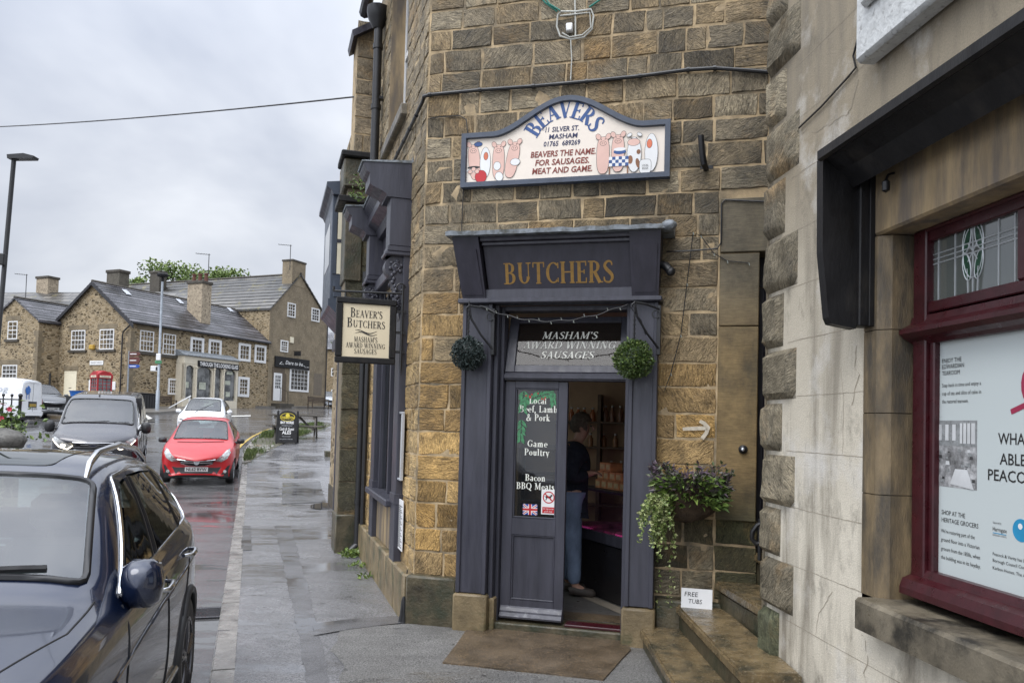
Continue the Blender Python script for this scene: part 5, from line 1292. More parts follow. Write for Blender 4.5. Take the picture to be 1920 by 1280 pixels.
m_.box(lx0-.045, lx0, YF-.005, YF+.04, tz1+.05, lz1+.05, 0, .005); m_.box(lx0-.045, WX1, YF-.005, YF+.04, tz1, tz1+.05, 0, .005); m_.box(fx0, WX1, YF-.02, YF+.06, lz1+.045, WZ1, 0, .006); m_.box(lx0, WX1, YF-.005, YF+.04, lz1, lz1+.05, 0, .005)
mx1 = onT(1910, 520, YF)[0]; m_.box(mx1, mx1+.07, YF-.01, YF+.05, tz1+.05, lz1, 0, .006)
tw_ = m_.build('tearoom_window', [MAT['maroon']], tea)
m_ = MB(); m_.box(lx0, WX1, YF+.02, YF+.025, tz1+.05, lz1); m_.build('leaded_glass', [MAT['tearoom_glass']], tw_)
m_ = MB(); MAT['leadcame'] = pm('lead came', (.42, .44, .45), .4, .3); MAT['greenglass'] = pm('green leaded glass', (.02, .06, .035), .1, var=.4, vs=30, spec=.9)
def came(L_, r_=.0035, closed=False): m_.tube([(a, YF+.018, b) for a, b in L_], r_, 5, 0, closed)
P2 = lambda px, py: onT(px, py, YF+.018)
H0 = tz1+.05; GW = mx1-lx0; GH = lz1-H0
for fx in (.10, .30, .77, .93): came([(lx0+GW*fx, H0), (lx0+GW*fx, lz1)])
for fz in (.62, .70, .78): came([(lx0, H0+GH*fz), (mx1, H0+GH*fz)])
for k in range(8): came([(mx1+.07+.14*k, H0), (mx1+.07+.14*k, lz1)])
for fz in (.62, .70, .78): came([(mx1+.07, H0+GH*fz), (WX1, H0+GH*fz)])
cx, cz = lx0+GW*.50, H0+GH*.64
for fx in (-.05, 0, .05): came([(cx+fx*GW, H0), (cx+fx*GW*1.2, cz-.07)])
def lens_(cx, cz, rx, rz, rot): return [(cx+rx*sin(a)*cos(rot)-rz*cos(a)*sin(rot), cz+rx*sin(a)*sin(rot)+rz*cos(a)*cos(rot)) for a in [2*pi*i/16 for i in range(16)]]
for sx_, sz2 in ((-1, 1), (1, 1), (-1, -1), (1, -1)):
    lp = lens_(cx+sx_*.038, cz+sz2*.062, .024, .062, sx_*sz2*.22); came(lp, .0035, True); m_.add([(a, YF+.0165, b) for a, b in lp], [tuple(range(16))], 1)
came(lens_(cx, cz, .062, .115, 0), .0035, True); came([(cx-.03, cz-.04), (cx+.03, cz+.04)]); came([(cx+.03, cz-.04), (cx-.03, cz+.04)]); came([(cx, cz-.12), (cx, cz+.12)])
m_.build('leading', [MAT['leadcame'], MAT['greenglass']], tw_)
# printed panel in the big pane
MAT['poster'] = pm('pale blue printed panel', (.50, .545, .535), .28, rv=.0, var=.0, vs=1.2, spec=.5); MAT['crimson'] = pm('crimson print', (.30, .02, .06), .4); MAT['cyan'] = pm('blue emblem', (.02, .25, .45), .4)
YP = YF+.03
m_ = MB(); m_.box(gx0, WX1, YP, YP+.01, gz0, tz0, 0); po = m_.build('window_panel', [MAT['poster']], tw_)
m_ = MB()
def tline(txt, px, py, px2, cap, m=0, bold=0.0, py2=None):
    a, b = onT(px, py, YP); c = onT(px2, py if py2 is None else py2, YP)[0]
    d = .0007; sans(m_, txt, a, b, cap, YP, m, c-a, bold=bold, dep=.0015)
for txt, px, py, p2, cap in (('ENJOY THE', 1767, 681, 1803, .020), ('EDWARDIAN', 1767, 692, 1808, .020), ('TEAROOM', 1767, 704, 1800, .020),
    ('Step back in time and enjoy a', 1767, 726, 1840, .017), ('cup of tea and slice of cake in', 1767, 741, 1840, .017), ('the restored tearoom.', 1767, 756, 1816, .017),
    ('SHOP AT THE', 1766, 963, 1810, .020), ('HERITAGE GROCERS', 1766, 977, 1835, .020), ("We're restoring part of the", 1765, 997, 1828, .017), ('ground floor into a Victorian', 1765, 1013, 1837, .017), ('grocers from the 1850s, when', 1765, 1030, 1838, .017), ('the building was in its heyday.', 1765, 1046, 1839, .017),
    ("WHAT'S BEEN", 1872, 832, 2010, .046), ('ABLE TO SEE', 1875, 870, 2010, .046), ('PEACOCK &', 1853, 899, 1985, .046),
    ('Supported by', 1862, 980, 1878, .008), ('Harrogate', 1862, 994, 1888, .017), ('BOROUGH COUNCIL', 1862, 1003, 1888, .007),
    ('Peacock & Verity has been made', 1862, 1040, 1950, .013), ('Borough Council Community', 1862, 1052, 1945, .013), ('Karbon Homes, The Archbishop', 1862, 1066, 1952, .013)):
    tline(txt, px, py, p2, cap, 0, .006 if cap > .04 else 0)
m_.build('panel_lettering', [MAT['ink'], MAT['white'], MAT['cyan'], MAT['crimson']], po); m_ = MB()
a, b = onT(1862, 998, YP); m_.box(a, a+.075, YP-.001, YP-.0004, b-.001, b+.002, 2)
a, b = onT(1915, 994, YP); m_.lathe([(.045, 0), (.045, -.0012), (.0, -.0013)], (a, YP, b), 24, 2, 'y'); m_.lathe([(.012, -.0016), (.0, -.0017)], (a-.004, YP, b+.015), 12, 1, 'y')
m_.build('council_emblem', [MAT['ink'], MAT['white'], MAT['cyan'], MAT['crimson']], po); m_ = MB()
pe = Pen(m_, YP, 3, dep=.0015); a, b = onT(1896, 772, YP); pe.ribbon([(a+.45*t, b+.16*t-.05*t*t) for t in [i/8 for i in range(9)]], [.022]*9, lambda u, v: (u, v))
a2, b2 = onT(1918, 712, YP); pe.ribbon([(a2+.03*cos(t)+.03, b2-.02+.06*sin(t)) for t in [.5*i for i in range(12)]], [.016]*12, lambda u, v: (u, v))
m_.build('script_logo', [MAT['ink'], MAT['white'], MAT['cyan'], MAT['crimson']], po)
m_ = MB(); a, b = onT(1752, 909, YP); c = onT(1832, 850, YP)[0]; d = onT(1752, 788, YP)[1]
q = NT('grey photograph print'); nz_ = q.noise(14, None, 5, .7); MAT['photo'] = q.set(col=q.ramp(nz_, [(.3, .05), (.5, .25), (.7, .62)]), rough=.3)
MAT['pgrey'] = pm('photo grey', (.24, .25, .25), .3, var=.3, vs=30); MAT['pdark'] = pm('photo dark', (.05, .05, .05), .3); MAT['ppale'] = pm('photo pale', (.55, .56, .56), .3)
m_.box(a, c, YP-.001, YP, b, d, 0); rp = random.Random(8); Wp, Hp = c-a, d-b
m_.box(a, c, YP-.0014, YP-.001, b+Hp*.62, d, 2); 
for i in range(3): m_.box(a+Wp*(.10+.17*i), a+Wp*(.18+.17*i), YP-.002, YP-.0014, b+Hp*.70, b+Hp*.94, 3)
m_.box(a+Wp*.62, a+Wp*.96, YP-.002, YP-.0014, b+Hp*.66, b+Hp*.96, 3)
for i in range(3): m_.box(a+Wp*(.68+.09*i), a+Wp*(.695+.09*i), YP-.0024, YP-.002, b+Hp*.66, b+Hp*.96, 1)
for i in range(34):
    t = rp.random(); x = a+Wp*rp.uniform(.02, .92); z_ = b+Hp*rp.uniform(.03, .58); s_ = Wp*rp.uniform(.03, .10)*(1.4-z_/d*.4)
    yy = YP-.0016-.00004*i; m_.add([(x, yy, z_), (x+s_, yy, z_), (x+s_*.9, yy, z_+s_*.6), (x+s_*.1, yy, z_+s_*.6)], [(0, 1, 2, 3)], rp.choice((1, 2, 3, 2)))
m_.add([(a+Wp*.40, YP-.0034, b+Hp*.05), (a+Wp*.95, YP-.0034, b), (a+Wp*.80, YP-.0034, b+Hp*.28), (a+Wp*.52, YP-.0034, b+Hp*.28)], [(0, 1, 2, 3)], 3)
m_.build('printed_photograph', [MAT['photo'], MAT['pdark'], MAT['pgrey'], MAT['ppale']], po)
# black canopy over the window
hz = onT(1532, 297, -.28)[1]; hx0 = onT(1534, 296, -.28)[0]
bx1 = onT(1643, 400, 0)[0]
m_ = MB()
m_.prism([(0, hz+.09), (-.26, hz+.03), (-.285, hz+.03), (-.285, hz-.012), (-.265, hz-.02), (-.24, hz-.005), (-.16, hz-.06), (-.10, hz-.14), (-.06, 2.98), (-.055, 2.965), (0, 2.965)], hx0-.0, 4.6, 'x', 0)
m_.prism([(0, 2.963), (-.07, 2.963), (-.075, 2.93), (-.05, 2.90), (-.03, 2.885), (0, 2.885)], bx1-.03, 4.6, 'x', 0)
m_.box(bx1-.10, bx1-.012, -.075, -.0, 2.14, 2.962, 0, .006); m_.box(bx1-.012, bx1, -.03, .0, 2.14, 2.885, 0, .003)
m_.prism([(-.075, hz+.01), (-.255, hz+.005), (-.25, 2.50), (-.215, 2.18), (-.20, 2.15), (-.075, 2.13)], bx1-.10, bx1-.04, 'x', 0)
m_.build('window_canopy', [MAT['blackpaint']], tea)
m_ = MB()
for x in (1.9, 2.45): m_.tube([(x, -.04, 2.99), (x, -.09, 2.95), (x-.01, -.12, 2.96), (x-.02, -.12, 3.0)], .007, 6)
a, b = onT(1669, 328, -.03); m_.tube([(a, -.01, b+.01), (a, -.04, b), (a, -.05, b-.025)], .006, 6); m_.lathe([(.0, .0), (.018, .01), (.018, .05), (.008, .06)], (a, -.05, b-.085), 10)
m_.build('canopy_hook', [MAT['iron']], tea, 40)
# carved plaque above
m_ = MB(); px0, pz0 = onT(1605, 123, -.10)
m_.box(px0, 4.4, -.11, 0, pz0, 5.6, 0, .02); m_.box(px0+.10, 4.2, -.15, -.10, pz0+.22, 5.4, 0, .03)
for i in range(9): m_.ball((px0+.25+.09*i, -.14, pz0+.33+.04*sin(i*1.7)), (.05, .03, .05+.02*(i % 2)), 9, 6, 0, .1, rq)
m_.build('carved_plaque', [MAT['oldpaint']], tea, 40)
m_ = MB(); m_.tube([(*onT(px, py, -.012)[:1], -.012, onT(px, py, -.012)[1]) for px, py in ((1640, -20), (1622, 30), (1608, 75), (1600, 105), (1605, 127), (1590, 145), (1540, 200), (1498, 240))], .006, 5)
m_.build('wall_cable', [MAT['iron']], tea)
# ================================================================== ground
C0 = Vector((-.7961, 6.6818, 0)); SD = Vector((-.29703, .95487, 0)); SN = Vector((-.95487, -.29703, 0))
def sp_(s_, n_): return C0 + SD*s_ + SN*n_
def sheet(name, xs, ys, zf, mt, inside=None):
    m_ = MB(); idx = {}
    for j, y in enumerate(ys):
        for i, x in enumerate(xs):
            idx[i, j] = len(m_.v); m_.v.append((x, y, zf(x, y)))
    for j in range(len(ys)-1):
        for i in range(len(xs)-1):
            m_.f.append((idx[i, j], idx[i+1, j], idx[i+1, j+1], idx[i, j+1])); m_.mi.append(0); m_.tint.append((1, 1, 1, 0))
    return m_.build(name, [mt], None, 60, 'structure')
ys = list(np.arange(-40, 30, 1.0)) + list(np.arange(30, 110, 3.0)) + [130, 200, 350, 700, 1500]
xs = [-1500, -400, -200, -120] + list(np.arange(-90, 42, 6.0)) + [60, 120, 400, 1500]
def roadz(x, y):
    return gz(y) + .012*mnoise.noise(Vector((x*.3, y*.3, 0)))
sheet('road', xs, ys, roadz, MAT['road'])
# pavement: a strip between kerb line and street wall, built by distance along the street, and its corner
def kerb_n(s_): return float(np.interp(s_, [-12, -1.2, 3.3, 8.3, 13.5], [1.44, 1.52, 1.60, 1.70, 1.80]))
PAVE = .13
def pz(p): return gz(p.y) + PAVE
K = [sp_(s_, kerb_n(s_)) for s_ in np.arange(-14, 13.6, .5)]
px_curve = [(455, 850), (462, 838), (474, 825), (490, 813), (510, 803), (535, 795), (565, 789), (600, 785), (640, 781)]
KC = [on_ground(px, py, .10) for px, py in px_curve]
kerb_line = [k for k in K if k.y < KC[0].y-.3] + KC
def refine(L_, step):
    out_ = []
    for a, b in zip(L_, L_[1:]):
        n_ = max(1, int((b-a).length/step))
        for i in range(n_): out_.append(a.lerp(b, i/n_))
    return out_ + [L_[-1]]
kl = [Vector((p.x, p.y, 0)) for p in refine([Vector((p.x, p.y, 0)) for p in kerb_line], .45)]
m_ = MB(); KW = .15
prev = None; right_ = []
for i, p in enumerate(kl):
    d = (kl[min(i+1, len(kl)-1)]-kl[max(0, i-1)]).normalized(); right_.append(Vector((d.y, -d.x, 0)))
NP = 26; EXT = 14.0
rows = []
for p, rr_ in zip(kl, right_):
    row = []
    far = p + rr_*1.0
    for k in range(NP+1):
        t = (k/NP)**1.6; q_ = p + rr_*KW*1.0 + Vector((1, 0.0, 0))*(EXT*t) if p.y < 24 else p + rr_*KW + Vector((1, .0, 0))*(EXT*t)
        row.append(q_)
    rows.append(row)
for row in rows:
    for q_ in row: m_.v.append((q_.x, q_.y, pz(q_)))
for i in range(len(rows)-1):
    for k in range(NP):
        a = i*(NP+1)+k; m_.f.append((a, a+1, a+NP+2, a+NP+1)); m_.mi.append(0); m_.tint.append((1, 1, 1, 0))
m_.build('pavement', [MAT['pavement']], None, 60, 'structure')
# kerb stones, one length after another
m_ = MB(); r_ = random.Random(9)
i = 0
while i < len(kl)-2:
    j = min(len(kl)-1, i+2); a, b = kl[i], kl[j]; ra, rb = right_[i], right_[j]; d = (b-a).normalized()*.006; t_ = lerp((.20, .175, .15), (.12, .11, .10), r_.random())
    top = r_.uniform(-.004, .004); za, zb_ = gz(a.y)+PAVE+.004+top, gz(b.y)+PAVE+.004+top
    A = [a+d, a+d+ra*KW, b-d+rb*KW, b-d]; zz = [za, za, zb_, zb_]
    v = [(p.x, p.y, z_) for p, z_ in zip(A, zz)] + [(p.x, p.y, z_-.4) for p, z_ in zip(A, zz)]
    e_ = .012; v[0] = (v[0][0]+ra.x*e_, v[0][1]+ra.y*e_, v[0][2]); v[3] = (v[3][0]+rb.x*e_, v[3][1]+rb.y*e_, v[3][2])
    n0 = len(v); v += [(A[0].x, A[0].y, za-e_), (A[3].x, A[3].y, zb_-e_)]
    m_.add(v, [(0, 1, 2, 3), (0, 3, n0+1, n0), (n0, n0+1, 7, 4), (1, 5, 6, 2), (0, n0, 4, 5, 1), (3, 2, 6, 7, n0+1)], 0)
    i = j
m_.build('kerb', [MAT['kerb']], None, None, 'structure')
# newer coarse tarmac in front of the door, with a ragged edge
def ground_poly(name, L_, dz, mt, jit=.012, th=.0, kind='structure', step=.12, seed=1):
    P_2 = [on_ground(px, py, PAVE+dz) for px, py in L_]; P_2 = [Vector((p.x, p.y, 0)) for p in P_2]
    Q = refine(P_2 + [P_2[0]], step)[:-1]; rr_ = random.Random(seed); Q = [q_+Vector((rr_.uniform(-jit, jit), rr_.uniform(-jit, jit), 0)) for q_ in Q]
    m_ = MB(); bm = bmesh.new(); vs = [bm.verts.new((q_.x, q_.y, 0)) for q_ in Q]; bm.faces.new(vs); bmesh.ops.triangulate(bm, faces=bm.faces[:])
    bmesh.ops.subdivide_edges(bm, edges=[e for e in bm.edges if e.calc_length() > .5], cuts=3, use_grid_fill=True)
    for v in bm.verts: v.co.z = pz(v.co) + dz
    if th:
        be = [e for e in bm.edges if e.is_boundary]; r = bmesh.ops.extrude_edge_only(bm, edges=be)
        for v in [g for g in r['geom'] if isinstance(g, bmesh.types.BMVert)]: v.co.z -= th
    bmesh.ops.recalc_face_normals(bm, faces=bm.faces[:])
    me = bpy.data.meshes.new(name); bm.to_mesh(me); bm.free(); me.materials.append(mt)
    if sum(p.normal.z*p.area for p in me.polygons) < 0: me.flip_normals()
    o = bpy.data.objects.new(name, me); COL.objects.link(o)
    if kind: o['kind'] = kind
    return o
ground_poly('tarmac_patch', [(770, 1168), (720, 1172), (672, 1174), (640, 1183), (618, 1217), (645, 1245), (634, 1278), (600, 1420), (1500, 1420), (1330, 1230), (1200, 1205), (1100, 1178), (935, 1164), (860, 1172)], .006, MAT['patch'], .014, .012, seed=3)
ground_poly('brown_apron', [(876, 1178), (932, 1166), (1060, 1180), (1172, 1200), (1184, 1216), (1130, 1272), (830, 1240)], .018, MAT['mat_brown'], .006, .02, step=.2, seed=4)
MAT['trench'] = mat_asphalt('smooth trench tarmac', (.135, .133, .137), (.28, .16, .05), .2, 12.0, .25)
ground_poly('repair_strip', [(515, 985), (545, 985), (585, 1130), (620, 1280), (640, 1420), (585, 1420), (575, 1280), (548, 1130)], .004, MAT['trench'], .012, 0, seed=6)
ground_poly('repair_strip', [(768, 1152), (760, 1166), (660, 1178), (590, 1190), (585, 1168), (650, 1160)], .009, MAT['trench'], .008, 0, seed=7)
MAT['puddle'] = pm('standing water', (.05, .05, .052), .03, var=.1, rv=.01, spec=.8)
for L_ in ([(582, 946), (605, 941), (630, 944), (627, 951), (600, 955), (583, 953)], [(610, 1002), (640, 1001), (625, 1005)]): ground_poly('puddle', L_, .006, MAT['puddle'], .01, 0, step=.1, seed=8)
MAT['patch_dark'] = mat_asphalt('dark tarmac repair', (.10, .099, .10), (.30, .2, .05), .4, 21.0, .3); MAT['patch_pale'] = mat_asphalt('pale concrete repair', (.20, .195, .185), (.36, .26, .12), .35, 27.0, .3)
for k_, (L_, mt_) in enumerate((([(408, 1180), (432, 1180), (430, 1226), (402, 1228)], 'patch_dark'), ([(455, 985), (470, 985), (472, 1030), (452, 1032)], 'patch_dark'), ([(530, 905), (600, 902), (612, 940), (528, 944)], 'patch_dark'))):
    ground_poly('pavement_repair', L_, .004+.001*k_, MAT[mt_], .006, 0, step=.15, seed=30+k_)
# verge of cobbles and grass inside the kerb curve
VG = [(458, 872), (458, 850), (468, 836), (480, 824), (500, 812), (540, 800), (600, 794), (622, 797), (600, 806), (560, 820), (520, 836), (480, 858)]
ground_poly('verge', VG, .008, pm('earth between cobbles', (.08, .075, .05), .8, var=.4, vs=6), .02, 0, seed=10)
vp = [on_ground(px, py, PAVE) for px, py in VG]
def inside(p, poly):
    c = False
    for i in range(len(poly)):
        a, b = poly[i], poly[i-1]
        if (a.y > p.y) != (b.y > p.y) and p.x < (b.x-a.x)*(p.y-a.y)/(b.y-a.y)+a.x: c = not c
    return c
xa, xb, ya, yb = min(p.x for p in vp), max(p.x for p in vp), min(p.y for p in vp), max(p.y for p in vp)
m_ = MB(); r_ = random.Random(13); g_ = MB()
def grassy(p): return mnoise.noise(Vector((p.x*.55, p.y*.5, 8))) + (.28 if 19 < p.y < 21.5 or p.y > 24 else -.12)
y = ya
while y < yb:
    x = xa
    while x < xb:
        p = Vector((x+r_.uniform(-.04, .04), y+r_.uniform(-.04, .04), 0))
        if inside(p, vp):
            z_ = pz(p)
            if grassy(p) < .22 and p.y < 26: m_.ball((p.x, p.y, z_+.012), (r_.uniform(.06, .09), r_.uniform(.06, .09), .035), 7, 4, 0, .1, r_, tint=(*lerp((.12, .115, .10), (.26, .25, .22), r_.random()), r_.random()))
        x += .17
    y += .17
m_.build('cobbles', [MAT['stone_smooth']], None, 60, 'stuff')
for i in range(16000):
    p = Vector((r_.uniform(xa, xb), r_.uniform(ya, yb), 0))
    if not inside(p, vp): continue
    gq = grassy(p)
    if gq > .20 or r_.random() < .05:
        h = r_.uniform(.05, .16)*(1+max(0, gq)); leaf(g_, (p.x, p.y, pz(p)), Vector((r_.uniform(-.5, .5), r_.uniform(-.5, .5), 1)), rdir(r_), h, r_.uniform(.015, .03), (r_.random(), 0, 0, 1))
g_.build('verge_grass', [MAT['grass']], None, None, 'stuff')
# road paint
MAT['roadwhite'] = pm('worn white road paint', (.55, .54, .50), .4, var=.2, vs=8); MAT['roadyellow'] = pm('worn yellow road paint', (.42, .29, .05), .4, var=.3, vs=8)
def mark(L_, mt, dz=.02):
    m_ = MB(); P_2 = [on_ground(px, py, dz) for px, py in L_]; m_.add([tuple(p) for p in P_2], [tuple(range(len(P_2)))], 0); o = m_.build('road_marking', [mt], None, None, 'structure')
    if o.data.polygons[0].normal.z < 0: o.data.flip_normals()
mark([(264, 777), (272, 776), (286, 784), (278, 786)], MAT['roadwhite']); mark([(432, 779), (470, 778), (470, 780), (432, 781)], MAT['roadwhite'])
m_ = MB()
for off in (.25,):
    L_ = [p for p in kl if p.y > KC[0].y-1.5]; R_2 = [r for p, r in zip(kl, right_) if p.y > KC[0].y-1.5]
    for (a, ra), (b, rb) in zip(zip(L_, R_2), zip(L_[1:], R_2[1:])):
        q_ = [a-ra*off, b-rb*off, b-rb*(off+.1), a-ra*(off+.1)]; m_.add([(p.x, p.y, roadz(p.x, p.y)+.012) for p in q_], [(0, 3, 2, 1)], 0)
m_.build('yellow_line', [MAT['roadyellow']], None, None, 'structure')
for o in bpy.data.objects:
    if o.name.startswith('yellow_line') and o.data.polygons[0].normal.z < 0: o.data.flip_normals()
# gully grate
gp_ = on_ground(394, 1150, .0); GF = frame((gp_.x, gp_.y, gz(gp_.y)+.004), tuple(SN*-1)); gu = thing('gully_grate', 'square iron drain grate in the gutter beside the near kerb', 'drain grate', GF)
m_ = MB(); m_.box(-.24, .2, -.2, .2, -.02, .0, 0); m_.build('pit', [MAT['black']], gu); m_ = MB()
for a, b, c, d in ((-.24, .2, -.2, -.17), (-.24, .2, .17, .2), (-.24, -.21, -.17, .17), (.17, .2, -.17, .17)): m_.box(a, b, c, d, -.02, .016, 0, .004)
for i in range(8): m_.box(-.21, .17, -.155+.042*i, -.135+.042*i, -.02, .014)
m_.build('grate', [pm('wet cast iron', (.05, .05, .055), .3, .7, bump=.3)], gu)
# weeds at the wall foot
def weed(s_, n_, hgt, cnt, seed, label):
    p = sp_(s_, n_); m_ = MB(); r_ = random.Random(seed); o = thing('weed', label, 'weed', Vector((p.x, p.y, pz(p))))
    for i in range(cnt): leaf(m_, Vector((r_.uniform(-.12, .12), r_.uniform(-.12, .12), r_.uniform(0, hgt*.5))), Vector((r_.uniform(-1, 1), r_.uniform(-1, 1), r_.uniform(.1, .9))), rdir(r_), r_.uniform(.04, .09), r_.uniform(.02, .04), (r_.random()*.5+.5, 0, 0, 1))
    m_.build('weed_leaves', [MAT['leaf_green']], o)
weed(3.25, .16, .13, 120, 1, 'bright green weed at the foot of the downpipe'); weed(2.6, .14, .06, 36, 2, 'small weed at the pavement edge nearer than the downpipe'); weed(1.9, .13, .04, 20, 3, 'tiny tuft of weed at the plinth below the shop window')
# ================================================================== next buildings along the street
nb = thing('stone_pier_building', 'next building down the street, a dark stone pier and a slate blue oriel window', 'building', FS)
NE = -3.58
TN = F2(NE, -.34, 0, pi/2)
m_ = MB(); m_.T = TN; r_ = random.Random(17)
drk = lambda x, z, r: lerp((.05, .05, .032), (.12, .105, .062), r.random())
ashlar(m_, 0, .36, [.38, .55, .42, .5, .45, .52, .4, .48, .5, .45], -.1, r_, drk, (), lens=(.3, .5), prot=.02, rough=.012)
m_.box(0.004, .35, .002, .5, -.3, 4.7, 1); m_.box(-.02, .36, -.04, .5, -.3, .42, 2, .015)
m_.build('pier', [MAT['stone'], MAT['mortar_dark'], MAT['plinth']], nb, 40)
m_ = MB(); m_.T = TN
m_.box(-.10, .5, -.12, .5, 4.98, 5.06, 0, .015); m_.box(-.06, .5, -.06, .5, 4.60, 4.98, 1, .02); m_.box(-.12, .5, -.10, .5, 4.40, 4.48, 0, .01); m_.box(-.02, .2, -.05, .5, 3.4, 4.4, 1, .01)
m_.build('pier_cap', [MAT['blackpaint'], MAT['plinth']], nb)
m_ = MB(); m_.T = TN @ Matrix.Translation((.06, 0, 0))
ashlar(m_, 0, .5, [.26, .22, .3, .2, .28, .24, .26], 5.06, r_, lambda x, z, r: lerp((.16, .13, .085), (.33, .26, .17), r.random()), (), lens=(.18, .34))
m_.box(0.003, .5, .002, .5, 5.0, 6.75, 1)
m_.build('end_wall', [MAT['stone'], MAT['mortar']], nb, 40)
m_ = MB(); m_.T = TN; m_.prism([(.0, 6.54), (.5, 6.86), (.5, 6.95), (-.02, 6.62)], -.1, .5, 'y', 0); m_.build('roof_verge', [MAT['slatepaint_dark']], nb)
m_ = MB(); m_.box(-9.4, NE-.2, .0, .4, -.3, 6.6, 0); m_.box(-9.4, -3.9, -.02, .1, -.3, .35, 1)
for x in (-4.1, -5.2, -6.4, -7.6): m_.box(x-.12, x, -.06, .1, .0, 2.9, 2, .01)
m_.box(-8.6, -3.95, -.10, .1, 2.9, 3.1, 2, .01)
m_.build('street_wall', [MAT['rubble'], MAT['plinth'], MAT['slatepaint']], nb)
m_ = MB(); OX0, OX1, OY = -5.9, -4.35, -.47
m_.box(OX0, OX1, OY, .0, 3.25, 4.72, 0, .01); m_.prism([(0, 4.70), (OY, 4.70), (OY-.03, 4.76), (OY-.09, 4.80), (OY-.09, 4.86), (0, 4.95)], OX0-.08, OX1+.08, 'x', 0)
m_.prism([(0, 2.75), (-.10, 2.80), (OY+.02, 3.15), (OY-.02, 3.18), (OY-.02, 3.27), (0, 3.27)], OX0-.02, OX1+.02, 'x', 0)
for a, b in ((-.445, -.40), (-.08, -.05)): m_.box(OX1, OX1+.012, a, b, 3.62, 4.55, 0)
m_.box(OX1, OX1+.012, OY+.05, -.02, 3.3, 3.55, 0, .005)
oo = m_.build('oriel_window', [pm('blue slate paint', (.05, .062, .085), .4, var=.15)], nb)
m_ = MB(); m_.box(OX1+.002, OX1+.008, -.40, -.08, 3.62, 4.55); m_.box(OX0+.3, OX1-.3, OY-.004, OY+.002, 3.8, 4.4); m_.build('pane', [MAT['glass_dark']], oo)
m_ = MB(); m_.box(OX1+.004, OX1+.014, -.40, -.08, 4.05, 4.10); m_.box(OX1+.009, OX1+.0095, -.39, -.28, 3.62, 4.5, 1); m_.build('sash_bar', [MAT['slatepaint'], MAT['cream']], oo)
ds_ = MB(); p = on_ground(618, 853, PAVE+.0); ds_.box(-.3, .3, -.35, .2, -.1, .14, 0, .02); o = ds_.build('doorstep', [MAT['plinth']], None); o.matrix_world = frame((p.x+.15, p.y, pz(p)), tuple(SN*-1)); tag(o, 'dark stone doorstep jutting onto the pavement far along the street wall', 'doorstep')
iv = thing('wall_plant', 'scruffy plant growing out of the pier behind the hanging sign', 'plant', FS @ F2(NE+.06, -.2, 2.62)); m_ = MB()
for i in range(170): leaf(m_, Vector((r_.gauss(0, .07), r_.gauss(0, .10), r_.gauss(.05, .12))), rdir(r_), rdir(r_), r_.uniform(.03, .06), r_.uniform(.015, .03), (r_.random(), 0, 0, 1))
m_.build('foliage', [MAT['leaf_box']], iv)
for k, (s_, n_, z_, lab) in enumerate(((2.15, .30, 4.08, 'tuft of plant growing on top of the shopfront cornice'), (3.2, .20, 4.55, 'plant sprouting beside the downpipe above the far scroll bracket'))):
    o = thing('wall_plant', lab, 'plant', FS @ F2(-s_, -n_, z_)); m_ = MB()
    for i in range(60): leaf(m_, Vector((r_.gauss(0, .08), r_.gauss(0, .07), abs(r_.gauss(.02, .05)))), rdir(r_), rdir(r_), r_.uniform(.03, .06), r_.uniform(.015, .03), (r_.random(), 0, 0, 1))
    m_.build('foliage', [MAT['leaf_green']], o)

# ================================================================== houses at the top of the square
XD = (.917, -.4); YD = (.4, .917)
def base(px, Y): p = at_depth(px, 760, Y); return Vector((p.x, p.y, 0))
A0 = base(240, 50.0); FG = frame((A0.x, A0.y, 0), XD); FM = frame((A0.x, A0.y, 0), YD)   # gable end frame / long front frame
q = NT('house window pane'); MAT['pane_far'] = q.set(col=q.ramp(q.noise(1.6, None, 3, .6), [(.42, (.025, .028, .03)), (.60, (.16, .165, .165))]), rough=.06, ior=1.6, spec=.8)  # pale patches in the glass colour stand in for reflections and curtains
MAT['barge'] = pm('black bargeboard', (.015, .015, .018), .4)
MAT['brickpale'] = pm('pale brick stack', (.34, .28, .20), .8, var=.3, vs=4, fleck=((.14, .11, .08), 9, .58))
MAT['pot'] = pm('red clay pot', (.10, .035, .02), .7)
def rectpx(F, x0, x1, y0, y1, y=0.0):
    xm, ym = (x0+x1)/2, (y0+y1)/2
    return on(F, x0, ym, y)[0], on(F, x1, ym, y)[0], on(F, xm, y1, y)[1], on(F, xm, y0, y)[1]
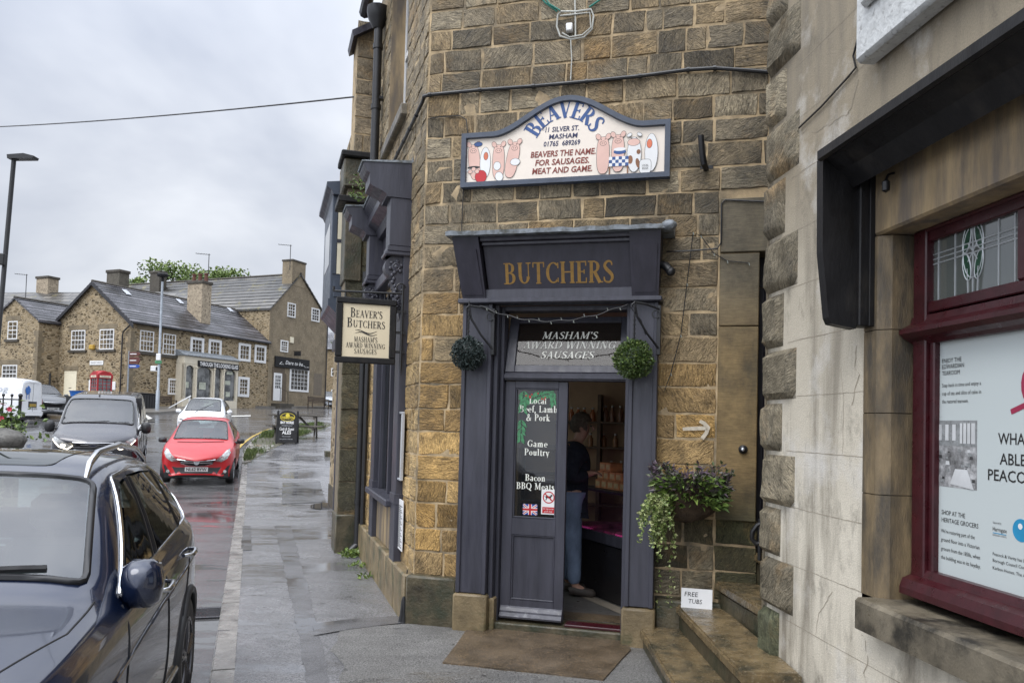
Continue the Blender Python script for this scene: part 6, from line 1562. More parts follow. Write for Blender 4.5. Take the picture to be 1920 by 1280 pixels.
def window(parent, T, F, px, nx=3, ny=4, fr=.07, lint=None, sill=None, wide=0.0, y=0.0):
    a, b, c, d = rectpx(F, *px, y); m_ = MB(); m_.T = T
    y0, y1 = y-.03, y+.06
    for q_ in ((a-wide, a+fr, c-wide, d+wide), (b-fr, b+wide, c-wide, d+wide), (a+fr, b-fr, c-wide, c+fr), (a+fr, b-fr, d-fr, d+wide)): m_.box(q_[0], q_[1], y0-(.03 if wide else 0), y1, q_[2], q_[3])
    for i in range(1, nx): x = a+fr+(b-a-2*fr)*i/nx; m_.box(x-.016, x+.016, y0+.01, y1, c+fr, d-fr)
    for j in range(1, ny): z = c+fr+(d-c-2*fr)*j/ny; m_.box(a+fr, b-fr, y0+.012, y1, z-(.03 if j*2 == ny else .016), z+(.03 if j*2 == ny else .016))
    o = m_.build('window', [MAT['white']], parent)
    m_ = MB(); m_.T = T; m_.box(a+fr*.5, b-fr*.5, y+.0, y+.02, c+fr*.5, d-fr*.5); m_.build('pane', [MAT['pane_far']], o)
    if lint or sill:
        m_ = MB(); m_.T = T
        if lint: m_.box(a-.25, b+.25, y-.02, y+.1, d+.02+wide, d+lint, 0, .01)
        m_.build('window_lintel', [MAT['quoinfar']], o) if lint else None
        m_ = MB(); m_.T = T
        if sill: m_.box(a-.2, b+.2, y-.12, y+.1, c-sill, c-.01, 0, .01); m_.build('window_sill', [MAT['sillfar']], o)
    return o
def gable_house(th, T, W, Lg, z0, ze, zr, mwall, mroof, ov=.25, split=.5, hipback=False, ze2=None, mside=None):
    """gable on the plane y=0 from x=-W to 0, ridge running along +y"""
    ze2 = ze if ze2 is None else ze2; xr = -W*split
    m_ = MB(); m_.T = T
    m_.add([(-W, 0, z0), (0, 0, z0), (0, 0, ze), (xr, 0, zr), (-W, 0, ze2), (-W, Lg, z0), (0, Lg, z0), (0, Lg, ze), (xr, Lg, zr), (-W, Lg, ze2)],
           [(0, 1, 2, 3, 4), (6, 5, 9, 8, 7)], 0).add([(0, 0, z0), (0, Lg, z0), (0, Lg, ze), (0, 0, ze)], [(0, 1, 2, 3)], 1).add([(-W, 0, z0), (-W, Lg, z0), (-W, Lg, ze2), (-W, 0, ze2)], [(3, 2, 1, 0)], 1)
    m_.build('wall', [mwall, mside or mwall], th)
    m_ = MB(); m_.T = T; t = .12
    def sl(x0, za, x1, zb):
        dx, dz = x1-x0, zb-za; k = ov/abs(dx); xe, zz = x0-dx*k, za-dz*k
        n_ = max(4, int(math.hypot(x1-xe, zb-zz)/(.42 if mroof is MAT['stoneslate'] else .30))); stp = .05 if mroof is MAT['stoneslate'] else .028
        poly = [(xe, zz), (x1, zb), (x1, zb+t)]
        for k in range(n_, 0, -1):
            a, b = k/n_, (k-1)/n_; poly += [(xe+(x1-xe)*a, zz+(zb-zz)*a+t), (xe+(x1-xe)*b, zz+(zb-zz)*b+t+stp)]
            if k > 1: poly.append((xe+(x1-xe)*b+1e-4*(1 if x1 > xe else -1), zz+(zb-zz)*b+t))
        m_.prism(poly, -ov, Lg+.1, 'y', 0)
    sl(0, ze, xr, zr); sl(-W, ze2, xr, zr)
    m_.tube([(xr, -ov, zr+t), (xr, Lg, zr+t)], .10, 6, 1)
    return m_.build('roof', [mroof, MAT['sillfar']], th)

# long stone house with the shopfront
hm_ = thing('long_stone_house', 'long rubble stone house with a gable end, blue slate roof and small white sash windows', 'house', FG)
TMg = FG.inverted() @ FM
W = -on(FG, 104, 650)[0]; LM = on(FM, 503, 650)[0]; ze = on(FM, 247, 601)[1]; zr = on(FG, 178, 531)[1]
rf = gable_house(hm_, None, W, LM, .5, ze, zr, MAT['rubble'], MAT['slate'], .22)
m_ = MB(); m_.tube([(.24, -.2, ze-.12), (.24, LM, ze-.12)], .075, 6)
for sx_, za in ((0, ze), (-W, ze)):
    x1_, z1_ = -W/2, zr; dx, dz = x1_-sx_, z1_-za; m_.prism([(sx_-dx*.12, za-dz*.12-.20), (x1_, z1_-.14), (x1_, z1_+.06), (sx_-dx*.12, za-dz*.12+.04)], -.27, -.20, 'y', 0)
a, b = on(FG, 243, 606); m_.tube([(.2, -.14, b), (-.55, -.14, b-.55), (-.62, -.12, b-.9), (-.62, -.12, .6)], .05, 6)
m_.build('bargeboard_and_gutter', [MAT['barge']], hm_)
m_ = MB()
for i in range(16):
    z_ = 1.2+i*.36
    if z_ < ze-.3: m_.box(-.46 if i % 2 else -.28, .012, -.012, .2, z_, z_+.34, 0, .01); m_.box(-.2, .014, -.01, .28 if i % 2 else .46, z_+.002, z_+.338, 0, .01)
m_.build('quoin_stones', [MAT['quoinfar']], hm_)
window(hm_, None, FG, (134, 160, 619, 656), 4, 4, lint=.34, sill=.16); window(hm_, None, FG, (187, 214, 617, 655), 4, 4, lint=.34, sill=.16)
window(hm_, TMg, FM, (262, 288, 620, 659), 4, 4, lint=.34, sill=.22); window(hm_, TMg, FM, (305, 329, 626, 665), 4, 4, lint=.34, sill=.22)
for q_ in ((359, 379, 636, 662), (393, 412, 640, 666), (449, 467, 647, 674), (479, 496, 650, 677)): window(hm_, TMg, FM, q_, 3, 3, .06, wide=.13)
window(hm_, TMg, FM, (316, 331, 711, 738), 3, 4, .06, wide=.06); window(hm_, TMg, FM, (448, 464, 710, 740), 3, 4, .06, wide=.15)
# cream door in the gable
a, b, c, d = rectpx(FG, 121, 143, 697, 745); m_ = MB(); m_.box(a-.02, a+.05, -.03, .1, c, d+.05); m_.box(b-.05, b+.02, -.03, .1, c, d+.05); m_.box(a+.05, b-.05, -.03, .1, d-.03, d+.05); m_.box(a+.05, b-.05, -.015, .06, c-.2, d-.03, 0); do_ = m_.build('door', [MAT['cream']], hm_)
m_ = MB(); m_.box(a-.15, b+.15, -.02, .1, d+.07, d+.40, 0, .01); m_.build('door_lintel', [MAT['quoinfar']], do_)
m_ = MB(); m_.box((a+b)/2-.12, (a+b)/2+.12, -.02, 0, c+.62, c+.66); m_.build('letter_plate', [MAT['iron']], do_)
for (x0, x1, y0, y1), lab in (((168, 193, 676, 684), 0), ((208, 216, 715, 731), 1), ((166, 169, 712, 735), 1)):
    a, b, c, d = rectpx(FG, x0, x1, y0, y1, -.05); m_ = MB(); m_.box(a, b, -.05, 0, c, d, 0, .01); o = m_.build('wall_sign', [MAT['white']], hm_)
    if lab == 0: m_ = MB(); sans(m_, 'PARISH OFFICE', (a+b)/2, c+(d-c)*.35, (d-c)*.35, -.051, 0, (b-a)*.8, 'c'); m_.build('sign_lettering', [MAT['ink']], o)
a, b, c, d = rectpx(FG, 166, 174, 646, 655, -.2); m_ = MB(); m_.box(a, b, -.22, 0, c, d, 0, .05); m_.build('alarm_box', [pm('yellow alarm box', (.45, .28, .04), .5)], hm_)
# chimney on the long roof
def stack(parent, px, pyb, pyt, wpx, Y, mt, pots=2, name='chimney', capm=None, dpt=.6):
    pb = at_depth(px, pyb, Y); pt = at_depth(px, pyt, Y); w_ = wpx*Y/FPX; I = parent.matrix_world.inverted() @ Matrix.Translation((pb.x, pb.y, 0)) @ Matrix.Rotation(math.atan2(XD[1], XD[0]), 4, 'Z')
    m_ = MB(); m_.T = I; h = pt.z; m_.box(-w_/2, w_/2, -dpt/2, dpt/2, pb.z-1.2, h-.22); m_.box(-w_*.56, w_*.56, -dpt*.58, dpt*.58, h-.22, h-.02, 1, .02)
    o = m_.build(name, [mt, capm or MAT['sillfar']], parent)
    for k in range(pots):
        m_ = MB(); m_.T = I; x = (k-(pots-1)/2)*w_*.42; m_.lathe([(.14, h-.02), (.12, h+.45), (.15, h+.47), (.15, h+.58), (.10, h+.58)], (x, 0, 0), 10); m_.build('chimney_pot', [MAT['pot']], o)
    return o
stack(hm_, 373, 578, 528, 36, 57.0, MAT['brickpale'], 3, dpt=.9); stack(hm_, 220, 548, 507, 33, 54.0, pm('dark sandstone stack', (.09, .08, .062), .8, var=.3), 0, dpt=.8)
# skylights
for px, py in ((236, 551), (336, 568), (430, 583)):
    Fs = FG; sl_ = math.atan2(zr-ze, W/2)
    # intersect the viewing ray with the front slope
    d_ = (FG.inverted().to_3x3() @ ray(px, py)); o_ = FG.inverted() @ EYE; k = (zr-ze)/(W/2)
    t = (ze - o_.z - k*o_.x)/(d_.z + k*d_.x); p = o_ + d_*t
    m_ = MB(); m_.T = Matrix.Translation(p) @ Matrix.Rotation(sl_, 4, 'Y'); m_.box(-.32, .32, -.2, .2, .12, .17, 0, .02); m_.build('skylight', [pm('skylight', (.40, .42, .45), .3)], rf)
# projecting shopfront
SY = -.75
sx0, sx1 = on(FM, 344, 720, SY)[0], on(FM, 446, 720, SY)[0]; sz1 = on(FM, 400, 672, SY)[1]; szb = on(FM, 400, 774, SY)[1]-.2; szs = on(FM, 400, 750, SY)[1]
m_ = MB(); m_.T = TMg
MAT['shopcream'] = pm('cream shopfront paint', (.62, .56, .44), .5, var=.08)
HZ = sz1-.55
m_.box(sx0, sx1, SY, 0, HZ, sz1, 0, .02); m_.box(sx0, sx1, SY, 0, szb, szs, 0, .02); m_.box(sx0, sx0+.2, SY, 0, szs, HZ, 0); 
wd = sx1-sx0; bays = [(.03, .18), (.23, .50), (.56, .68), (.74, .96)]
edges = [0, .03, .18, .23, .50, .56, .68, .74, .96, 1]
for a, b in ((0, .03), (.18, .23), (.50, .56), (.68, .74), (.96, 1)): m_.box(sx0+wd*a, sx0+wd*b, SY, SY+.2, szs, HZ, 0, .01)
for a, b in bays:
    xa, xb = sx0+wd*a, sx0+wd*b; xc, hw = (xa+xb)/2, (xb-xa)/2; ar_ = min(hw, .45); zz = HZ-.03-ar_
    poly = [(xa, HZ), (xb, HZ), (xb, zz)] + [(xc+hw*cos(t), zz+ar_*.85*sin(t)) for t in [pi*i/12 for i in range(1, 12)]] + [(xa, zz)]
    m_.prism(poly[::-1], SY+.02, SY+.12, 'y', 0)
for i in (.205, .53, .71): m_.lathe([(.09, szs), (.07, szs+.1), (.06, HZ-.3), (.10, HZ-.2), (.10, HZ-.12)], (sx0+wd*i, SY-.05, 0), 8)
shf = m_.build('shopfront', [MAT['shopcream']], hm_)
m_ = MB(); m_.T = TMg; m_.prism([(SY-.12, sz1), (SY-.12, sz1+.05), (0, sz1+.42), (0, sz1)], sx0-.1, sx1+.1, 'x', 0); m_.build('lead_roof', [MAT['lead']], shf)
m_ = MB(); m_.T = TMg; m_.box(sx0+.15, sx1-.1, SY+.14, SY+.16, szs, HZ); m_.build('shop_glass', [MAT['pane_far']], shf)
m_ = MB(); m_.T = TMg
for xx, zz, w_, h_ in ((.82, .55, .5, .3), (.83, .2, .4, .35), (.85, .85, .6, .22), (.08, .4, .3, .4), (.35, .4, .6, .5)): m_.box(sx0+wd*xx-w_/2, sx0+wd*xx+w_/2, SY+.10, SY+.13, szs+(HZ-szs)*zz-h_/2, szs+(HZ-szs)*zz+h_/2)
m_.build('window_display', [pm('pale window display', (.42, .44, .36), .6, var=.4, vs=3)], shf)
gx0_, gx1_ = on(FM, 372, 683, SY-.08)[0], on(FM, 448, 690, SY-.08)[0]; gz_ = on(FM, 405, 690, SY-.08)[1]
m_ = MB(); m_.T = TMg; m_.box(gx0_, gx1_, SY-.1, SY, gz_-.02, gz_+.42, 0, .01); so_ = m_.build('shop_sign', [MAT['black']], shf)
m_ = MB(); m_.T = TMg; sans(m_, 'THROUGH THE LOOKING GLASS', (gx0_+gx1_)/2, gz_+.07, .27, SY-.1, 0, (gx1_-gx0_)*.94, 'c', bold=.03, dep=.01); m_.build('sign_lettering', [MAT['white']], so_)

# left wing
B0 = base(66, 51.3); FL = frame((B0.x, B0.y, 0), XD)
hl = thing('gabled_stone_cottage', 'small gabled cottage of rubble stone adjoining the long stone house', 'house', FL)
za = on(FL, 28, 561)[1]; zel = on(FL, 66, 601)[1]; Wl = -2*on(FL, 28, 600)[0]
gable_house(hl, None, Wl, 7.0, .5, zel, za, MAT['rubble'], MAT['slate'], .12)
m_ = MB()
for i in range(16):
    z_ = 1.2+i*.36
    if z_ < zel-.3: m_.box(-.44 if i % 2 else -.28, .012, -.012, .2, z_, z_+.34, 0, .01); m_.box(-.2, .014, -.01, .26 if i % 2 else .42, z_+.002, z_+.338, 0, .01)
m_.build('quoin_stones', [MAT['quoinfar']], hl)
window(hl, None, FL, (15, 33, 602, 636), 2, 4, lint=.36, sill=.18); window(hl, None, FL, (4, 32, 684, 717), 4, 4, lint=.36, sill=.14)
m_ = MB(); m_.tube([(.06, .9, .6), (.06, .9, 4.2)], .06, 6); m_.tube([(.1, -.1, zel-.1), (.1, 3, zel-.1)], .07, 6); m_.build('downpipe', [MAT['barge']], hl)

# rendered gable house with a dress shop
hr2 = thing('roughcast_gable_house', 'brown roughcast gable house with a black shop sign and a chimney at the apex', 'house', FM)
FR = frame(tuple(FM @ Vector((on(FM, 503, 650)[0], -.05, 0))), YD)
xR = on(FR, 612, 650)[0]; zl = on(FR, 503, 578)[1]; zrr = on(FR, 611, 601)[1]; zap = on(FR, 563, 516)[1]; xap = on(FR, 563, 516)[0]
TR = FM.inverted() @ FR @ Matrix.Translation((xR, 0, 0))
gable_house(hr2, TR, xR, 24, .8, zrr, zap, MAT['roughcast'], MAT['stoneslate'], .12, (xR-xap)/xR, ze2=zl, mside=MAT['rubble'])
TR0 = FM.inverted() @ FR
m_ = MB(); m_.T = TR0
a0, z0_ = on(FR, 548, 500); a1, z1_ = on(FR, 573, 500); zt_ = on(FR, 560, 489)[1]
m_.box(a0, a1, -.02, 1.0, zap-1.0, zt_-.15, 0); m_.box(a0-.06, a1+.06, -.08, 1.06, zt_-.15, zt_, 1, .02); m_.build('chimney', [MAT['roughcast'], MAT['sillfar']], hr2)
for q_, nx, ny in (((539, 553, 569, 594), 3, 4), ((584, 598, 579, 602), 3, 4), ((526, 539, 639, 659), 3, 4)): window(hr2, TR0, FR, q_, nx, ny, .06, wide=.04)
window(hr2, TR0, FR, (544, 577, 692, 732), 5, 5, .07, wide=.1)
a, b, c, d = rectpx(FR, 512, 528, 699, 751); m_ = MB(); m_.T = TR0; m_.box(a, b, -.03, .06, c, d, 0, .01); do2 = m_.build('door', [MAT['white']], hr2)
m_ = MB(); m_.T = TR0
for i in range(3):
    for j in range(4): x = a+(b-a)*(.2+.22*i); z_ = c+(d-c)*(.45+.12*j); m_.box(x, x+(b-a)*.17, -.035, -.028, z_, z_+(d-c)*.10)
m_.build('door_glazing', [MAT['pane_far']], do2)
m_ = MB(); m_.T = TR0; m_.box(a-.15, a, -.04, .06, c, d+.45, 0); m_.box(a-.15, b+.3, -.03, .06, d, d+.45, 0); m_.box(b, b+.5, -.035, .06, c, d, 0); m_.build('door_recess', [pm('brown door reveal', (.10, .075, .05), .6)], hr2)
a, b, c, d = rectpx(FR, 514, 578, 671, 691); m_ = MB(); m_.T = TR0; m_.box(a, b, -.16, 0, c, d, 0, .02); sg2 = m_.build('shop_sign', [MAT['black']], hr2)
m_ = MB(); m_.T = TR0; sans(m_, 'Dare to be...', a+(b-a)*.56, c+(d-c)*.35, .30, -.16, 0, (b-a)*.58, 'c', .3, .01, .01); m_.tube([(a+.45, -.17, c+.25), (a+.7, -.17, c+.45), (a+.95, -.17, c+.25), (a+.45, -.17, c+.25)], .02, 4); sans(m_, 'est. 2010', b-.1, c+.2, .11, -.16, 0, .6, 'r', 0, 0, .01); m_.build('sign_lettering', [MAT['white']], sg2)
a, b, c, d = rectpx(FR, 588, 603, 700, 741); m_ = MB(); m_.T = TR0; m_.box(a, b, -.012, 0, c, d, 0); m_.build('blocked_window', [pm('patched render', (.15, .125, .095), .85, var=.15)], hr2)
a, b, c, d = rectpx(FR, 543, 549, 632, 643); m_ = MB(); m_.T = TR0; m_.box(a, b, -.12, 0, c, d, 0, .02); m_.build('alarm_box', [MAT['cream']], hr2)
a, b = on(FR, 550, 663); m_ = MB(); m_.T = TR0; m_.box(a-.03, a+.03, -.75, -.1, b-.18, b+.18); m_.tube([(a, 0, b+.22), (a, -.8, b+.22)], .02, 5); m_.build('projecting_sign', [MAT['black']], hr2)
m_ = MB(); m_.T = TR0; m_.tube([(xR-.05, -.1, zrr-.2), (xR-.05, -.1, .9)], .05, 6); m_.build('downpipe', [MAT['barge']], hr2)
a, b = on(FR, 527, 757, -.5); m_ = MB(); m_.T = TR0; m_.box(on(FR, 508, 757)[0], on(FR, 535, 757)[0], -.9, 0, .8, b+.05, 0, .02); m_.build('door_step', [MAT['sillfar']], hr2)
c1, c2, c3 = (on(FR, 526, 727, -.9), on(FR, 540, 735, -.9), on(FR, 540, 760, -.9)); m_ = MB(); m_.T = TR0; m_.tube([(c1[0], -.9, c1[1]-1), (c1[0], -.9, c1[1]), (c2[0], -.9, c2[1]), (c3[0], -.9, c3[1])], .025, 5); m_.build('handrail', [MAT['iron']], hr2)

# terrace roof behind on the left
T0 = at_depth(-120, 700, 66); FTt = frame((T0.x, T0.y, 0), (.985, -.17))
ht = thing('slate_roofed_terrace', 'slate roofed terrace standing behind the cottages on the left', 'house', FTt)
zrt = on(FTt, 60, 548, 3)[1]; zet = on(FTt, 60, 580, 0)[1]; Lt = on(FTt, 330, 600)[0]
m_ = MB(); m_.box(0, Lt, 0, 6, 1, zet, 0); m_.build('wall', [MAT['rubble']], ht)
m_ = MB(); m_.prism([(-.3, zet-.1), (3, zrt), (6.3, zet-.1), (6.3, zet-.3), (-.3, zet-.3)], -.2, Lt+.2, 'x', 0); m_.build('roof', [MAT['stoneslate']], ht)
def stack2(px, pyb, pyt, wpx, Y, mt, **k): return stack(ht, px, pyb, pyt, wpx, Y, mt, **k)
stack2(88, 556, 519, 32, 68, MAT['brickpale'], pots=0, dpt=1.0); stack2(296, 546, 509, 24, 70, MAT['sillfar'], pots=0, dpt=.8)
for px, py, Y, hh, nm in ((50, 515, 66, 2.4, 'thin television aerial on the terrace roof at the left'), (392, 477, 58, 1.6, 'thin television aerial above the clay chimney pots'), (545, 460, 62, 2.0, 'television aerial beside the gable chimney')):
    p = at_depth(px, py, Y); m_ = MB(); m_.tube([(0, 0, -hh), (0, 0, .05)], .03, 5); m_.tube([(-1.0, 0, .05), (.1, 0, -.02)], .02, 5)
    for k in range(5): m_.tube([(-.9+.2*k, -.22, .05-.014*k), (-.9+.2*k, .22, .05-.014*k)], .012, 4)
    o = m_.build('television_aerial', [MAT['iron']], None); o.location = p; tag(o, nm, 'aerial')
# distant house seen past the gable
D0 = at_depth(560, 760, 95); FD = frame((D0.x, D0.y, 0), (.99, -.1)); hd = thing('distant_house', 'pale stone house in the distance between the gable house and the street wall', 'house', FD)
zz = on(FD, 622, 655)[1]; m_ = MB(); m_.box(0, 9, 0, 6, 1, zz, 0); m_.build('wall', [MAT['rubble_pale']], hd); m_ = MB(); m_.prism([(-.3, zz), (3, zz+2.4), (6.3, zz)], -.2, 9.2, 'x', 0); m_.build('roof', [MAT['slate']], hd)
window(hd, None, FD, (621, 631, 690, 705), 2, 2, .1); window(hd, None, FD, (621, 628, 730, 742), 2, 2, .1)
# trees behind the roofs
def tree(name, label, px, pyb, pyt, Y, rad_, seed, n=4600):
    b = at_depth(px, 760, Y); zt_ = at_depth(px, pyt, Y).z; zc_ = at_depth(px, pyb, Y).z; r_ = random.Random(seed)
    o = thing(name, label, 'tree', Vector((b.x, b.y, gz(Y)))); z0 = gz(Y); H_ = zt_-z0
    m_ = MB(); m_.tube([(0, 0, -.3), (.1, .05, H_*.3), (-.1, .1, H_*.6), (0, 0, H_*.9)], [.5, .38, .25, .06], 8)
    cl = []
    for k in range(26):
        a = r_.uniform(0, 2*pi); q_ = rad_*math.sqrt(r_.random())*.95; h = H_*r_.uniform(.55, .97)*(1-.12*(q_/rad_)**2); c = Vector((q_*cos(a), q_*sin(a), h)); cl.append((c, r_.uniform(.8, 1.5)*rad_*.22)); m_.tube([(0, 0, h*.6), c*.6+Vector((0, 0, h*.25)), c], [.16, .09, .03], 5)
    m_.build('trunk', [MAT['bark']], o)
    m_ = MB()
    for i in range(n):
        c, rr_ = cl[i % len(cl)]; d = rdir(r_); p = c + Vector((d.x*1.25, d.y*1.25, d.z*.8))*rr_*r_.random()**.4
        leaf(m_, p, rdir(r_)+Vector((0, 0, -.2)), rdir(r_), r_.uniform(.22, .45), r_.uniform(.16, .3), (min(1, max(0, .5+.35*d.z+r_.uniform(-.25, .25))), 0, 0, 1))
    m_.build('crown', [MAT['leaf_tree']], o); return o
tree('broadleaf_tree', 'broad green tree rising behind the slate roof left of the clay chimney pots', 332, 545, 484, 82, 5.6, 1, 5600)
tree('broadleaf_tree', 'paler green tree crown showing right of the clay chimney pots', 420, 540, 497, 84, 3.6, 2, 2200)
tree('broadleaf_tree', 'small tree top showing just right of the large dark chimney', 248, 545, 506, 82, 1.9, 3, 1200)
# ================================================================== vehicles
def paint(name, col, flake=.0, rough=.28, coat=1.0, dirt=None):
    return pm(name, col, rough, flake, var=.06, vs=3, coat=coat, rv=.04, dirt=dirt)
MAT['tyre'] = pm('wet tyre', (.016, .016, .017), .6, var=.2, bump=.3, bs=80); MAT['rim'] = pm('alloy wheel', (.38, .39, .41), .3, .9, var=.1); MAT['rimdark'] = pm('dark alloy wheel', (.10, .10, .11), .3, .8)
MAT['plastic'] = pm('black exterior plastic', (.018, .018, .019), .5, var=.15); MAT['grilleblack'] = pm('grille black', (.010, .010, .011), .4)
def mat_lamp(name, col): 
    q = NT(name); return q.set(col=q.mix(q.ramp(q.noise(22, None, 2), [(.4, 0), (.6, 1)]), col, tuple(x*.55 for x in col)), rough=.06, coat=1.0, metal=.25)
MAT['headlamp'] = mat_lamp('headlamp lens', (.55, .56, .55)); MAT['redlamp'] = mat_lamp('tail lamp lens', (.35, .012, .015)); MAT['amber'] = mat_lamp('amber lens', (.5, .2, .03))
q = NT('lit headlamp'); MAT['litlamp'] = q.set(col=(.9, .85, .75), emit=(1, .88, .68), es=3.0)
def mat_screen(name, col, spec=1.0): q = NT(name); return q.set(col=col, rough=.03, ior=1.9, spec=spec, nrm=q.bump(q.noise(2.5, None, 2), .03, .02))
MAT['cabin'] = pm('dark cabin plastic', (.030, .031, .033), .7, var=.2); MAT['seat'] = pm('grey cloth seat', (.055, .056, .060), .9, var=.2)
MAT['carglass'] = clear_glass('car window glass', (.62, .72, .70), 2.15, .015, .02); MAT['darkglass'] = clear_glass('tinted car glass', (.34, .40, .39), 1.7, .015, .02)
MAT['screen'] = mat_screen('windscreen glass', (.10, .125, .125)); MAT['sideglass'] = mat_screen('car side glass', (.022, .028, .026)); MAT['screen_lt'] = mat_screen('pale windscreen glass', (.17, .20, .20))
MAT['plate_white'] = pm('white number plate', (.72, .72, .70), .4, var=.03); MAT['plate_yellow'] = pm('yellow number plate', (.55, .36, .03), .4, var=.03)

def crisp(x, pts): return float(np.interp(x, [p[0] for p in pts], [p[1] for p in pts]))
class Car:
    """loft of stations along y (0 = nose); profile curves give roof height, belt height, half width, glasshouse half width, sill height"""
    def __init__(s, o, top, belt, hw, gw, sill, ys, mat, nose_in=.18, tail_in=.12, arches=(), ar=.36, front=None, crown=.035, sub=2, tailcap=True, name='body'):
        s.o = o; s.L = ys[-1]; s.hwc = hw
        V = []; n = 0; secs = []
        for y in ys:
            zt, zb, w_, g_, z0 = (crisp(y, c) for c in (top, belt, hw, gw, sill))
            zb = min(zb, zt-.03); gl = zt - zb > .16
            e = zt-zb
            pts = [(w_*.80, z0-.02), (w_*.94, z0), (w_*.985, z0+.14), (w_, z0+.45*(zb-z0)), (w_*.992, zb-.16*(zb-z0)), (w_*.965, zb-.03)]
            if gl: pts += [(w_*.925, zb+.012), (lerp((w_*.925, 0), (g_, 0), .5)[0]+.015, zb+e*.45), (g_, zt-.085), (g_-.07, zt-.025), (g_*.55, zt-.004), (0, zt+0)]
            else: pts += [(w_*.93, zb+.25*e), (w_*.88, zb+.5*e), (w_*.80, zb+.72*e), (w_*.68, zb+.86*e), (w_*.4, zb+.97*e), (0, zt)]
            secs.append((y, pts))
        m_ = MB(); K = len(secs[0][1]); W = 2*K-1
        for si, (y, pts) in enumerate(secs):
            row = [(x, z) for x, z in pts] + [(-x, z) for x, z in pts[-2::-1]]
            for x, z in row:
                hwid = crisp(y, hw); t = (x/hwid)**2
                yy = y
                fr_ = max(0, 1-y/.9); tr_ = max(0, 1-(s.L-y)/.7)
                yy += nose_in*t*fr_*fr_ ; yy -= tail_in*t*tr_*tr_
                m_.v.append((x, yy, z))
        F = []
        for a in range(len(secs)-1):
            for k in range(W-1): F.append((a*W+k, a*W+k+1, (a+1)*W+k+1, (a+1)*W+k))
        for a, fl in ((0, True), (len(secs)-1, False)):
            for k in range(K-1):
                q_ = (a*W+k, a*W+k+1, a*W+W-2-k, a*W+W-1-k)
                q_ = tuple(dict.fromkeys(q_)); F.append(q_ if not fl else q_[::-1])
        me = bpy.data.meshes.new(name); me.from_pydata(m_.v, [], F)
        bm = bmesh.new(); bm.from_mesh(me); bmesh.ops.recalc_face_normals(bm, faces=bm.faces[:])
        cr = bm.edges.layers.float.new('crease_edge')
        for e in bm.edges:
            i, j = e.verts[0].index, e.verts[1].index
            if i//W == j//W and abs(i-j) == 1: continue
            ks = {i % W, j % W}
            if len(ks) == 1:
                k = min(ks.pop(), W-1) ; k = min(k, W-1-k)
                if k in (5, 6): e[cr] = .55
                if k == 1: e[cr] = .5
        for e in bm.edges:
            if e.is_boundary: continue
        bm.to_mesh(me); bm.free()
        t = bpy.data.objects.new('tmp', me); COL.objects.link(t); md = t.modifiers.new('s', 'SUBSURF'); md.levels = sub; md.render_levels = sub
        m2 = bpy.data.meshes.new_from_object(t.evaluated_get(bpy.context.evaluated_depsgraph_get())); bpy.data.objects.remove(t); bpy.data.meshes.remove(me); m2.name = name
        bm = bmesh.new(); bm.from_mesh(m2)
        s.bvh_full = BVHTree.FromBMesh(bm)
        for ya in arches:                      # open the wheel arches and round their edges
            zc_ = ar-.02; R_a = ar+.035
            kill = [f for f in bm.faces if abs(f.calc_center_median().x) > .45 and math.hypot(f.calc_center_median().y-ya, f.calc_center_median().z-zc_) < R_a]
            ring = {v for f in kill for v in f.verts}; bmesh.ops.delete(bm, geom=kill, context='FACES')
            for v in ring:
                if not v.is_valid or not v.link_faces: continue
                d = math.hypot(v.co.y-ya, v.co.z-zc_)
                if d > 1e-4 and v.co.z > .1: k = R_a/d; v.co.y = ya+(v.co.y-ya)*k; v.co.z = zc_+(v.co.z-zc_)*k
        bmesh.ops.delete(bm, geom=[v for v in bm.verts if not v.link_faces], context='VERTS')
        bm.to_mesh(m2); bm.free(); m2.materials.clear(); m2.materials.append(mat); m2.shade_smooth(); m2.set_sharp_from_angle(angle=rad(42))
        s.body = bpy.data.objects.new(name, m2); COL.objects.link(s.body); s.body.parent = o
        if arches:
            m_ = MB()
            for ya in arches:
                for sx_ in (1, -1):
                    w_ = crisp(ya, hw); n_ = 20; R_a = ar+.04; v = []
                    for i in range(n_+1):
                        a = rad(-25+230*i/n_); v += [(sx_*(w_-.015), ya+R_a*cos(a), ar-.02+R_a*sin(a)), (sx_*(w_-.36), ya+R_a*cos(a), ar-.02+R_a*sin(a))]
                    b = [(2*i, 2*i+1, 2*i+3, 2*i+2) for i in range(n_)] + [tuple(2*i+1 for i in range(n_+1))]; m_.add(v, b, 0)
            m_.box(-crisp(arches[0], hw)*.85, crisp(arches[0], hw)*.85, .3, s.L-.3, .2, .32)
            m_.build('underbody', [MAT['plastic']], s.o)
    def patch(s, name, poly, d, mat, off=.004, parent=None, mirror=False, grid=.06, thick=True):
        """lay a part on the body: poly is (x, z) for d='front'/'rear', (y, z) for 'side'/'farside', (x, y) for 'top'"""
        bm = bmesh.new(); P_2 = []
        def P(u, v): return {'front': (u, -2, v), 'rear': (u, s.L+2, v), 'side': (3, u, v), 'farside': (-3, u, v), 'top': (u, v, 4)}[d]
        D = {'front': Vector((0, 1, 0)), 'rear': Vector((0, -1, 0)), 'side': Vector((-1, 0, 0)), 'farside': Vector((1, 0, 0)), 'top': Vector((0, 0, -1))}[d]
        Q = refine([Vector((*p, 0)) for p in poly] + [Vector((*poly[0], 0))], grid)[:-1]
        vs = [bm.verts.new((p.x, p.y, 0)) for p in Q]; f = bm.faces.new(vs)
        bmesh.ops.triangulate(bm, faces=[f])
        for _ in range(3):
            es = [e for e in bm.edges if e.calc_length() > grid*1.6 and not e.is_boundary]
            if not es: break
            bmesh.ops.subdivide_edges(bm, edges=es, cuts=1); bmesh.ops.triangulate(bm, faces=bm.faces[:])
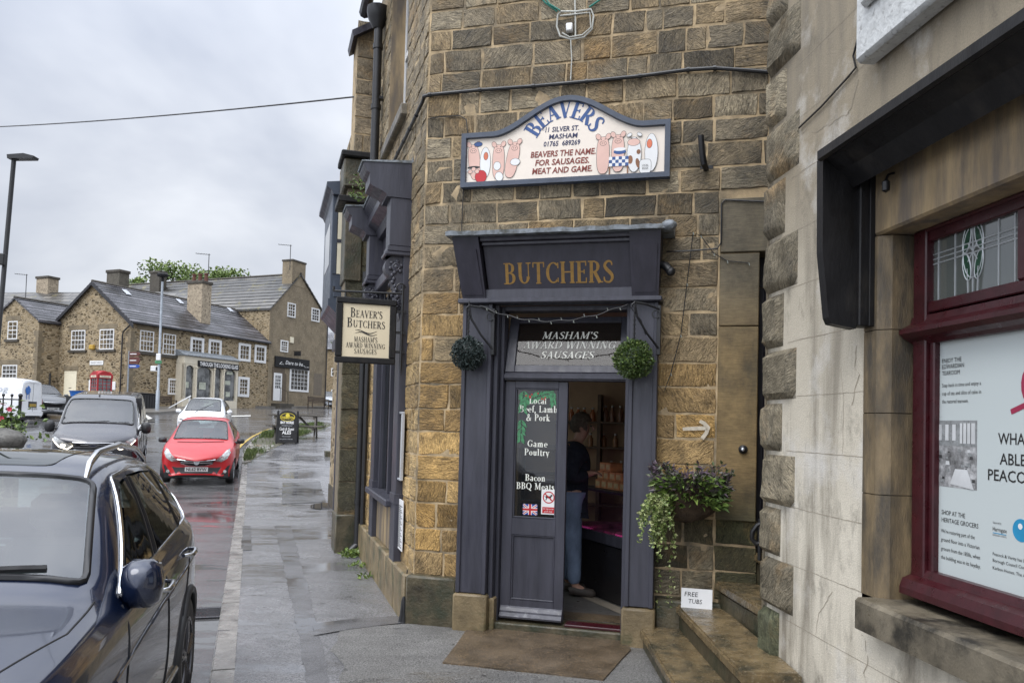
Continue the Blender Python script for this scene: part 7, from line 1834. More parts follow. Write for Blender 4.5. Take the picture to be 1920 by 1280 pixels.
        bmesh.ops.beautify_fill(bm, faces=bm.faces[:], edges=[e for e in bm.edges if not e.is_boundary])
        last = None; miss = []
        for v in bm.verts:
            o_ = Vector(P(v.co.x, v.co.y)); h = s.bvh_full.ray_cast(o_, D, 8)
            if h[0] is None: miss.append(v); continue
            nn = h[1] if h[1].dot(D) < 0 else -h[1]
            v.co = h[0] + nn*off
        bmesh.ops.delete(bm, geom=miss, context='VERTS')
        bmesh.ops.recalc_face_normals(bm, faces=bm.faces[:])
        avg = sum((f.normal*f.calc_area() for f in bm.faces), Vector())
        if avg.dot(D) > 0: bmesh.ops.reverse_faces(bm, faces=bm.faces[:])
        if thick:
            be = [e for e in bm.edges if e.is_boundary]; r = bmesh.ops.extrude_edge_only(bm, edges=be)
            for v in [g for g in r['geom'] if isinstance(g, bmesh.types.BMVert)]: v.co = v.co + D*(off+.004)
        me = bpy.data.meshes.new(name); bm.to_mesh(me); bm.free(); me.materials.append(mat); me.shade_smooth(); me.set_sharp_from_angle(angle=rad(50))
        o = bpy.data.objects.new(name, me); COL.objects.link(o); o.parent = parent or s.o
        return o
    def cut(s, poly, d):
        """open the body behind a pane"""
        D = {'front': Vector((0, 1, 0)), 'rear': Vector((0, -1, 0)), 'side': Vector((-1, 0, 0)), 'farside': Vector((1, 0, 0)), 'top': Vector((0, 0, -1))}[d]
        P3 = lambda u, v: Vector({'front': (u, 0, v), 'rear': (u, 0, v), 'side': (0, u, v), 'farside': (0, u, v), 'top': (u, v, 0)}[d])
        UV = lambda c: Vector({'front': (c.x, c.z, 0), 'rear': (c.x, c.z, 0), 'side': (c.y, c.z, 0), 'farside': (c.y, c.z, 0), 'top': (c.x, c.y, 0)}[d])
        pv = [Vector((*p, 0)) for p in poly]; lo = [min(p[i] for p in poly)-.12 for i in (0, 1)]; hi = [max(p[i] for p in poly)+.12 for i in (0, 1)]
        bm = bmesh.new(); bm.from_mesh(s.body.data)
        def near():
            r = []
            for f in bm.faces:
                c = f.calc_center_median(); q = UV(c)
                if f.normal.dot(D) < -.03 and lo[0] < q.x < hi[0] and lo[1] < q.y < hi[1] and not (d == 'top' and c.z < .8) and not (d == 'rear' and c.y < s.L*.6) and not (d == 'side' and c.x < .2) and not (d == 'farside' and c.x > -.2): r.append(f)
            return r
        n_ = len(poly)
        for i in range(n_):
            a, b = P3(*poly[i]), P3(*poly[(i+1) % n_]); nn = (b-a).cross(D).normalized(); fs_ = near()
            g = list({e for f in fs_ for e in f.edges}) + list({v for f in fs_ for v in f.verts}) + fs_
            bmesh.ops.bisect_plane(bm, geom=g, plane_co=a, plane_no=nn, dist=1e-4)
        kill = [f for f in near() if inside(UV(f.calc_center_median()), pv)]
        bmesh.ops.delete(bm, geom=kill, context='FACES'); bm.to_mesh(s.body.data); bm.free()
    def cabin(s, dash, seats, k=1.0, belt=1.0, parent=None):
        hw_ = crisp(dash, s.hwc)*.86; m_ = MB(); m_.box(-hw_, hw_, dash-.5, dash+.30, belt-.55, belt-.08, 0, .05); m_.box(-hw_, hw_, dash, s.L-.45, .28, .36, 0); m_.box(-hw_, -hw_+.05, dash, s.L-.5, .3, belt-.05, 0); m_.box(hw_-.05, hw_, dash, s.L-.5, .3, belt-.05, 0)
        m_.build('dashboard', [MAT['cabin']], s.o)
        m_ = MB(); c0 = Vector((-.36*k, dash+.42, belt-.02)); m_.tube([c0+Vector((.19*cos(a), .06*sin(a), .18*sin(a))) for a in [2*pi*i/18 for i in range(18)]], .016, 6, 0, True); m_.box(c0.x-.17, c0.x+.17, c0.y-.01, c0.y+.02, c0.z-.02, c0.z+.02); m_.build('steering_wheel', [MAT['cabin']], s.o)
        for y in seats:
            for x in (-.36*k, .36*k):
                m_ = MB(); m_.box(x-.24, x+.24, y-.5, y, .45, .62, 0, .05); m_.T = Matrix.Translation((x, y, .6)) @ Matrix.Rotation(rad(-14), 4, 'X'); m_.box(-.23, .23, -.02, .11, -.05, belt-.42, 0, .05); m_.box(-.13, .13, .0, .09, belt-.38, belt-.20, 0, .04); m_.build('seat', [MAT['seat']], s.o)
        m_ = MB(); m_.box(-.10, .10, dash+.62, dash+.66, belt+.36*k, belt+.43*k, 0, .01); m_.build('inner_mirror', [MAT['cabin']], s.o)
    def hit(s, u, v, d, off=0.0):
        P = {'front': (u, -2, v), 'rear': (u, s.L+2, v), 'side': (3, u, v), 'farside': (-3, u, v), 'top': (u, v, 4)}[d]
        D = {'front': Vector((0, 1, 0)), 'rear': Vector((0, -1, 0)), 'side': Vector((-1, 0, 0)), 'farside': Vector((1, 0, 0)), 'top': Vector((0, 0, -1))}[d]
        h = s.bvh_full.ray_cast(Vector(P), D, 8)
        if h[0] is None: return Vector(P) + D*2
        return h[0] - D*off
    def line(s, mb, pts, d, r=.006, off=.0, m=0, step=.08, closed=False):
        L_ = refine([Vector((*p, 0)) for p in pts], step); mb.tube([s.hit(p.x, p.y, d, off) for p in L_], r, 6, m, closed)
    def wheels(s, ya_list, track, R, rim, spokes=5, wd=.21):
        for ya in ya_list:
            for sx_ in (1, -1):
                m_ = MB(); m_.T = Matrix.Translation((sx_*track, ya, R)) @ (Matrix.Identity(4) if sx_ > 0 else Matrix.Rotation(pi, 4, 'Z'))
                m_.lathe([(R*.62, -wd*.45), (R*.80, -wd/2), (R*.95, -wd*.46), (R, -wd*.34), (R, wd*.34), (R*.95, wd*.46), (R*.80, wd/2), (R*.66, wd*.45), (R*.64, wd*.2)], (0, 0, 0), 32, 0, 'x')
                w_ = m_.build('wheel', [MAT['tyre']], s.o, 40)
                m_ = MB(); m_.T = Matrix.Translation((sx_*track, ya, R)) @ (Matrix.Identity(4) if sx_ > 0 else Matrix.Rotation(pi, 4, 'Z'))
                m_.lathe([(R*.66, wd*.45), (R*.63, wd*.47), (R*.60, wd*.40), (R*.58, wd*.05), (0, wd*.0)], (0, 0, 0), 32, 1, 'x')
                m_.lathe([(R*.67, wd*.43), (R*.665, wd*.48), (R*.62, wd*.48), (R*.61, wd*.40)], (0, 0, 0), 32, 0, 'x')
                m_.lathe([(R*.14, wd*.2), (R*.15, wd*.42), (R*.10, wd*.46), (0, wd*.46)], (0, 0, 0), 16, 0, 'x')
                for k in range(spokes):
                    for dd in (-.13, .13):
                        a = 2*pi*k/spokes + .3; p0 = Vector((wd*.40, R*.10*cos(a), R*.10*sin(a))); p1 = Vector((wd*.42, R*.63*cos(a+dd), R*.63*sin(a+dd))); m_.tube([p0, p0.lerp(p1, .5)+Vector((wd*.03, 0, 0)), p1], [R*.06, R*.05, R*.055], 6, 0)
                m_.build('rim', [rim, MAT['black']], w_, 40)
    def mirror(s, y, z, w_, mat, sz=(.11, .10, .075), name='door_mirror'):
        for sx_ in (1, -1):
            m_ = MB(); c = Vector((sx_*(w_+.10), y, z)); n_ = 10; v = []; f = []
            for i in range(9):
                a = pi*i/8
                for k in range(n_):
                    t = 2*pi*k/n_; ex = lambda q_: math.copysign(abs(q_)**.7, q_)
                    px_ = sz[0]*ex(sin(a)*cos(t)); pz_ = sz[2]*ex(sin(a)*sin(t)); py_ = -sz[1]*cos(a) if i < 4 else .35*sz[1]*(-cos(a))
                    v.append((c.x+px_, c.y+py_*1.0+abs(px_)*.15, c.z+pz_+.01*sx_*0))
            for i in range(8):
                for k in range(n_): l = (k+1) % n_; f.append((i*n_+k, i*n_+l, (i+1)*n_+l, (i+1)*n_+k))
            m_.add(v, f, 0); m_.tube([(sx_*(w_-.06), y-.01, z-.05), (sx_*(w_+.05), y, z-.03)], [.035, .03], 8, 1)
            o = m_.build(name, [mat, MAT['plastic']], s.o, 60)
            g_ = MB(); g_.box(c.x-sz[0]*.78, c.x+sz[0]*.78, c.y+sz[1]*.36, c.y+sz[1]*.40, c.z-sz[2]*.75, c.z+sz[2]*.75, 0, .004); g_.build('mirror_glass', [MAT['sideglass']], o)
    def wipers(s, pts):
        for a, b in pts:
            m_ = MB(); s.line(m_, [a, b], 'front', .011, .012); m_.build('wiper', [MAT['rubber']], s.o)
    def plate(s, x, z, d, text, mat, w_=.52, h=.11):
        c = s.hit(x, z, d); sy = -1 if d == 'front' else 1
        m_ = MB(); m_.T = Matrix.Translation(c+Vector((0, sy*.02, 0))) @ (Matrix.Identity(4) if d == 'front' else Matrix.Rotation(pi, 4, 'Z'))
        m_.box(-w_/2, w_/2, -.006, .03, -h/2, h/2, 0, .003); sans(m_, text, 0, -h*.32, h*.64, -.006, 1, w_*.88, 'c', 0, .02); return m_.build('number_plate', [mat, MAT['ink']], s.o)
def rounded(poly, r=.03, n=3):
    out_ = []
    for i in range(len(poly)):
        a, b, c = Vector(poly[i-1]), Vector(poly[i]), Vector(poly[(i+1) % len(poly)])
        k = min(r, (a-b).length*.45, (c-b).length*.45); p0 = b+(a-b).normalized()*k; p1 = b+(c-b).normalized()*k
        for j in range(n+1): t = j/n; out_.append(tuple(p0*(1-t)**2 + b*2*t*(1-t) + p1*t*t))
    return out_
def carframe(px, py, yaw, Y=None, dz=0.0):
    p = on_ground(px, py, dz) if Y is None else at_depth(px, py, Y)
    return carpos(p.x, p.y, yaw, dz)
def carpos(x, y, yaw, dz=0.0, slope=True):
    b = Vector((sin(yaw), cos(yaw)))
    F = frame((x, y, gz(y)+dz), (b.y, -b.x))
    if slope:
        s_ = (gz(y+b.y*3.5)-gz(y+b.y*.5))/3.0; F = F @ Matrix.Rotation(math.atan(s_), 4, 'X')
    return F
def curve_mirror(P_): return P_ + [(-x, z) for x, z in P_[::-1]]

# ---------------------------------------------------------------- the dark sports utility car in the foreground
MAT['navycar'] = paint('black blue metallic paint', (.006, .012, .034), .25, .2, dirt=((.016, .020, .032), .56, 7))
SUVF = carpos(-2.03, 1.523, rad(-14.2), .02, slope=False) @ Matrix.Diagonal((1, .86, 1, 1))
suv = thing('sports_utility_car', 'dark blue black sports utility car with roof rails parked nearest at the kerb', 'car', SUVF)
ys_ = [0, .12, .35, .7, 1.05, 1.35, 1.62, 1.82, 2.04, 2.28, 2.55, 2.9, 3.3, 3.7, 4.0, 4.25, 4.42, 4.50]
c = Car(suv, [(0, .84), (.12, .93), (.35, 1.0), (.7, 1.035), (1.05, 1.06), (1.35, 1.085), (1.62, 1.11), (1.82, 1.26), (2.04, 1.42), (2.28, 1.535), (2.55, 1.585), (2.9, 1.605), (3.3, 1.60), (3.7, 1.57), (4.0, 1.52), (4.25, 1.40), (4.42, 1.10), (4.5, .95)],
        [(0, .80), (.12, .88), (.35, .94), (.7, .985), (1.05, 1.0), (1.3, 1.01), (1.85, 1.02), (2.5, 1.035), (3.3, 1.06), (4.0, 1.11), (4.25, 1.12), (4.42, 1.03), (4.5, .90)],
        [(0, .70), (.12, .80), (.35, .875), (.7, .91), (1.05, .92), (2.5, .92), (3.55, .925), (4.0, .905), (4.3, .86), (4.5, .76)],
        [(0, .6), (1.4, .82), (1.72, .81), (2.0, .77), (2.28, .72), (2.5, .70), (3.3, .68), (4.0, .64), (4.3, .62), (4.5, .6)],
        [(0, .36), (.3, .27), (1.0, .27), (3.4, .27), (4.2, .32), (4.5, .45)], ys_, MAT['navycar'], .30, .16, (.90, 3.58), .37)
scr = rounded([(-.75, 1.68), (.75, 1.68), (.64, 2.27), (-.64, 2.27)], .06)
cut_ = [(-.73, 1.70), (.73, 1.70), (.625, 2.25), (-.625, 2.25)]
c.cut(cut_, 'top'); ws = c.patch('windscreen', scr, 'top', MAT['carglass'], .007, grid=.09, thick=False)
m_ = MB(); c.line(m_, scr + [scr[0]], 'top', .016, .004); m_.build('windscreen_surround', [MAT['grilleblack']], suv, 60)
rw = rounded([(-.55, 1.17), (.55, 1.17), (.50, 1.47), (-.50, 1.47)], .05); c.cut([(-.54, 1.18), (.54, 1.18), (.49, 1.46), (-.49, 1.46)], 'rear'); c.patch('rear_window', rw, 'rear', MAT['darkglass'], .006, grid=.09, thick=False)
c.cabin(1.75, (2.65, 3.45), 1.0, 1.02)
for d in ('side', 'farside'):
    outl_ = rounded([(1.80, 1.05), (2.42, 1.50), (2.9, 1.53), (3.45, 1.51), (4.02, 1.38), (4.10, 1.30), (3.92, 1.155)], .05)
    for L_ in ([(2.66, 1.09), (2.67, 1.48)], [(2.77, 1.09), (2.74, 1.48)], [(3.60, 1.14), (3.46, 1.47)]): m_ = MB(); c.line(m_, L_, d, .022, -.012); m_.build('window_pillar', [MAT['grilleblack']], suv, 60)
    for pl_ in ([(1.92, 1.08), (2.46, 1.465), (2.62, 1.485), (2.72, 1.09)], [(2.82, 1.09), (2.72, 1.495), (3.10, 1.495), (3.42, 1.48), (3.56, 1.135)], [(3.64, 1.145), (3.50, 1.47), (3.98, 1.36), (4.03, 1.30), (3.89, 1.185)]):
        c.cut(pl_, d); c.patch('side_window', [tuple(q_) for q_ in inset(pl_, -.012)], d, MAT['darkglass'], .004, grid=.07, thick=False)
    m_ = MB(); sg = 1 if d == 'side' else -1
    c.line(m_, outl_ + [outl_[0]], d, .0085, .004, closed=False); m_.build('chrome_trim', [MAT['chrome']], suv, 50)
    m_ = MB()
    for L_ in ([(2.74, 1.06), (2.76, .60), (2.70, .36), (1.70, .36), (1.66, .70), (1.80, 1.02)], [(2.74, 1.06), (2.77, .6), (2.76, .36), (3.12, .36), (3.30, .70), (3.62, .98), (3.66, 1.10)]): c.line(m_, L_, d, .006, -.001)
    m_.build('door_seam', [MAT['black']], suv)
    m_ = MB(); c.line(m_, [(1.45, .80), (2.4, .865), (3.3, .91), (4.0, .95)], d, .011, .0); m_.build('crease_line', [MAT['navycar']], suv, 60)
    for yy, zz in ((2.46, .955), (3.36, .995)):
        p0, p1 = c.hit(yy, zz, d), c.hit(yy+.22, zz+.012, d); m_ = MB(); k = Vector((sg*.045, 0, 0))
        m_.tube([p0+Vector((sg*.004, 0, 0)), p0+k+Vector((0, .03, .0)), (p0+p1)/2+k*1.1, p1+k+Vector((0, -.03, 0)), p1+Vector((sg*.004, 0, 0))], [.010, .014, .015, .014, .010], 8); m_.build('door_handle', [MAT['chrome']], suv, 50)
    m_ = MB(); c.line(m_, [(1.4, .42), (2.2, .415), (3.1, .42)], d, .022, .004); m_.build('sill_trim', [MAT['chrome']], suv, 60)
    for ya in (.90, 3.58):
        m_ = MB(); c.line(m_, [(ya+.415*cos(rad(a)), .35+.415*sin(rad(a))) for a in range(-8, 196, 12)], d, .026, -.004, step=.2); m_.build('arch_trim', [MAT['plastic']], suv, 60)
for sx_ in (1, -1):
    m_ = MB(); P_ = [(2.30, 0), (2.36, .05), (2.52, .068), (3.0, .07), (3.6, .062), (3.85, .04), (3.92, 0)]
    m_.tube([Vector((sx_*(.60-.02*(y > 3)), y, c.hit(sx_*.60, y, 'top').z+h)) for y, h in P_], [.010, .016, .018, .018, .018, .016, .010], 8); m_.build('roof_rail', [MAT['chrome']], suv, 60)
c.patch('sunroof', rounded([(-.43, 2.42), (.43, 2.42), (.42, 3.5), (-.42, 3.5)], .07), 'top', MAT['sideglass'], .004, grid=.14)
m_ = MB(); c.line(m_, [(.60, .25), (.70, .7), (.80, 1.2), (.80, 1.60)], 'top', .005, -.002); m_.build('bonnet_seam', [MAT['black']], suv); m_ = MB(); c.line(m_, [(-.60, .25), (-.70, .7), (-.80, 1.2), (-.80, 1.60)], 'top', .005, -.002); m_.build('bonnet_seam', [MAT['black']], suv)
m_ = MB(); c.line(m_, [(.60, 1.72), (0, 1.66), (-.1, 1.67)], 'top', .014, .016); m_.build('wiper', [MAT['rubber']], suv); m_ = MB(); c.line(m_, [(.1, 1.66), (-.55, 1.71)], 'top', .014, .016); m_.build('wiper', [MAT['rubber']], suv)
c.mirror(1.90, 1.09, .82, MAT['navycar'], (.088, .12, .105)); c.wheels((.90, 3.58), .80, .36, MAT['rimdark'], 5, .24)
for sx_ in (1, -1): c.patch('headlight', [(sx_*x, z) for x, z in ((.42, .74), (.80, .80), (.82, .72), (.46, .66))], 'front', MAT['headlamp'], .006)
c.patch('grille', [(-.40, .74), (.40, .74), (.38, .62), (-.38, .62)], 'front', MAT['grilleblack'], .005)

# ---------------------------------------------------------------- red hatchback
MAT['redpaint'] = paint('bright red paint', (.43, .006, .010), 0, .35, .55); MAT['redroof'] = MAT['redpaint']
def hatch(name, label, F, mat, dims, plate, face, glass):
    o = thing(name, label, 'car', F); L_, H_, hwid = dims
    k = L_/4.0; kz = H_/1.49
    S = lambda pts, a=1, b=1: [(y*a, z*b) for y, z in pts]
    ys_ = [y*k for y in (0, .10, .3, .6, .9, 1.12, 1.4, 1.75, 2.05, 2.4, 2.8, 3.2, 3.5, 3.75, 3.9, 4.0)]
    kw = hwid/.86
    c = Car(o, S([(0, .62), (.10, .74), (.3, .84), (.6, .93), (.9, .985), (1.12, 1.02), (1.4, 1.19), (1.75, 1.37), (2.05, 1.46), (2.4, 1.49), (2.8, 1.485), (3.2, 1.45), (3.5, 1.38), (3.75, 1.18), (3.9, .98), (4.0, .85)], k, kz),
            S([(0, .58), (.10, .70), (.3, .78), (.6, .86), (.9, .90), (1.12, .925), (2, .95), (3, 1.0), (3.5, 1.04), (3.75, 1.0), (3.9, .9), (4.0, .8)], k, kz),
            S([(0, .62), (.1, .70), (.3, .79), (.6, .845), (.9, .86), (2.5, .86), (3.2, .855), (3.6, .82), (4.0, .68)], k, kw),
            S([(0, .5), (1.12, .70), (1.4, .675), (1.75, .63), (2.05, .60), (2.4, .59), (3.2, .575), (3.6, .56), (4, .5)], k, kw),
            S([(0, .30), (.2, .20), (1, .20), (3.4, .20), (3.9, .3), (4, .42)], k, 1), ys_, mat, .30*k, .15, (.80*k, 3.30*k), .31)
    X = lambda L2: [(x*kw, z*kz) for x, z in L2]
    scr = [(x*kw, y*k) for x, y in rounded([(-.64, 1.16), (.64, 1.16), (.545, 2.03), (-.545, 2.03)], .06)]
    c.cut([(x*kw, y*k) for x, y in ((-.62, 1.18), (.62, 1.18), (.53, 2.01), (-.53, 2.01))], 'top'); c.patch('windscreen', scr, 'top', MAT['carglass'], .007, grid=.1, thick=False)
    m_ = MB(); c.line(m_, scr + [scr[0]], 'top', .018, .002); m_.build('windscreen_surround', [MAT['grilleblack']], o, 60)
    c.cut([(-.46*kw, 1.08*kz), (.46*kw, 1.08*kz), (.42*kw, 1.34*kz), (-.42*kw, 1.34*kz)], 'rear'); c.patch('rear_window', [(-.48*kw, 1.07*kz), (.48*kw, 1.07*kz), (.43*kw, 1.35*kz), (-.43*kw, 1.35*kz)], 'rear', MAT['darkglass'], .006, grid=.1, thick=False)
    c.cabin(1.25*k, (2.2*k, 2.95*k), .95, .95*kz)
    for d in ('side', 'farside'):
        c.patch('side_window', [(y*k, z*kz) for y, z in rounded([(1.55, .99), (2.12, 1.385), (2.5, 1.40), (2.56, 1.02)], .04)], d, MAT['sideglass'], .005, grid=.09)
        c.patch('rear_side_window', [(y*k, z*kz) for y, z in rounded([(2.64, 1.025), (2.58, 1.40), (3.0, 1.375), (3.35, 1.26), (3.30, 1.10)], .04)], d, MAT['sideglass'], .005, grid=.09)
        m_ = MB(); c.line(m_, [(y*k, z*kz) for y, z in ((2.60, 1.0), (2.62, .6), (2.56, .30), (1.42, .30), (1.40, .7), (1.52, .97))], d, .006, -.001); m_.build('door_seam', [MAT['black']], o)
        p0, p1 = c.hit(2.28*k, .86*kz, d), c.hit(2.46*k, .87*kz, d); m_ = MB(); q_ = Vector((.03 if d == 'side' else -.03, 0, 0)); m_.tube([p0, p0+q_, p1+q_, p1], .012, 6); m_.build('door_handle', [mat], o)
    c.wheels((.80*k, 3.30*k), .74*kw, .30, MAT['rim'], 6, .19)
    face(c, o, X, kz, kw); return c, o
def red_face(c, o, X, kz, kw):
    for s_ in (1, -1):
        c.patch('headlight', [(s_*x, z) for x, z in X([(.42, .60), (.56, .585), (.69, .66), (.76, .80), (.74, .88), (.66, .84), (.56, .74), (.46, .66)])], 'front', MAT['headlamp'], .008, grid=.05)
        fl_ = c.patch('fog_light_recess', [(s_*x, z) for x, z in X([(.56, .27), (.70, .30), (.76, .50), (.70, .48), (.62, .36)])], 'front', MAT['plastic'], .006, grid=.05)
        m_ = MB(); p = c.hit(s_*.645*kw, .345*kz, 'front', .012); m_.lathe([(.04, 0), (.035, -.012), (0, -.014)], tuple(p), 12, 0, 'y'); m_.build('fog_light', [MAT['headlamp']], fl_, 50)
    c.patch('grille', X([(-.42, .63), (0, .60), (.42, .63), (.36, .54), (.18, .49), (0, .48), (-.18, .49), (-.36, .54)]), 'front', MAT['grilleblack'], .006, grid=.05)
    m_ = MB()
    for z0, z1, hw_ in ((.645, .615, .43), (.575, .555, .36)): c.line(m_, X([(-hw_, z0), (0, z1), (hw_, z0)]), 'front', .017, .012)
    c.line(m_, X([(-.36, .535), (-.18, .485), (0, .475), (.18, .485), (.36, .535)]), 'front', .008, .008)
    p = c.hit(0, .575*kz, 'front', .03); m_.lathe([(.068, 0), (.064, -.014), (.05, -.014), (.05, -.006), (0, -.008)], tuple(p), 20, 0, 'y'); m_.tube([p+Vector((-.04, -.014, .012)), p+Vector((0, -.016, -.012)), p+Vector((.04, -.014, .015))], .009, 6)
    m_.build('chrome_bar', [MAT['chrome']], o, 50)
    c.patch('lower_intake', X([(-.56, .46), (-.45, .44), (.45, .44), (.56, .46), (.46, .28), (.34, .25), (-.34, .25), (-.46, .28)]), 'front', MAT['plastic'], .006, grid=.06)
    c.plate(0, .40*kz, 'front', 'NL62 BYW', MAT['plate_white']); c.mirror(1.50, .97*kz, .84*kw, MAT['plastic'], (.10, .09, .07))
    c.wipers([((-.52, .985*kz), (.05, .985*kz)), ((.05, .99*kz), (.56, 1.0*kz))])
rc, rob = hatch('red_hatchback', 'bright red hatchback with black door mirrors parked facing us at the kerb', carpos(-7.50, 18.75, rad(-16.5), .0), MAT['redpaint'], (4.0, 1.49, .855), 'NL62 BYW', red_face, MAT['screen_lt'])
# ---------------------------------------------------------------- white hatchback behind it
MAT['whitepaint'] = paint('white car paint', (.72, .73, .74), 0, .3)
def white_face(c, o, X, kz, kw):
    for s_ in (1, -1):
        c.patch('headlight', [(s_*x, z) for x, z in X([(.54, .56), (.66, .52), (.76, .60), (.74, .70), (.60, .68)])], 'front', MAT['headlamp'], .008, grid=.05)
        c.patch('running_light', [(s_*x, z) for x, z in X([(.44, .74), (.70, .80), (.72, .77), (.48, .71)])], 'front', MAT['grilleblack'], .007, grid=.05)
    c.patch('grille', X([(-.42, .70), (.42, .70), (.40, .57), (-.40, .57)]), 'front', MAT['grilleblack'], .005, grid=.05)
    m_ = MB()
    for z in (.675, .61): c.line(m_, X([(-.42, z), (-.10, z), (0, z+.03), (.10, z), (.42, z)]), 'front', .013, .012)
    m_.build('chrome_chevron', [MAT['chrome']], o, 50); c.patch('lower_intake', X([(-.5, .42), (.5, .42), (.42, .26), (-.42, .26)]), 'front', MAT['plastic'], .005)
    c.plate(0, .47*kz, 'front', 'NX19 KFV', MAT['plate_white']); c.mirror(1.40, 1.0*kz, .82*kw, MAT['whitepaint'], (.10, .09, .07))
    c.wipers([((-.25, 1.0*kz), (.30, 1.30*kz))])
hatch('white_hatchback', 'small white hatchback with its wiper raised behind the red car', carpos(-11.0, 27.6, rad(-14), .0), MAT['whitepaint'], (3.65, 1.48, .82), '', white_face, MAT['screen_lt'])

# ---------------------------------------------------------------- grey panel van, lamps lit
MAT['greypaint'] = paint('dark grey metallic paint', (.030, .030, .037), .3, .26)
def van(name, label, F, mat, top_belt=True):
    o = thing(name, label, 'van', F)
    ys_ = [0, .10, .3, .6, .9, 1.2, 1.6, 1.9, 2.2, 2.6, 3.2, 3.8, 4.4, 4.75, 4.92, 4.97]
    c = Car(o, [(0, .86), (.10, 1.0), (.3, 1.10), (.6, 1.19), (.9, 1.27), (1.2, 1.48), (1.6, 1.76), (1.9, 1.90), (2.2, 1.95), (2.6, 1.97), (4.4, 1.97), (4.75, 1.94), (4.92, 1.87), (4.97, 1.80)],
            [(0, .82), (.1, .94), (.3, 1.02), (.6, 1.08), (.9, 1.12), (1.2, 1.15), (2.2, 1.18), (4.8, 1.20), (4.97, 1.18)],
            [(0, .76), (.1, .86), (.3, .93), (.6, .97), (.9, .985), (4.4, .985), (4.8, .97), (4.97, .94)],
            [(0, .7), (.9, .86), (1.2, .85), (1.6, .82), (2.2, .80), (4.4, .80), (4.97, .79)],
            [(0, .32), (.2, .24), (1, .25), (4.4, .27), (4.97, .38)], ys_, mat, .30, .05, (.98, 3.90), .34)
    return c, o
vc, vo = van('grey_panel_van', 'dark grey panel van with lit headlamps facing us in the road', carpos(-10.05, 18.9, rad(-22), .06), MAT['greypaint'])
scr = rounded([(-.80, .98), (.80, .98), (.76, 1.55), (.70, 1.86), (-.70, 1.86), (-.76, 1.55)], .08)
vc.cut([(-.77, 1.01), (.77, 1.01), (.73, 1.55), (.67, 1.84), (-.67, 1.84), (-.73, 1.55)], 'top'); vc.patch('windscreen', scr, 'top', MAT['carglass'], .007, grid=.12, thick=False)
m_ = MB(); vc.line(m_, scr + [scr[0]], 'top', .025, .002); m_.build('windscreen_surround', [MAT['grilleblack']], vo, 60); vc.cabin(1.2, (2.15,), 1.2, 1.2)
m_ = MB(); m_.box(-.9, .9, 2.3, 2.35, .3, 1.9); m_.build('bulkhead', [MAT['cabin']], vo)
for s_ in (1, -1):
    hl_ = vc.patch('headlight', [(s_*x, z) for x, z in ((.44, .84), (.56, .74), (.74, .80), (.90, .97), (.86, 1.03), (.62, .92))], 'front', MAT['headlamp'], .008, grid=.05)
    p = vc.hit(s_*.66, .83, 'front', .015); m_ = MB(); m_.ball(tuple(p), (.055, .03, .045), 10, 8); m_.build('lit_lamp', [MAT['litlamp']], hl_, 60)
    m_ = MB(); vc.line(m_, [(s_*.45, .83), (s_*.57, .735), (s_*.75, .795), (s_*.90, .965)], 'front', .013, .012); m_.build('light_strip', [MAT['litlamp']], hl_)
    vc.patch('fog_light_recess', [(s_*x, z) for x, z in ((.62, .36), (.82, .40), (.84, .52), (.66, .50))], 'front', MAT['plastic'], .006)
vc.patch('grille', rounded([(-.44, .93), (.44, .93), (.48, .84), (.38, .62), (-.38, .62), (-.48, .84)], .05), 'front', MAT['grilleblack'], .006, grid=.06)
m_ = MB()
for z, hw_ in ((.92, .44), (.85, .47), (.79, .45), (.73, .43), (.67, .40)): vc.line(m_, [(-hw_, z), (0, z+.004), (hw_, z)], 'front', .010, .010)
m_.build('grille_bar', [MAT['chrome']], vo, 50)
p = vc.hit(0, .86, 'front', .022); m_ = MB(); m_.T = Matrix.Translation(p) @ Matrix.Diagonal((2.4, 1, 1, 1)); m_.lathe([(.042, 0), (.04, -.01), (0, -.012)], (0, 0, 0), 20, 0, 'y'); m_.T = Matrix.Translation(p) @ Matrix.Diagonal((2.3, 1, .85, 1)); m_.lathe([(.038, -.013), (0, -.014)], (0, 0, 0), 20, 1, 'y'); m_.build('oval_badge', [MAT['chrome'], MAT['signnavy']], vo, 50)
vc.patch('lower_intake', [(-.50, .52), (.50, .52), (.44, .36), (-.44, .36)], 'front', MAT['plastic'], .006)
for d in ('side', 'farside'):
    vc.patch('side_window', rounded([(1.35, 1.24), (1.72, 1.70), (2.14, 1.72), (2.14, 1.22)], .05), d, MAT['sideglass'], .006, grid=.09)
    m_ = MB(); vc.line(m_, [(2.24, 1.85), (2.24, .4)], d, .008, -.001); vc.line(m_, [(3.45, 1.80), (3.45, .4)], d, .008, -.001); vc.line(m_, [(1.35, 1.15), (1.42, .5)], d, .008, -.001); m_.build('door_seam', [MAT['black']], vo)
    m_ = MB(); vc.line(m_, [(1.4, .52), (3.4, .52)], d, .03, .0); m_.build('rubbing_strip', [MAT['plastic']], vo, 60)
vc.mirror(1.20, 1.20, .99, MAT['plastic'], (.12, .10, .15)); vc.wheels((.98, 3.90), .86, .34, MAT['rim'], 5, .22)
vc.wipers([((-.45, 1.335), (.25, 1.375)), ((.20, 1.34), (.7, 1.35))])
vc.plate(0, .57, 'front', 'YK18 ZRN', MAT['plate_white'])
m_ = MB(); a_ = vc.hit(-.1, 2.1, 'top'); m_.tube([a_, a_+Vector((0, .06, .05))], .02, 6); m_.build('roof_aerial', [MAT['plastic']], vo)

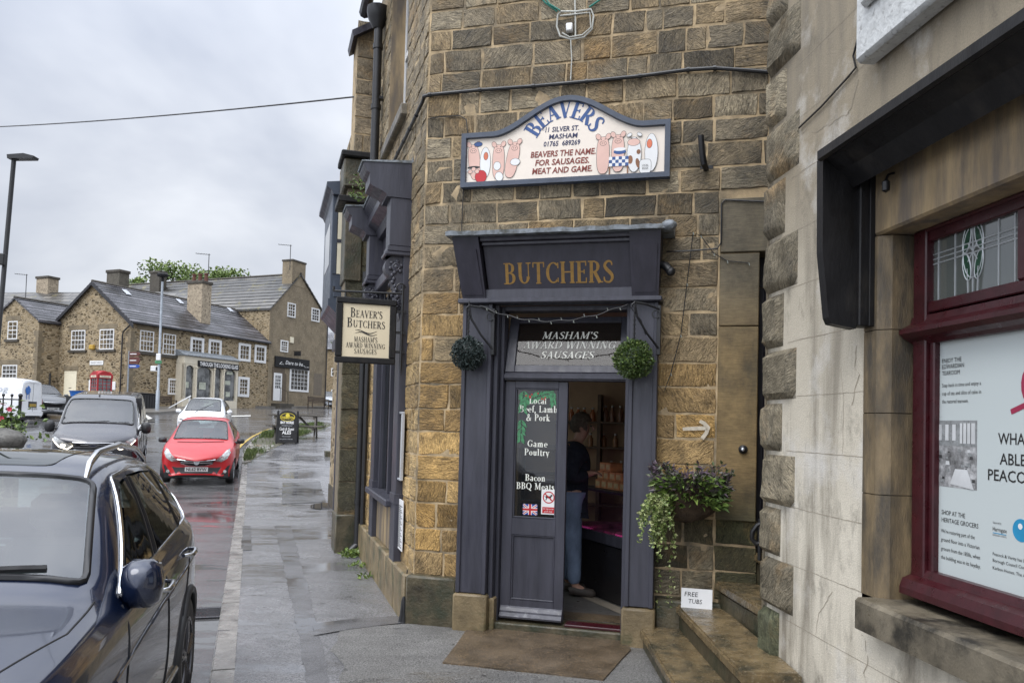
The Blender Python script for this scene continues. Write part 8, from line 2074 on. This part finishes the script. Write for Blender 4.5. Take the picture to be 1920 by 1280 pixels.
# ---------------------------------------------------------------- white delivery van seen from behind
wc, wo = van('white_delivery_van', 'white delivery van with a blue splash logo on its rear doors', carpos(-20.6, 31.1, rad(38), .0), MAT['whitepaint'])
wo.matrix_world = carpos(-25.55, 33.3, rad(84), .0, slope=False)
wc.patch('tail_light', [(.86, 1.10), (.98, 1.10), (.98, .80), (.86, .80)], 'rear', MAT['redlamp'], .01); wc.patch('tail_light', [(-.86, 1.10), (-.98, 1.10), (-.98, .80), (-.86, .80)], 'rear', MAT['redlamp'], .01)
wc.patch('rear_bumper', [(-.9, .55), (.9, .55), (.88, .36), (-.88, .36)], 'rear', MAT['whitepaint'], .05)
wc.patch('plate_recess', [(-.36, .98), (.36, .98), (.36, .72), (-.36, .72)], 'rear', MAT['grilleblack'], .006); wc.plate(0, .82, 'rear', 'FD12 HXO', MAT['plate_yellow'])
m_ = MB(); wc.line(m_, [(0, 1.84), (0, .5)], 'rear', .008, -.001); wc.line(m_, [(-.84, 1.84), (.84, 1.84)], 'rear', .008, -.001); m_.build('door_seam', [MAT['black']], wo)
MAT['logo'] = pm('blue logo print', (.01, .12, .42), .4)
m_ = MB(); r_ = random.Random(2); p = wc.hit(.45, 1.45, 'rear', .012)
for i in range(9): a = 2*pi*i/9; m_.add([(p.x+.22*cos(a)*r_.uniform(.6, 1.1)*t, p.y+.001*i, p.z+.20*sin(a)*r_.uniform(.7, 1.1)*t) if t else (p.x, p.y+.001*i, p.z) for t in (0, 1)] + [(p.x+.22*cos(a+.8), p.y+.001*i, p.z+.2*sin(a+.8))], [(0, 1, 2)], 0)
for dx in (-.10, .10): m_.box(p.x+dx-.02, p.x+dx+.02, p.y, p.y+.003, p.z-.38, p.z-.1)
m_.build('splash_logo', [MAT['logo']], wo)
m_ = MB(); p = wc.hit(3.6, 1.35, 'side', .012); m_.T = Matrix.Translation(p) @ Matrix.Rotation(pi/2, 4, 'Z'); sans(m_, 'bluefrog', 0, 0, .28, 0, 0, 1.5, 'c', .1); m_.build('side_lettering', [pm('pale grey print', (.45, .48, .52), .4)], wo)
m_ = MB(); p = wc.hit(0, .62, 'rear', .012); m_.T = Matrix.Translation(p) @ Matrix.Rotation(pi, 4, 'Z'); sans(m_, 'tel 01765 000000', 0, .02, .06, 0, 0, .8, 'c'); m_.build('rear_lettering', [MAT['ink']], wo)
wc.wheels((.98, 3.90), .86, .34, MAT['rim'], 5, .22); wc.mirror(1.2, 1.2, .99, MAT['plastic'], (.12, .10, .15))
for d in ('side', 'farside'): wc.patch('side_window', rounded([(1.35, 1.24), (1.72, 1.70), (2.14, 1.72), (2.14, 1.22)], .05), d, MAT['sideglass'], .006, grid=.09)

# ---------------------------------------------------------------- dark car beyond the white van, and a silver one in the distance
MAT['darkpaint'] = paint('dark grey car paint', (.03, .033, .036), .3, .25); MAT['silver'] = paint('silver car paint', (.42, .44, .46), .7, .28)
def plain_face(c, o, X, kz, kw):
    for s_ in (1, -1): c.patch('headlight', [(s_*x, z) for x, z in X([(.46, .70), (.74, .76), (.76, .66), (.50, .60)])], 'front', MAT['headlamp'], .008, grid=.06)
    c.patch('grille', X([(-.40, .70), (.40, .70), (.36, .50), (-.36, .50)]), 'front', MAT['grilleblack'], .005, grid=.08)
    m_ = MB(); c.line(m_, X([(-.42, .70), (.42, .70)]), 'front', .014, .01); c.line(m_, X([(-.6, .34), (.6, .34)]), 'front', .016, .01); m_.build('chrome_bar', [MAT['chrome']], o, 50)
    c.mirror(1.5, 1.0*kz, .84*kw, MAT['darkpaint']); c.plate(0, .42*kz, 'front', 'YH15 LMD', MAT['plate_white'])
p = at_depth(104, 775, 37.5)
hatch('dark_grey_car', 'dark grey car half hidden between the white van and the grey van', carpos(p.x, p.y, rad(-50), .0), MAT['darkpaint'], (4.4, 1.64, .91), '', plain_face, MAT['screen'])
p = at_depth(626, 765, 70.0)
o = hatch('silver_car', 'silver car parked far off beyond the bench by the roughcast house', carpos(p.x, p.y, rad(-30), .0), MAT['silver'], (4.2, 1.5, .88), '', plain_face, MAT['screen'])
# ================================================================== street furniture
def lamp_post(name, label, pxt, pyt, Y, mt, head, leanpx=None):
    t = at_depth(pxt, pyt, Y); g = gz(Y); h = t.z-g
    o = thing(name, label, 'street lamp', Vector((t.x, t.y, g)))
    m_ = MB(); m_.lathe([(.11, -.2), (.11, 1.3), (.075, 1.36), (.065, h)], (0, 0, 0), 12); m_.build('post', [mt], o, 40)
    head(o, h); return o
def head_side(o, h):
    m_ = MB(); m_.tube([(0, 0, h-.1), (0, 0, h), (.10, 0, h+.04)], .05, 8); m_.prism([(-.1, h+.0), (.55, h+.05), (.57, h+.11), (.3, h+.16), (-.12, h+.10)], -.12, .12, 'y'); m_.build('lamp_head', [MAT['iron']], o, 40)
    m_ = MB(); m_.box(-.07, .07, -.16, -.05, h*.66, h*.66+.3, 0, .02); m_.build('control_box', [MAT['iron']], o)
def head_flat(o, h):
    m_ = MB(); m_.lathe([(.08, h-.25), (.07, h), (.30, h+.05), (.34, h+.16), (.26, h+.24), (0, h+.28)], (0, 0, 0), 14); m_.build('lamp_head', [MAT['black']], o, 40)
    m_ = MB(); m_.box(-.13, .13, -.16, -.06, 3.1, 3.5, 0, .02); m_.box(-.2, .2, -.14, -.06, 2.9, 3.1, 1, .03); m_.build('banded_sign', [MAT['white'], MAT['garland']], o)
# the near post leans a little, as in the photograph
Yn = 20.0; t = at_depth(26, 300, Yn); b = at_depth(-22, 800, Yn); 
o = thing('street_lamp', 'slim black leaning street lamp with a small flat head, nearer than the houses', 'street lamp', Matrix.Translation((b.x, b.y, gz(Yn))) @ Matrix.Rotation(math.atan2(t.x-b.x, t.z-gz(Yn)), 4, 'Y'))
h = math.hypot(t.x-b.x, t.z-gz(Yn)); m_ = MB(); m_.lathe([(.09, -.2), (.09, 1.3), (.06, 1.36), (.055, h)], (0, 0, 0), 12); m_.build('post', [MAT['iron']], o, 40); head_side(o, h)
lamp_post('street_lamp', 'tall pale grey street lamp with a black head in front of the long stone house', 305, 520, 46.5, pm('galvanised steel', (.32, .35, .38), .45, .4), head_flat)
# overhead wire
p0 = at_depth(-400, 232, 26); p1 = Vector(FS @ Vector((-3.75, -.2, at_depth(660, 180, 10.2).z))); m_ = MB()
m_.tube([p0.lerp(p1, i/40)+Vector((0, 0, -.30*4*(i/40)*(1-i/40))) for i in range(41)], .012, 5); o = m_.build('overhead_wire', [MAT['iron']], None); tag(o, 'thin overhead wire crossing the sky to the building end wall', 'wire')
# fingerpost
def at_px(px, Y): p = at_depth(px, 760, Y); return Vector((p.x, p.y, gz(Y)))
P0 = at_px(238, 47.5); fp = thing('signpost', 'grey signpost with brown and blue finger boards at the house corner', 'signpost', frame(tuple(P0), (.95, -.3)))
zt_ = at_depth(238, 658, 47.5).z-P0.z; m_ = MB(); m_.tube([(0, 0, -.2), (0, 0, zt_)], .045, 8); m_.build('post', [pm('grey post', (.22, .24, .26), .5)], fp)
MAT['brownsign'] = pm('brown sign', (.09, .022, .016), .5); MAT['bluesign'] = pm('blue sign', (.01, .06, .30), .5)
for z0, z1, mt, nm in ((zt_-.30, zt_-.06, 'brownsign', 'Toilets'), (zt_-.78, zt_-.36, 'brownsign', 'Brewery'), (zt_-1.02, zt_-.82, 'bluesign', 'Police')):
    m_ = MB(); m_.box(.03, .72, -.03, .03, z0, z1, 0, .01); m_.prism([(.72, z0), (.84, (z0+z1)/2), (.72, z1)], -.03, .03, 'y', 0); f_ = m_.build('finger_board', [MAT[mt]], fp)
    m_ = MB(); m_.box(.10, .58, -.034, -.031, (z0+z1)/2-.02, (z0+z1)/2+.03); m_.build('sign_line', [MAT['white']], f_)
# camera sign on the wall side
P0 = at_px(287, 47.0); zc_ = at_depth(287, 691, 47.0).z; cs = thing('direction_sign', 'small white arrow sign fixed beside the grey lamp post', 'sign', Vector((P0.x, P0.y-.1, zc_)))
m_ = MB(); m_.box(-.20, .34, -.03, .03, -.16, .16, 0, .04); m_.build('sign_plate', [MAT['white']], cs); m_ = MB(); m_.box(.12, .28, -.034, -.031, -.11, .11); m_.build('sign_mark', [MAT['ink']], cs)
# telephone box
P0 = at_px(188, 48.0); TB = frame(tuple(P0), (.80, -.60)); tb = thing('telephone_box', 'red telephone box standing in front of the stone gable', 'telephone box', TB)
MAT['boxred'] = pm('telephone box red', (.33, .016, .02), .4, var=.15)
zt_ = at_depth(188, 695, 48.0).z-P0.z; k = zt_/2.4; m_ = MB()
for x in (-.45, .37):
    for y in (-.45, .37): m_.box(x, x+.08, y, y+.08, 0, 2.05*k)
m_.box(-.47, .47, -.47, .47, 0, .35*k, 0, .01); m_.box(-.48, .48, -.48, .48, 1.92*k, 2.16*k, 0, .015); 
n_ = 10; arc_ = [(-.46+.92*i/n_, 2.16*k+.2*sin(pi*i/n_)) for i in range(n_+1)]; m_.prism(arc_, -.46, .46, 'y', 0); m_.prism(arc_, -.46, .46, 'x', 0); m_.ball((0, 0, 2.28*k), (.42, .42, .14), 12, 6)
for i in range(1, 3):
    for a in (-.44, .42): m_.box(-.37+.25*i-.012, -.37+.25*i+.012, a, a+.02, .35*k, 1.92*k); m_.box(a, a+.02, -.37+.25*i-.012, -.37+.25*i+.012, .35*k, 1.92*k)
for j in range(1, 8):
    z = .35*k+1.57*k*j/8
    for a in (-.44, .42): m_.box(-.37, .37, a, a+.02, z-.012, z+.012); m_.box(a, a+.02, -.37, .37, z-.012, z+.012)
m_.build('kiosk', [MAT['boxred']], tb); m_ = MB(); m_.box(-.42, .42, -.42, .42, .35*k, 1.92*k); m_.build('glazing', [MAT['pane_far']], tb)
for rz in (0, pi/2):
    m_ = MB(); m_.T = Matrix.Rotation(rz, 4, 'Z'); m_.box(-.33, .33, -.488, -.47, 1.98*k, 2.10*k, 0); sans(m_, 'TELEPHONE', 0, 2.01*k, .06, -.49, 1, .5, 'c'); m_.build('name_band', [MAT['cream'], MAT['ink']], tb)
# blue lid thing, black planters and benches before the houses
P0 = at_px(155, 44.5); bl = thing('blue_boat_tub', 'bright blue plastic tub just visible above the grey van roof', 'tub', Vector(P0)); zt_ = at_depth(155, 733, 44.5).z-P0.z; m_ = MB()
m_.lathe([(.62, zt_-.36), (.70, zt_-.05), (.76, zt_), (.70, zt_-.02), (.5, zt_-.06), (0, zt_-.08)], (0, 0, 0), 18); m_.build('tub', [pm('blue plastic', (.01, .13, .48), .35)], bl, 40); m_ = MB(); m_.lathe([(.5, 0), (.55, zt_-.36)], (0, 0, 0), 14); m_.build('stand', [MAT['plastic']], bl)
P0 = at_px(268, 48.2); pb = thing('black_litter_bin', 'wide black slatted bin enclosure against the long stone house', 'bin', frame(tuple(P0), YD)); m_ = MB(); m_.box(-.9, .9, -.4, .4, 0, 1.05, 0, .03)
for i in range(9): m_.box(-.88+.2*i, -.74+.2*i, -.43, -.39, .08, .98, 0, .01)
m_.box(-.95, .95, -.45, .45, 1.05, 1.12, 0, .02); m_.build('enclosure', [MAT['plastic']], pb)
MAT['wood'] = pm('weathered brown wood', (.06, .042, .028), .7, var=.4, vs=5, st=(.3, 3, 3), bump=.3)
def bench(label, px, Y, xd, w_=1.7):
    P0 = at_px(px, Y); o = thing('park_bench', label, 'bench', frame(tuple(P0), xd))
    m_ = MB()
    for i in range(4): m_.box(-w_/2, w_/2, -.42+.11*i, -.33+.11*i, .42, .46, 0, .006)
    m_.build('seat', [MAT['wood']], o); m_ = MB()
    for i in range(4): m_.box(-w_/2, w_/2, .04+.02*i, .07+.02*i, .52+.11*i, .61+.11*i, 0, .006)
    m_.build('backrest', [MAT['wood']], o)
    for x in (-w_/2, w_/2-.07):
        for y, h in ((-.42, .66), (.02, .98)): m_ = MB(); m_.box(x, x+.07, y, y+.07, 0, h, 0, .006); m_.build('leg', [MAT['wood']], o)
        m_ = MB(); m_.box(x, x+.07, -.44, .06, .64, .69, 0, .006); m_.build('armrest', [MAT['wood']], o)
bench('brown wooden bench by the grey lamp post before the long stone house', 304, 50.0, YD, 1.6); bench('brown wooden bench under the blocked window of the roughcast house', 594, 64.5, YD, 2.2)
P0 = at_px(330, 50.5); rl = thing('ramp_rail', 'white sloping handrail of a ramp left of the cream shopfront', 'handrail', frame(tuple(P0), YD)); m_ = MB(); z0 = at_depth(330, 755, 50.5).z-P0.z
m_.tube([(-1.0, 0, z0-.55), (1.2, 0, z0+.5)], .035, 6); m_.tube([(-.9, 0, 0), (-.9, 0, z0-.5)], .05, 6); m_.tube([(1.1, 0, 0), (1.1, 0, z0+.45)], .05, 6); m_.build('rail', [MAT['white']], rl)
# raised kerb of the far pavement
m_ = MB(); L_ = [(150, 772), (262, 768), (342, 776), (352, 783)]; 
fk = [at_depth(px, py, Y) for px, py, Y in ((60, 765, 46), (200, 765, 44.5), (262, 770, 43.5), (300, 770, 44.5), (345, 770, 48.5), (352, 770, 54), (460, 768, 60), (620, 768, 66))]
fk = refine([Vector((p.x, p.y, 0)) for p in fk], 1.5)
v = []
for p in fk: v += [(p.x, p.y, gz(p.y)-.1), (p.x, p.y, gz(p.y)+.14), (p.x-2.2+.5, p.y+3.5, gz(p.y+3.5)+.18), (p.x-3, p.y+14, gz(p.y+14)+.2)]
m_.add(v, [(i*4+k_, (i+1)*4+k_, (i+1)*4+k_+1, i*4+k_+1) for i in range(len(fk)-1) for k_ in range(3)], 0); o = m_.build('far_pavement', [pm('far wet flagstone', (.13, .12, .105), .4, var=.3, vs=2)], None, None, 'structure')
# picnic table
P0 = on_ground(552, 826, PAVE); pt = thing('picnic_table', 'weathered grey picnic table with fixed benches behind the pub board', 'picnic table', frame((P0.x, P0.y+.2, pz(P0)), (.985, .17)) @ Matrix.Diagonal((1.1, 1, 1.24, 1)))
MAT['greywood'] = pm('weathered grey timber', (.085, .076, .062), .75, var=.4, vs=5, st=(.3, 3, 3), bump=.3)
m_ = MB()
for i in range(5): m_.box(-.85, .85, -.36+.148*i, -.23+.148*i, .70, .745, 0, .006)
m_.build('table_top', [MAT['greywood']], pt)
for y in (-.76, .52):
    m_ = MB()
    for i in range(2): m_.box(-.85, .85, y+.125*i, y+.115+.125*i, .40, .44, 0, .006)
    m_.build('bench_seat', [MAT['greywood']], pt)
for x in (-.62, .58):
    for sg in (1, -1):
        m_ = MB(); m_.prism([(sg*.30, .70), (sg*.20, .70), (sg*.58, 0), (sg*.70, 0)], x, x+.05, 'x', 0); m_.build('leg', [MAT['greywood']], pt)
    m_ = MB(); m_.box(x-.05, x, -.74, .74, .31, .40); m_.box(x-.05, x, -.34, .34, .61, .70); m_.build('crossbar', [MAT['greywood']], pt)
m_ = MB(); m_.prism([(-.50, .36), (-.40, .36), (-.02, .69), (-.12, .69)], -.03, .03, 'y'); m_.prism([(.50, .36), (.40, .36), (.02, .69), (.12, .69)], -.03, .03, 'y'); m_.build('brace', [MAT['greywood']], pt)
# pub A-board
P0 = on_ground(538, 831, PAVE); AB = frame((P0.x, P0.y, pz(P0)), (.99, .10)); ab = thing('pavement_board', 'black pub menu board with a yellow badge and white writing standing on the pavement', 'sign board', AB)
Y_ = P0.y; hb_ = (831-769)/FPX*Y_; wb_ = (557-518)/FPX*Y_
MAT['yellowprint'] = pm('yellow print', (.55, .44, .03), .5); tilt = Matrix.Rotation(rad(-9), 4, 'X')
for sg in (1, -1):
    m_ = MB(); m_.T = Matrix.Translation((0, -.17 if sg > 0 else .2, 0)) @ Matrix.Rotation(rad(-9*sg), 4, 'X')
    n_ = 14; top_ = [(wb_*.38*cos(pi*i/n_), hb_*.86+hb_*.13*sin(pi*i/n_)) for i in range(n_+1)]
    m_.prism([(-wb_*.44, 0.04), (wb_*.44, .04), (wb_*.44, hb_*.86)] + top_ + [(-wb_*.44, hb_*.86)], -.02, .02, 'y', 0)
    for x in (-wb_*.5, wb_*.42): m_.box(x, x+wb_*.08, -.03, .03, 0, hb_, 0, .01)
    bo = m_.build('board', [MAT['black']], ab)
    if sg > 0:
        l = MB(); l.T = m_.T
        pts = [(wb_*.34*cos(2*pi*i/24), hb_*.80+hb_*.12*sin(2*pi*i/24)) for i in range(24)]; l.tube([(x, -.022, z) for x, z in pts], .010, 5, 1, True); l.lathe([(.07, -.024), (0, -.026)], (0, 0, hb_*.85), 14, 1, 'y')
        sans(l, 'THEAKSTON', 0, hb_*.745, .085, -.021, 1, wb_*.62, 'c', 0, .03, .006)
        sans(l, 'BAY HORSE', 0, hb_*.60, .085, -.021, 0, wb_*.62, 'c', 0, .03, .006); sans(l, 'traditional', 0, hb_*.525, .05, -.021, 2, wb_*.5, 'c', .2, 0, .006); sans(l, 'Cask & Guest', 0, hb_*.40, .10, -.021, 0, wb_*.68, 'c', .1, .01, .006)
        sans(l, 'ALES', 0, hb_*.285, .11, -.021, 0, wb_*.42, 'c', 0, .02, .006); sans(l, 'food served daily', 0, hb_*.20, .05, -.021, 2, wb_*.4, 'c', .2, 0, .006); sans(l, 'beer garden to the rear', 0, hb_*.12, .045, -.021, 2, wb_*.62, 'c', .1, 0, .006)
        l.build('board_lettering', [MAT['white'], MAT['yellowprint'], pm('grey print', (.32, .33, .35), .5)], bo)
# railings, flowers and boulder at the left edge
Yr = 14.0; g0 = gz(Yr)
P0 = at_px(20, Yr); RF = frame((P0.x, P0.y, g0), (1, .25)); zr_ = at_depth(20, 742, Yr).z-g0; zb_ = at_depth(20, 805, Yr).z-g0; x1 = on(RF, 37, 770)[0]
rg = thing('iron_railing', 'black iron railing with ball tops behind the flowers and boulder', 'railing', RF); m_ = MB()
for i in range(12):
    x = x1-.135*i; big_ = i == 0
    m_.tube([(x, 0, zb_-.5), (x, 0, zr_-.02 if not big_ else zr_)], .028 if big_ else .012, 6); m_.ball((x, 0, zr_+.01), .03 if not big_ else .04, 8, 6)
for z in (zr_-.06, zr_-.50): m_.tube([(x1, 0, z), (x1-1.6, 0, z)], .014, 6)
m_.build('rail', [MAT['iron']], rg, 40)
fw = thing('flower_tub', 'leafy flowers with pink red and yellow blooms growing through the iron railing', 'flowers', RF @ F2(x1-.6, -.25, zb_-.15)); r_ = random.Random(41); m_ = MB()
for i in range(650): leaf(m_, Vector((r_.gauss(0, .42) if r_.random() < .8 else r_.uniform(.2, .75), r_.gauss(0, .16), abs(r_.gauss(.02, .26)))), rdir(r_), rdir(r_), r_.uniform(.07, .14), r_.uniform(.05, .09), (r_.random(), 0, 0, 1))
m_.build('foliage', [MAT['leaf_green']], fw)
bl_ = [pm('pink petals', (.55, .07, .12), .5), pm('yellow petals', (.60, .42, .02), .5), pm('red petals', (.45, .03, .03), .5), pm('pale petals', (.65, .55, .5), .5)]
for i in range(26):
    m_ = MB(); c_ = Vector((r_.uniform(-.6, .6), r_.uniform(-.3, -.05), r_.uniform(.02, .55))); k = 1 if c_.z < .12 else r_.choice((0, 2, 3, 0))
    for j in range(7): a = 2*pi*j/7; leaf(m_, c_, Vector((cos(a), -.5, sin(a))), (0, 1, 0), .055, .045, (1, 0, 0, 1))
    m_.build('bloom', [bl_[k]], fw)
bd = thing('stone_boulder', 'grey weathered boulder on the verge below the iron railing', 'boulder', Matrix.Translation(tuple(at_depth(8, 824, 13.2)))); m_ = MB(); r_ = random.Random(3)
m_.ball((0, 0, 0), (.40, .3, .19), 22, 14, 0, .05, r_)
for i, v_ in enumerate(m_.v): n_ = 1+.22*mnoise.noise(Vector(v_)*4); m_.v[i] = (v_[0]*n_, v_[1]*n_, max(-.16, v_[2]*n_))
m_.build('boulder', [pm('grey boulder', (.10, .095, .085), .7, var=.5, vs=8, bump=.9, bs=25, dirt=((.03, .03, .026), .52, 9))], bd, 60)
pb_ = at_depth(0, 838, 13.4); m_ = MB(); m_.box(-3.0, .38, -.5, .0, -1.2, -.02, 0, .05); o = m_.build('raised_bed', [MAT['rubble']], None); o.matrix_world = Matrix.Translation((pb_.x, pb_.y, pb_.z-.02)); tag(o, 'low stone bed under the boulder and railing, hidden mostly by the dark car', 'planter')
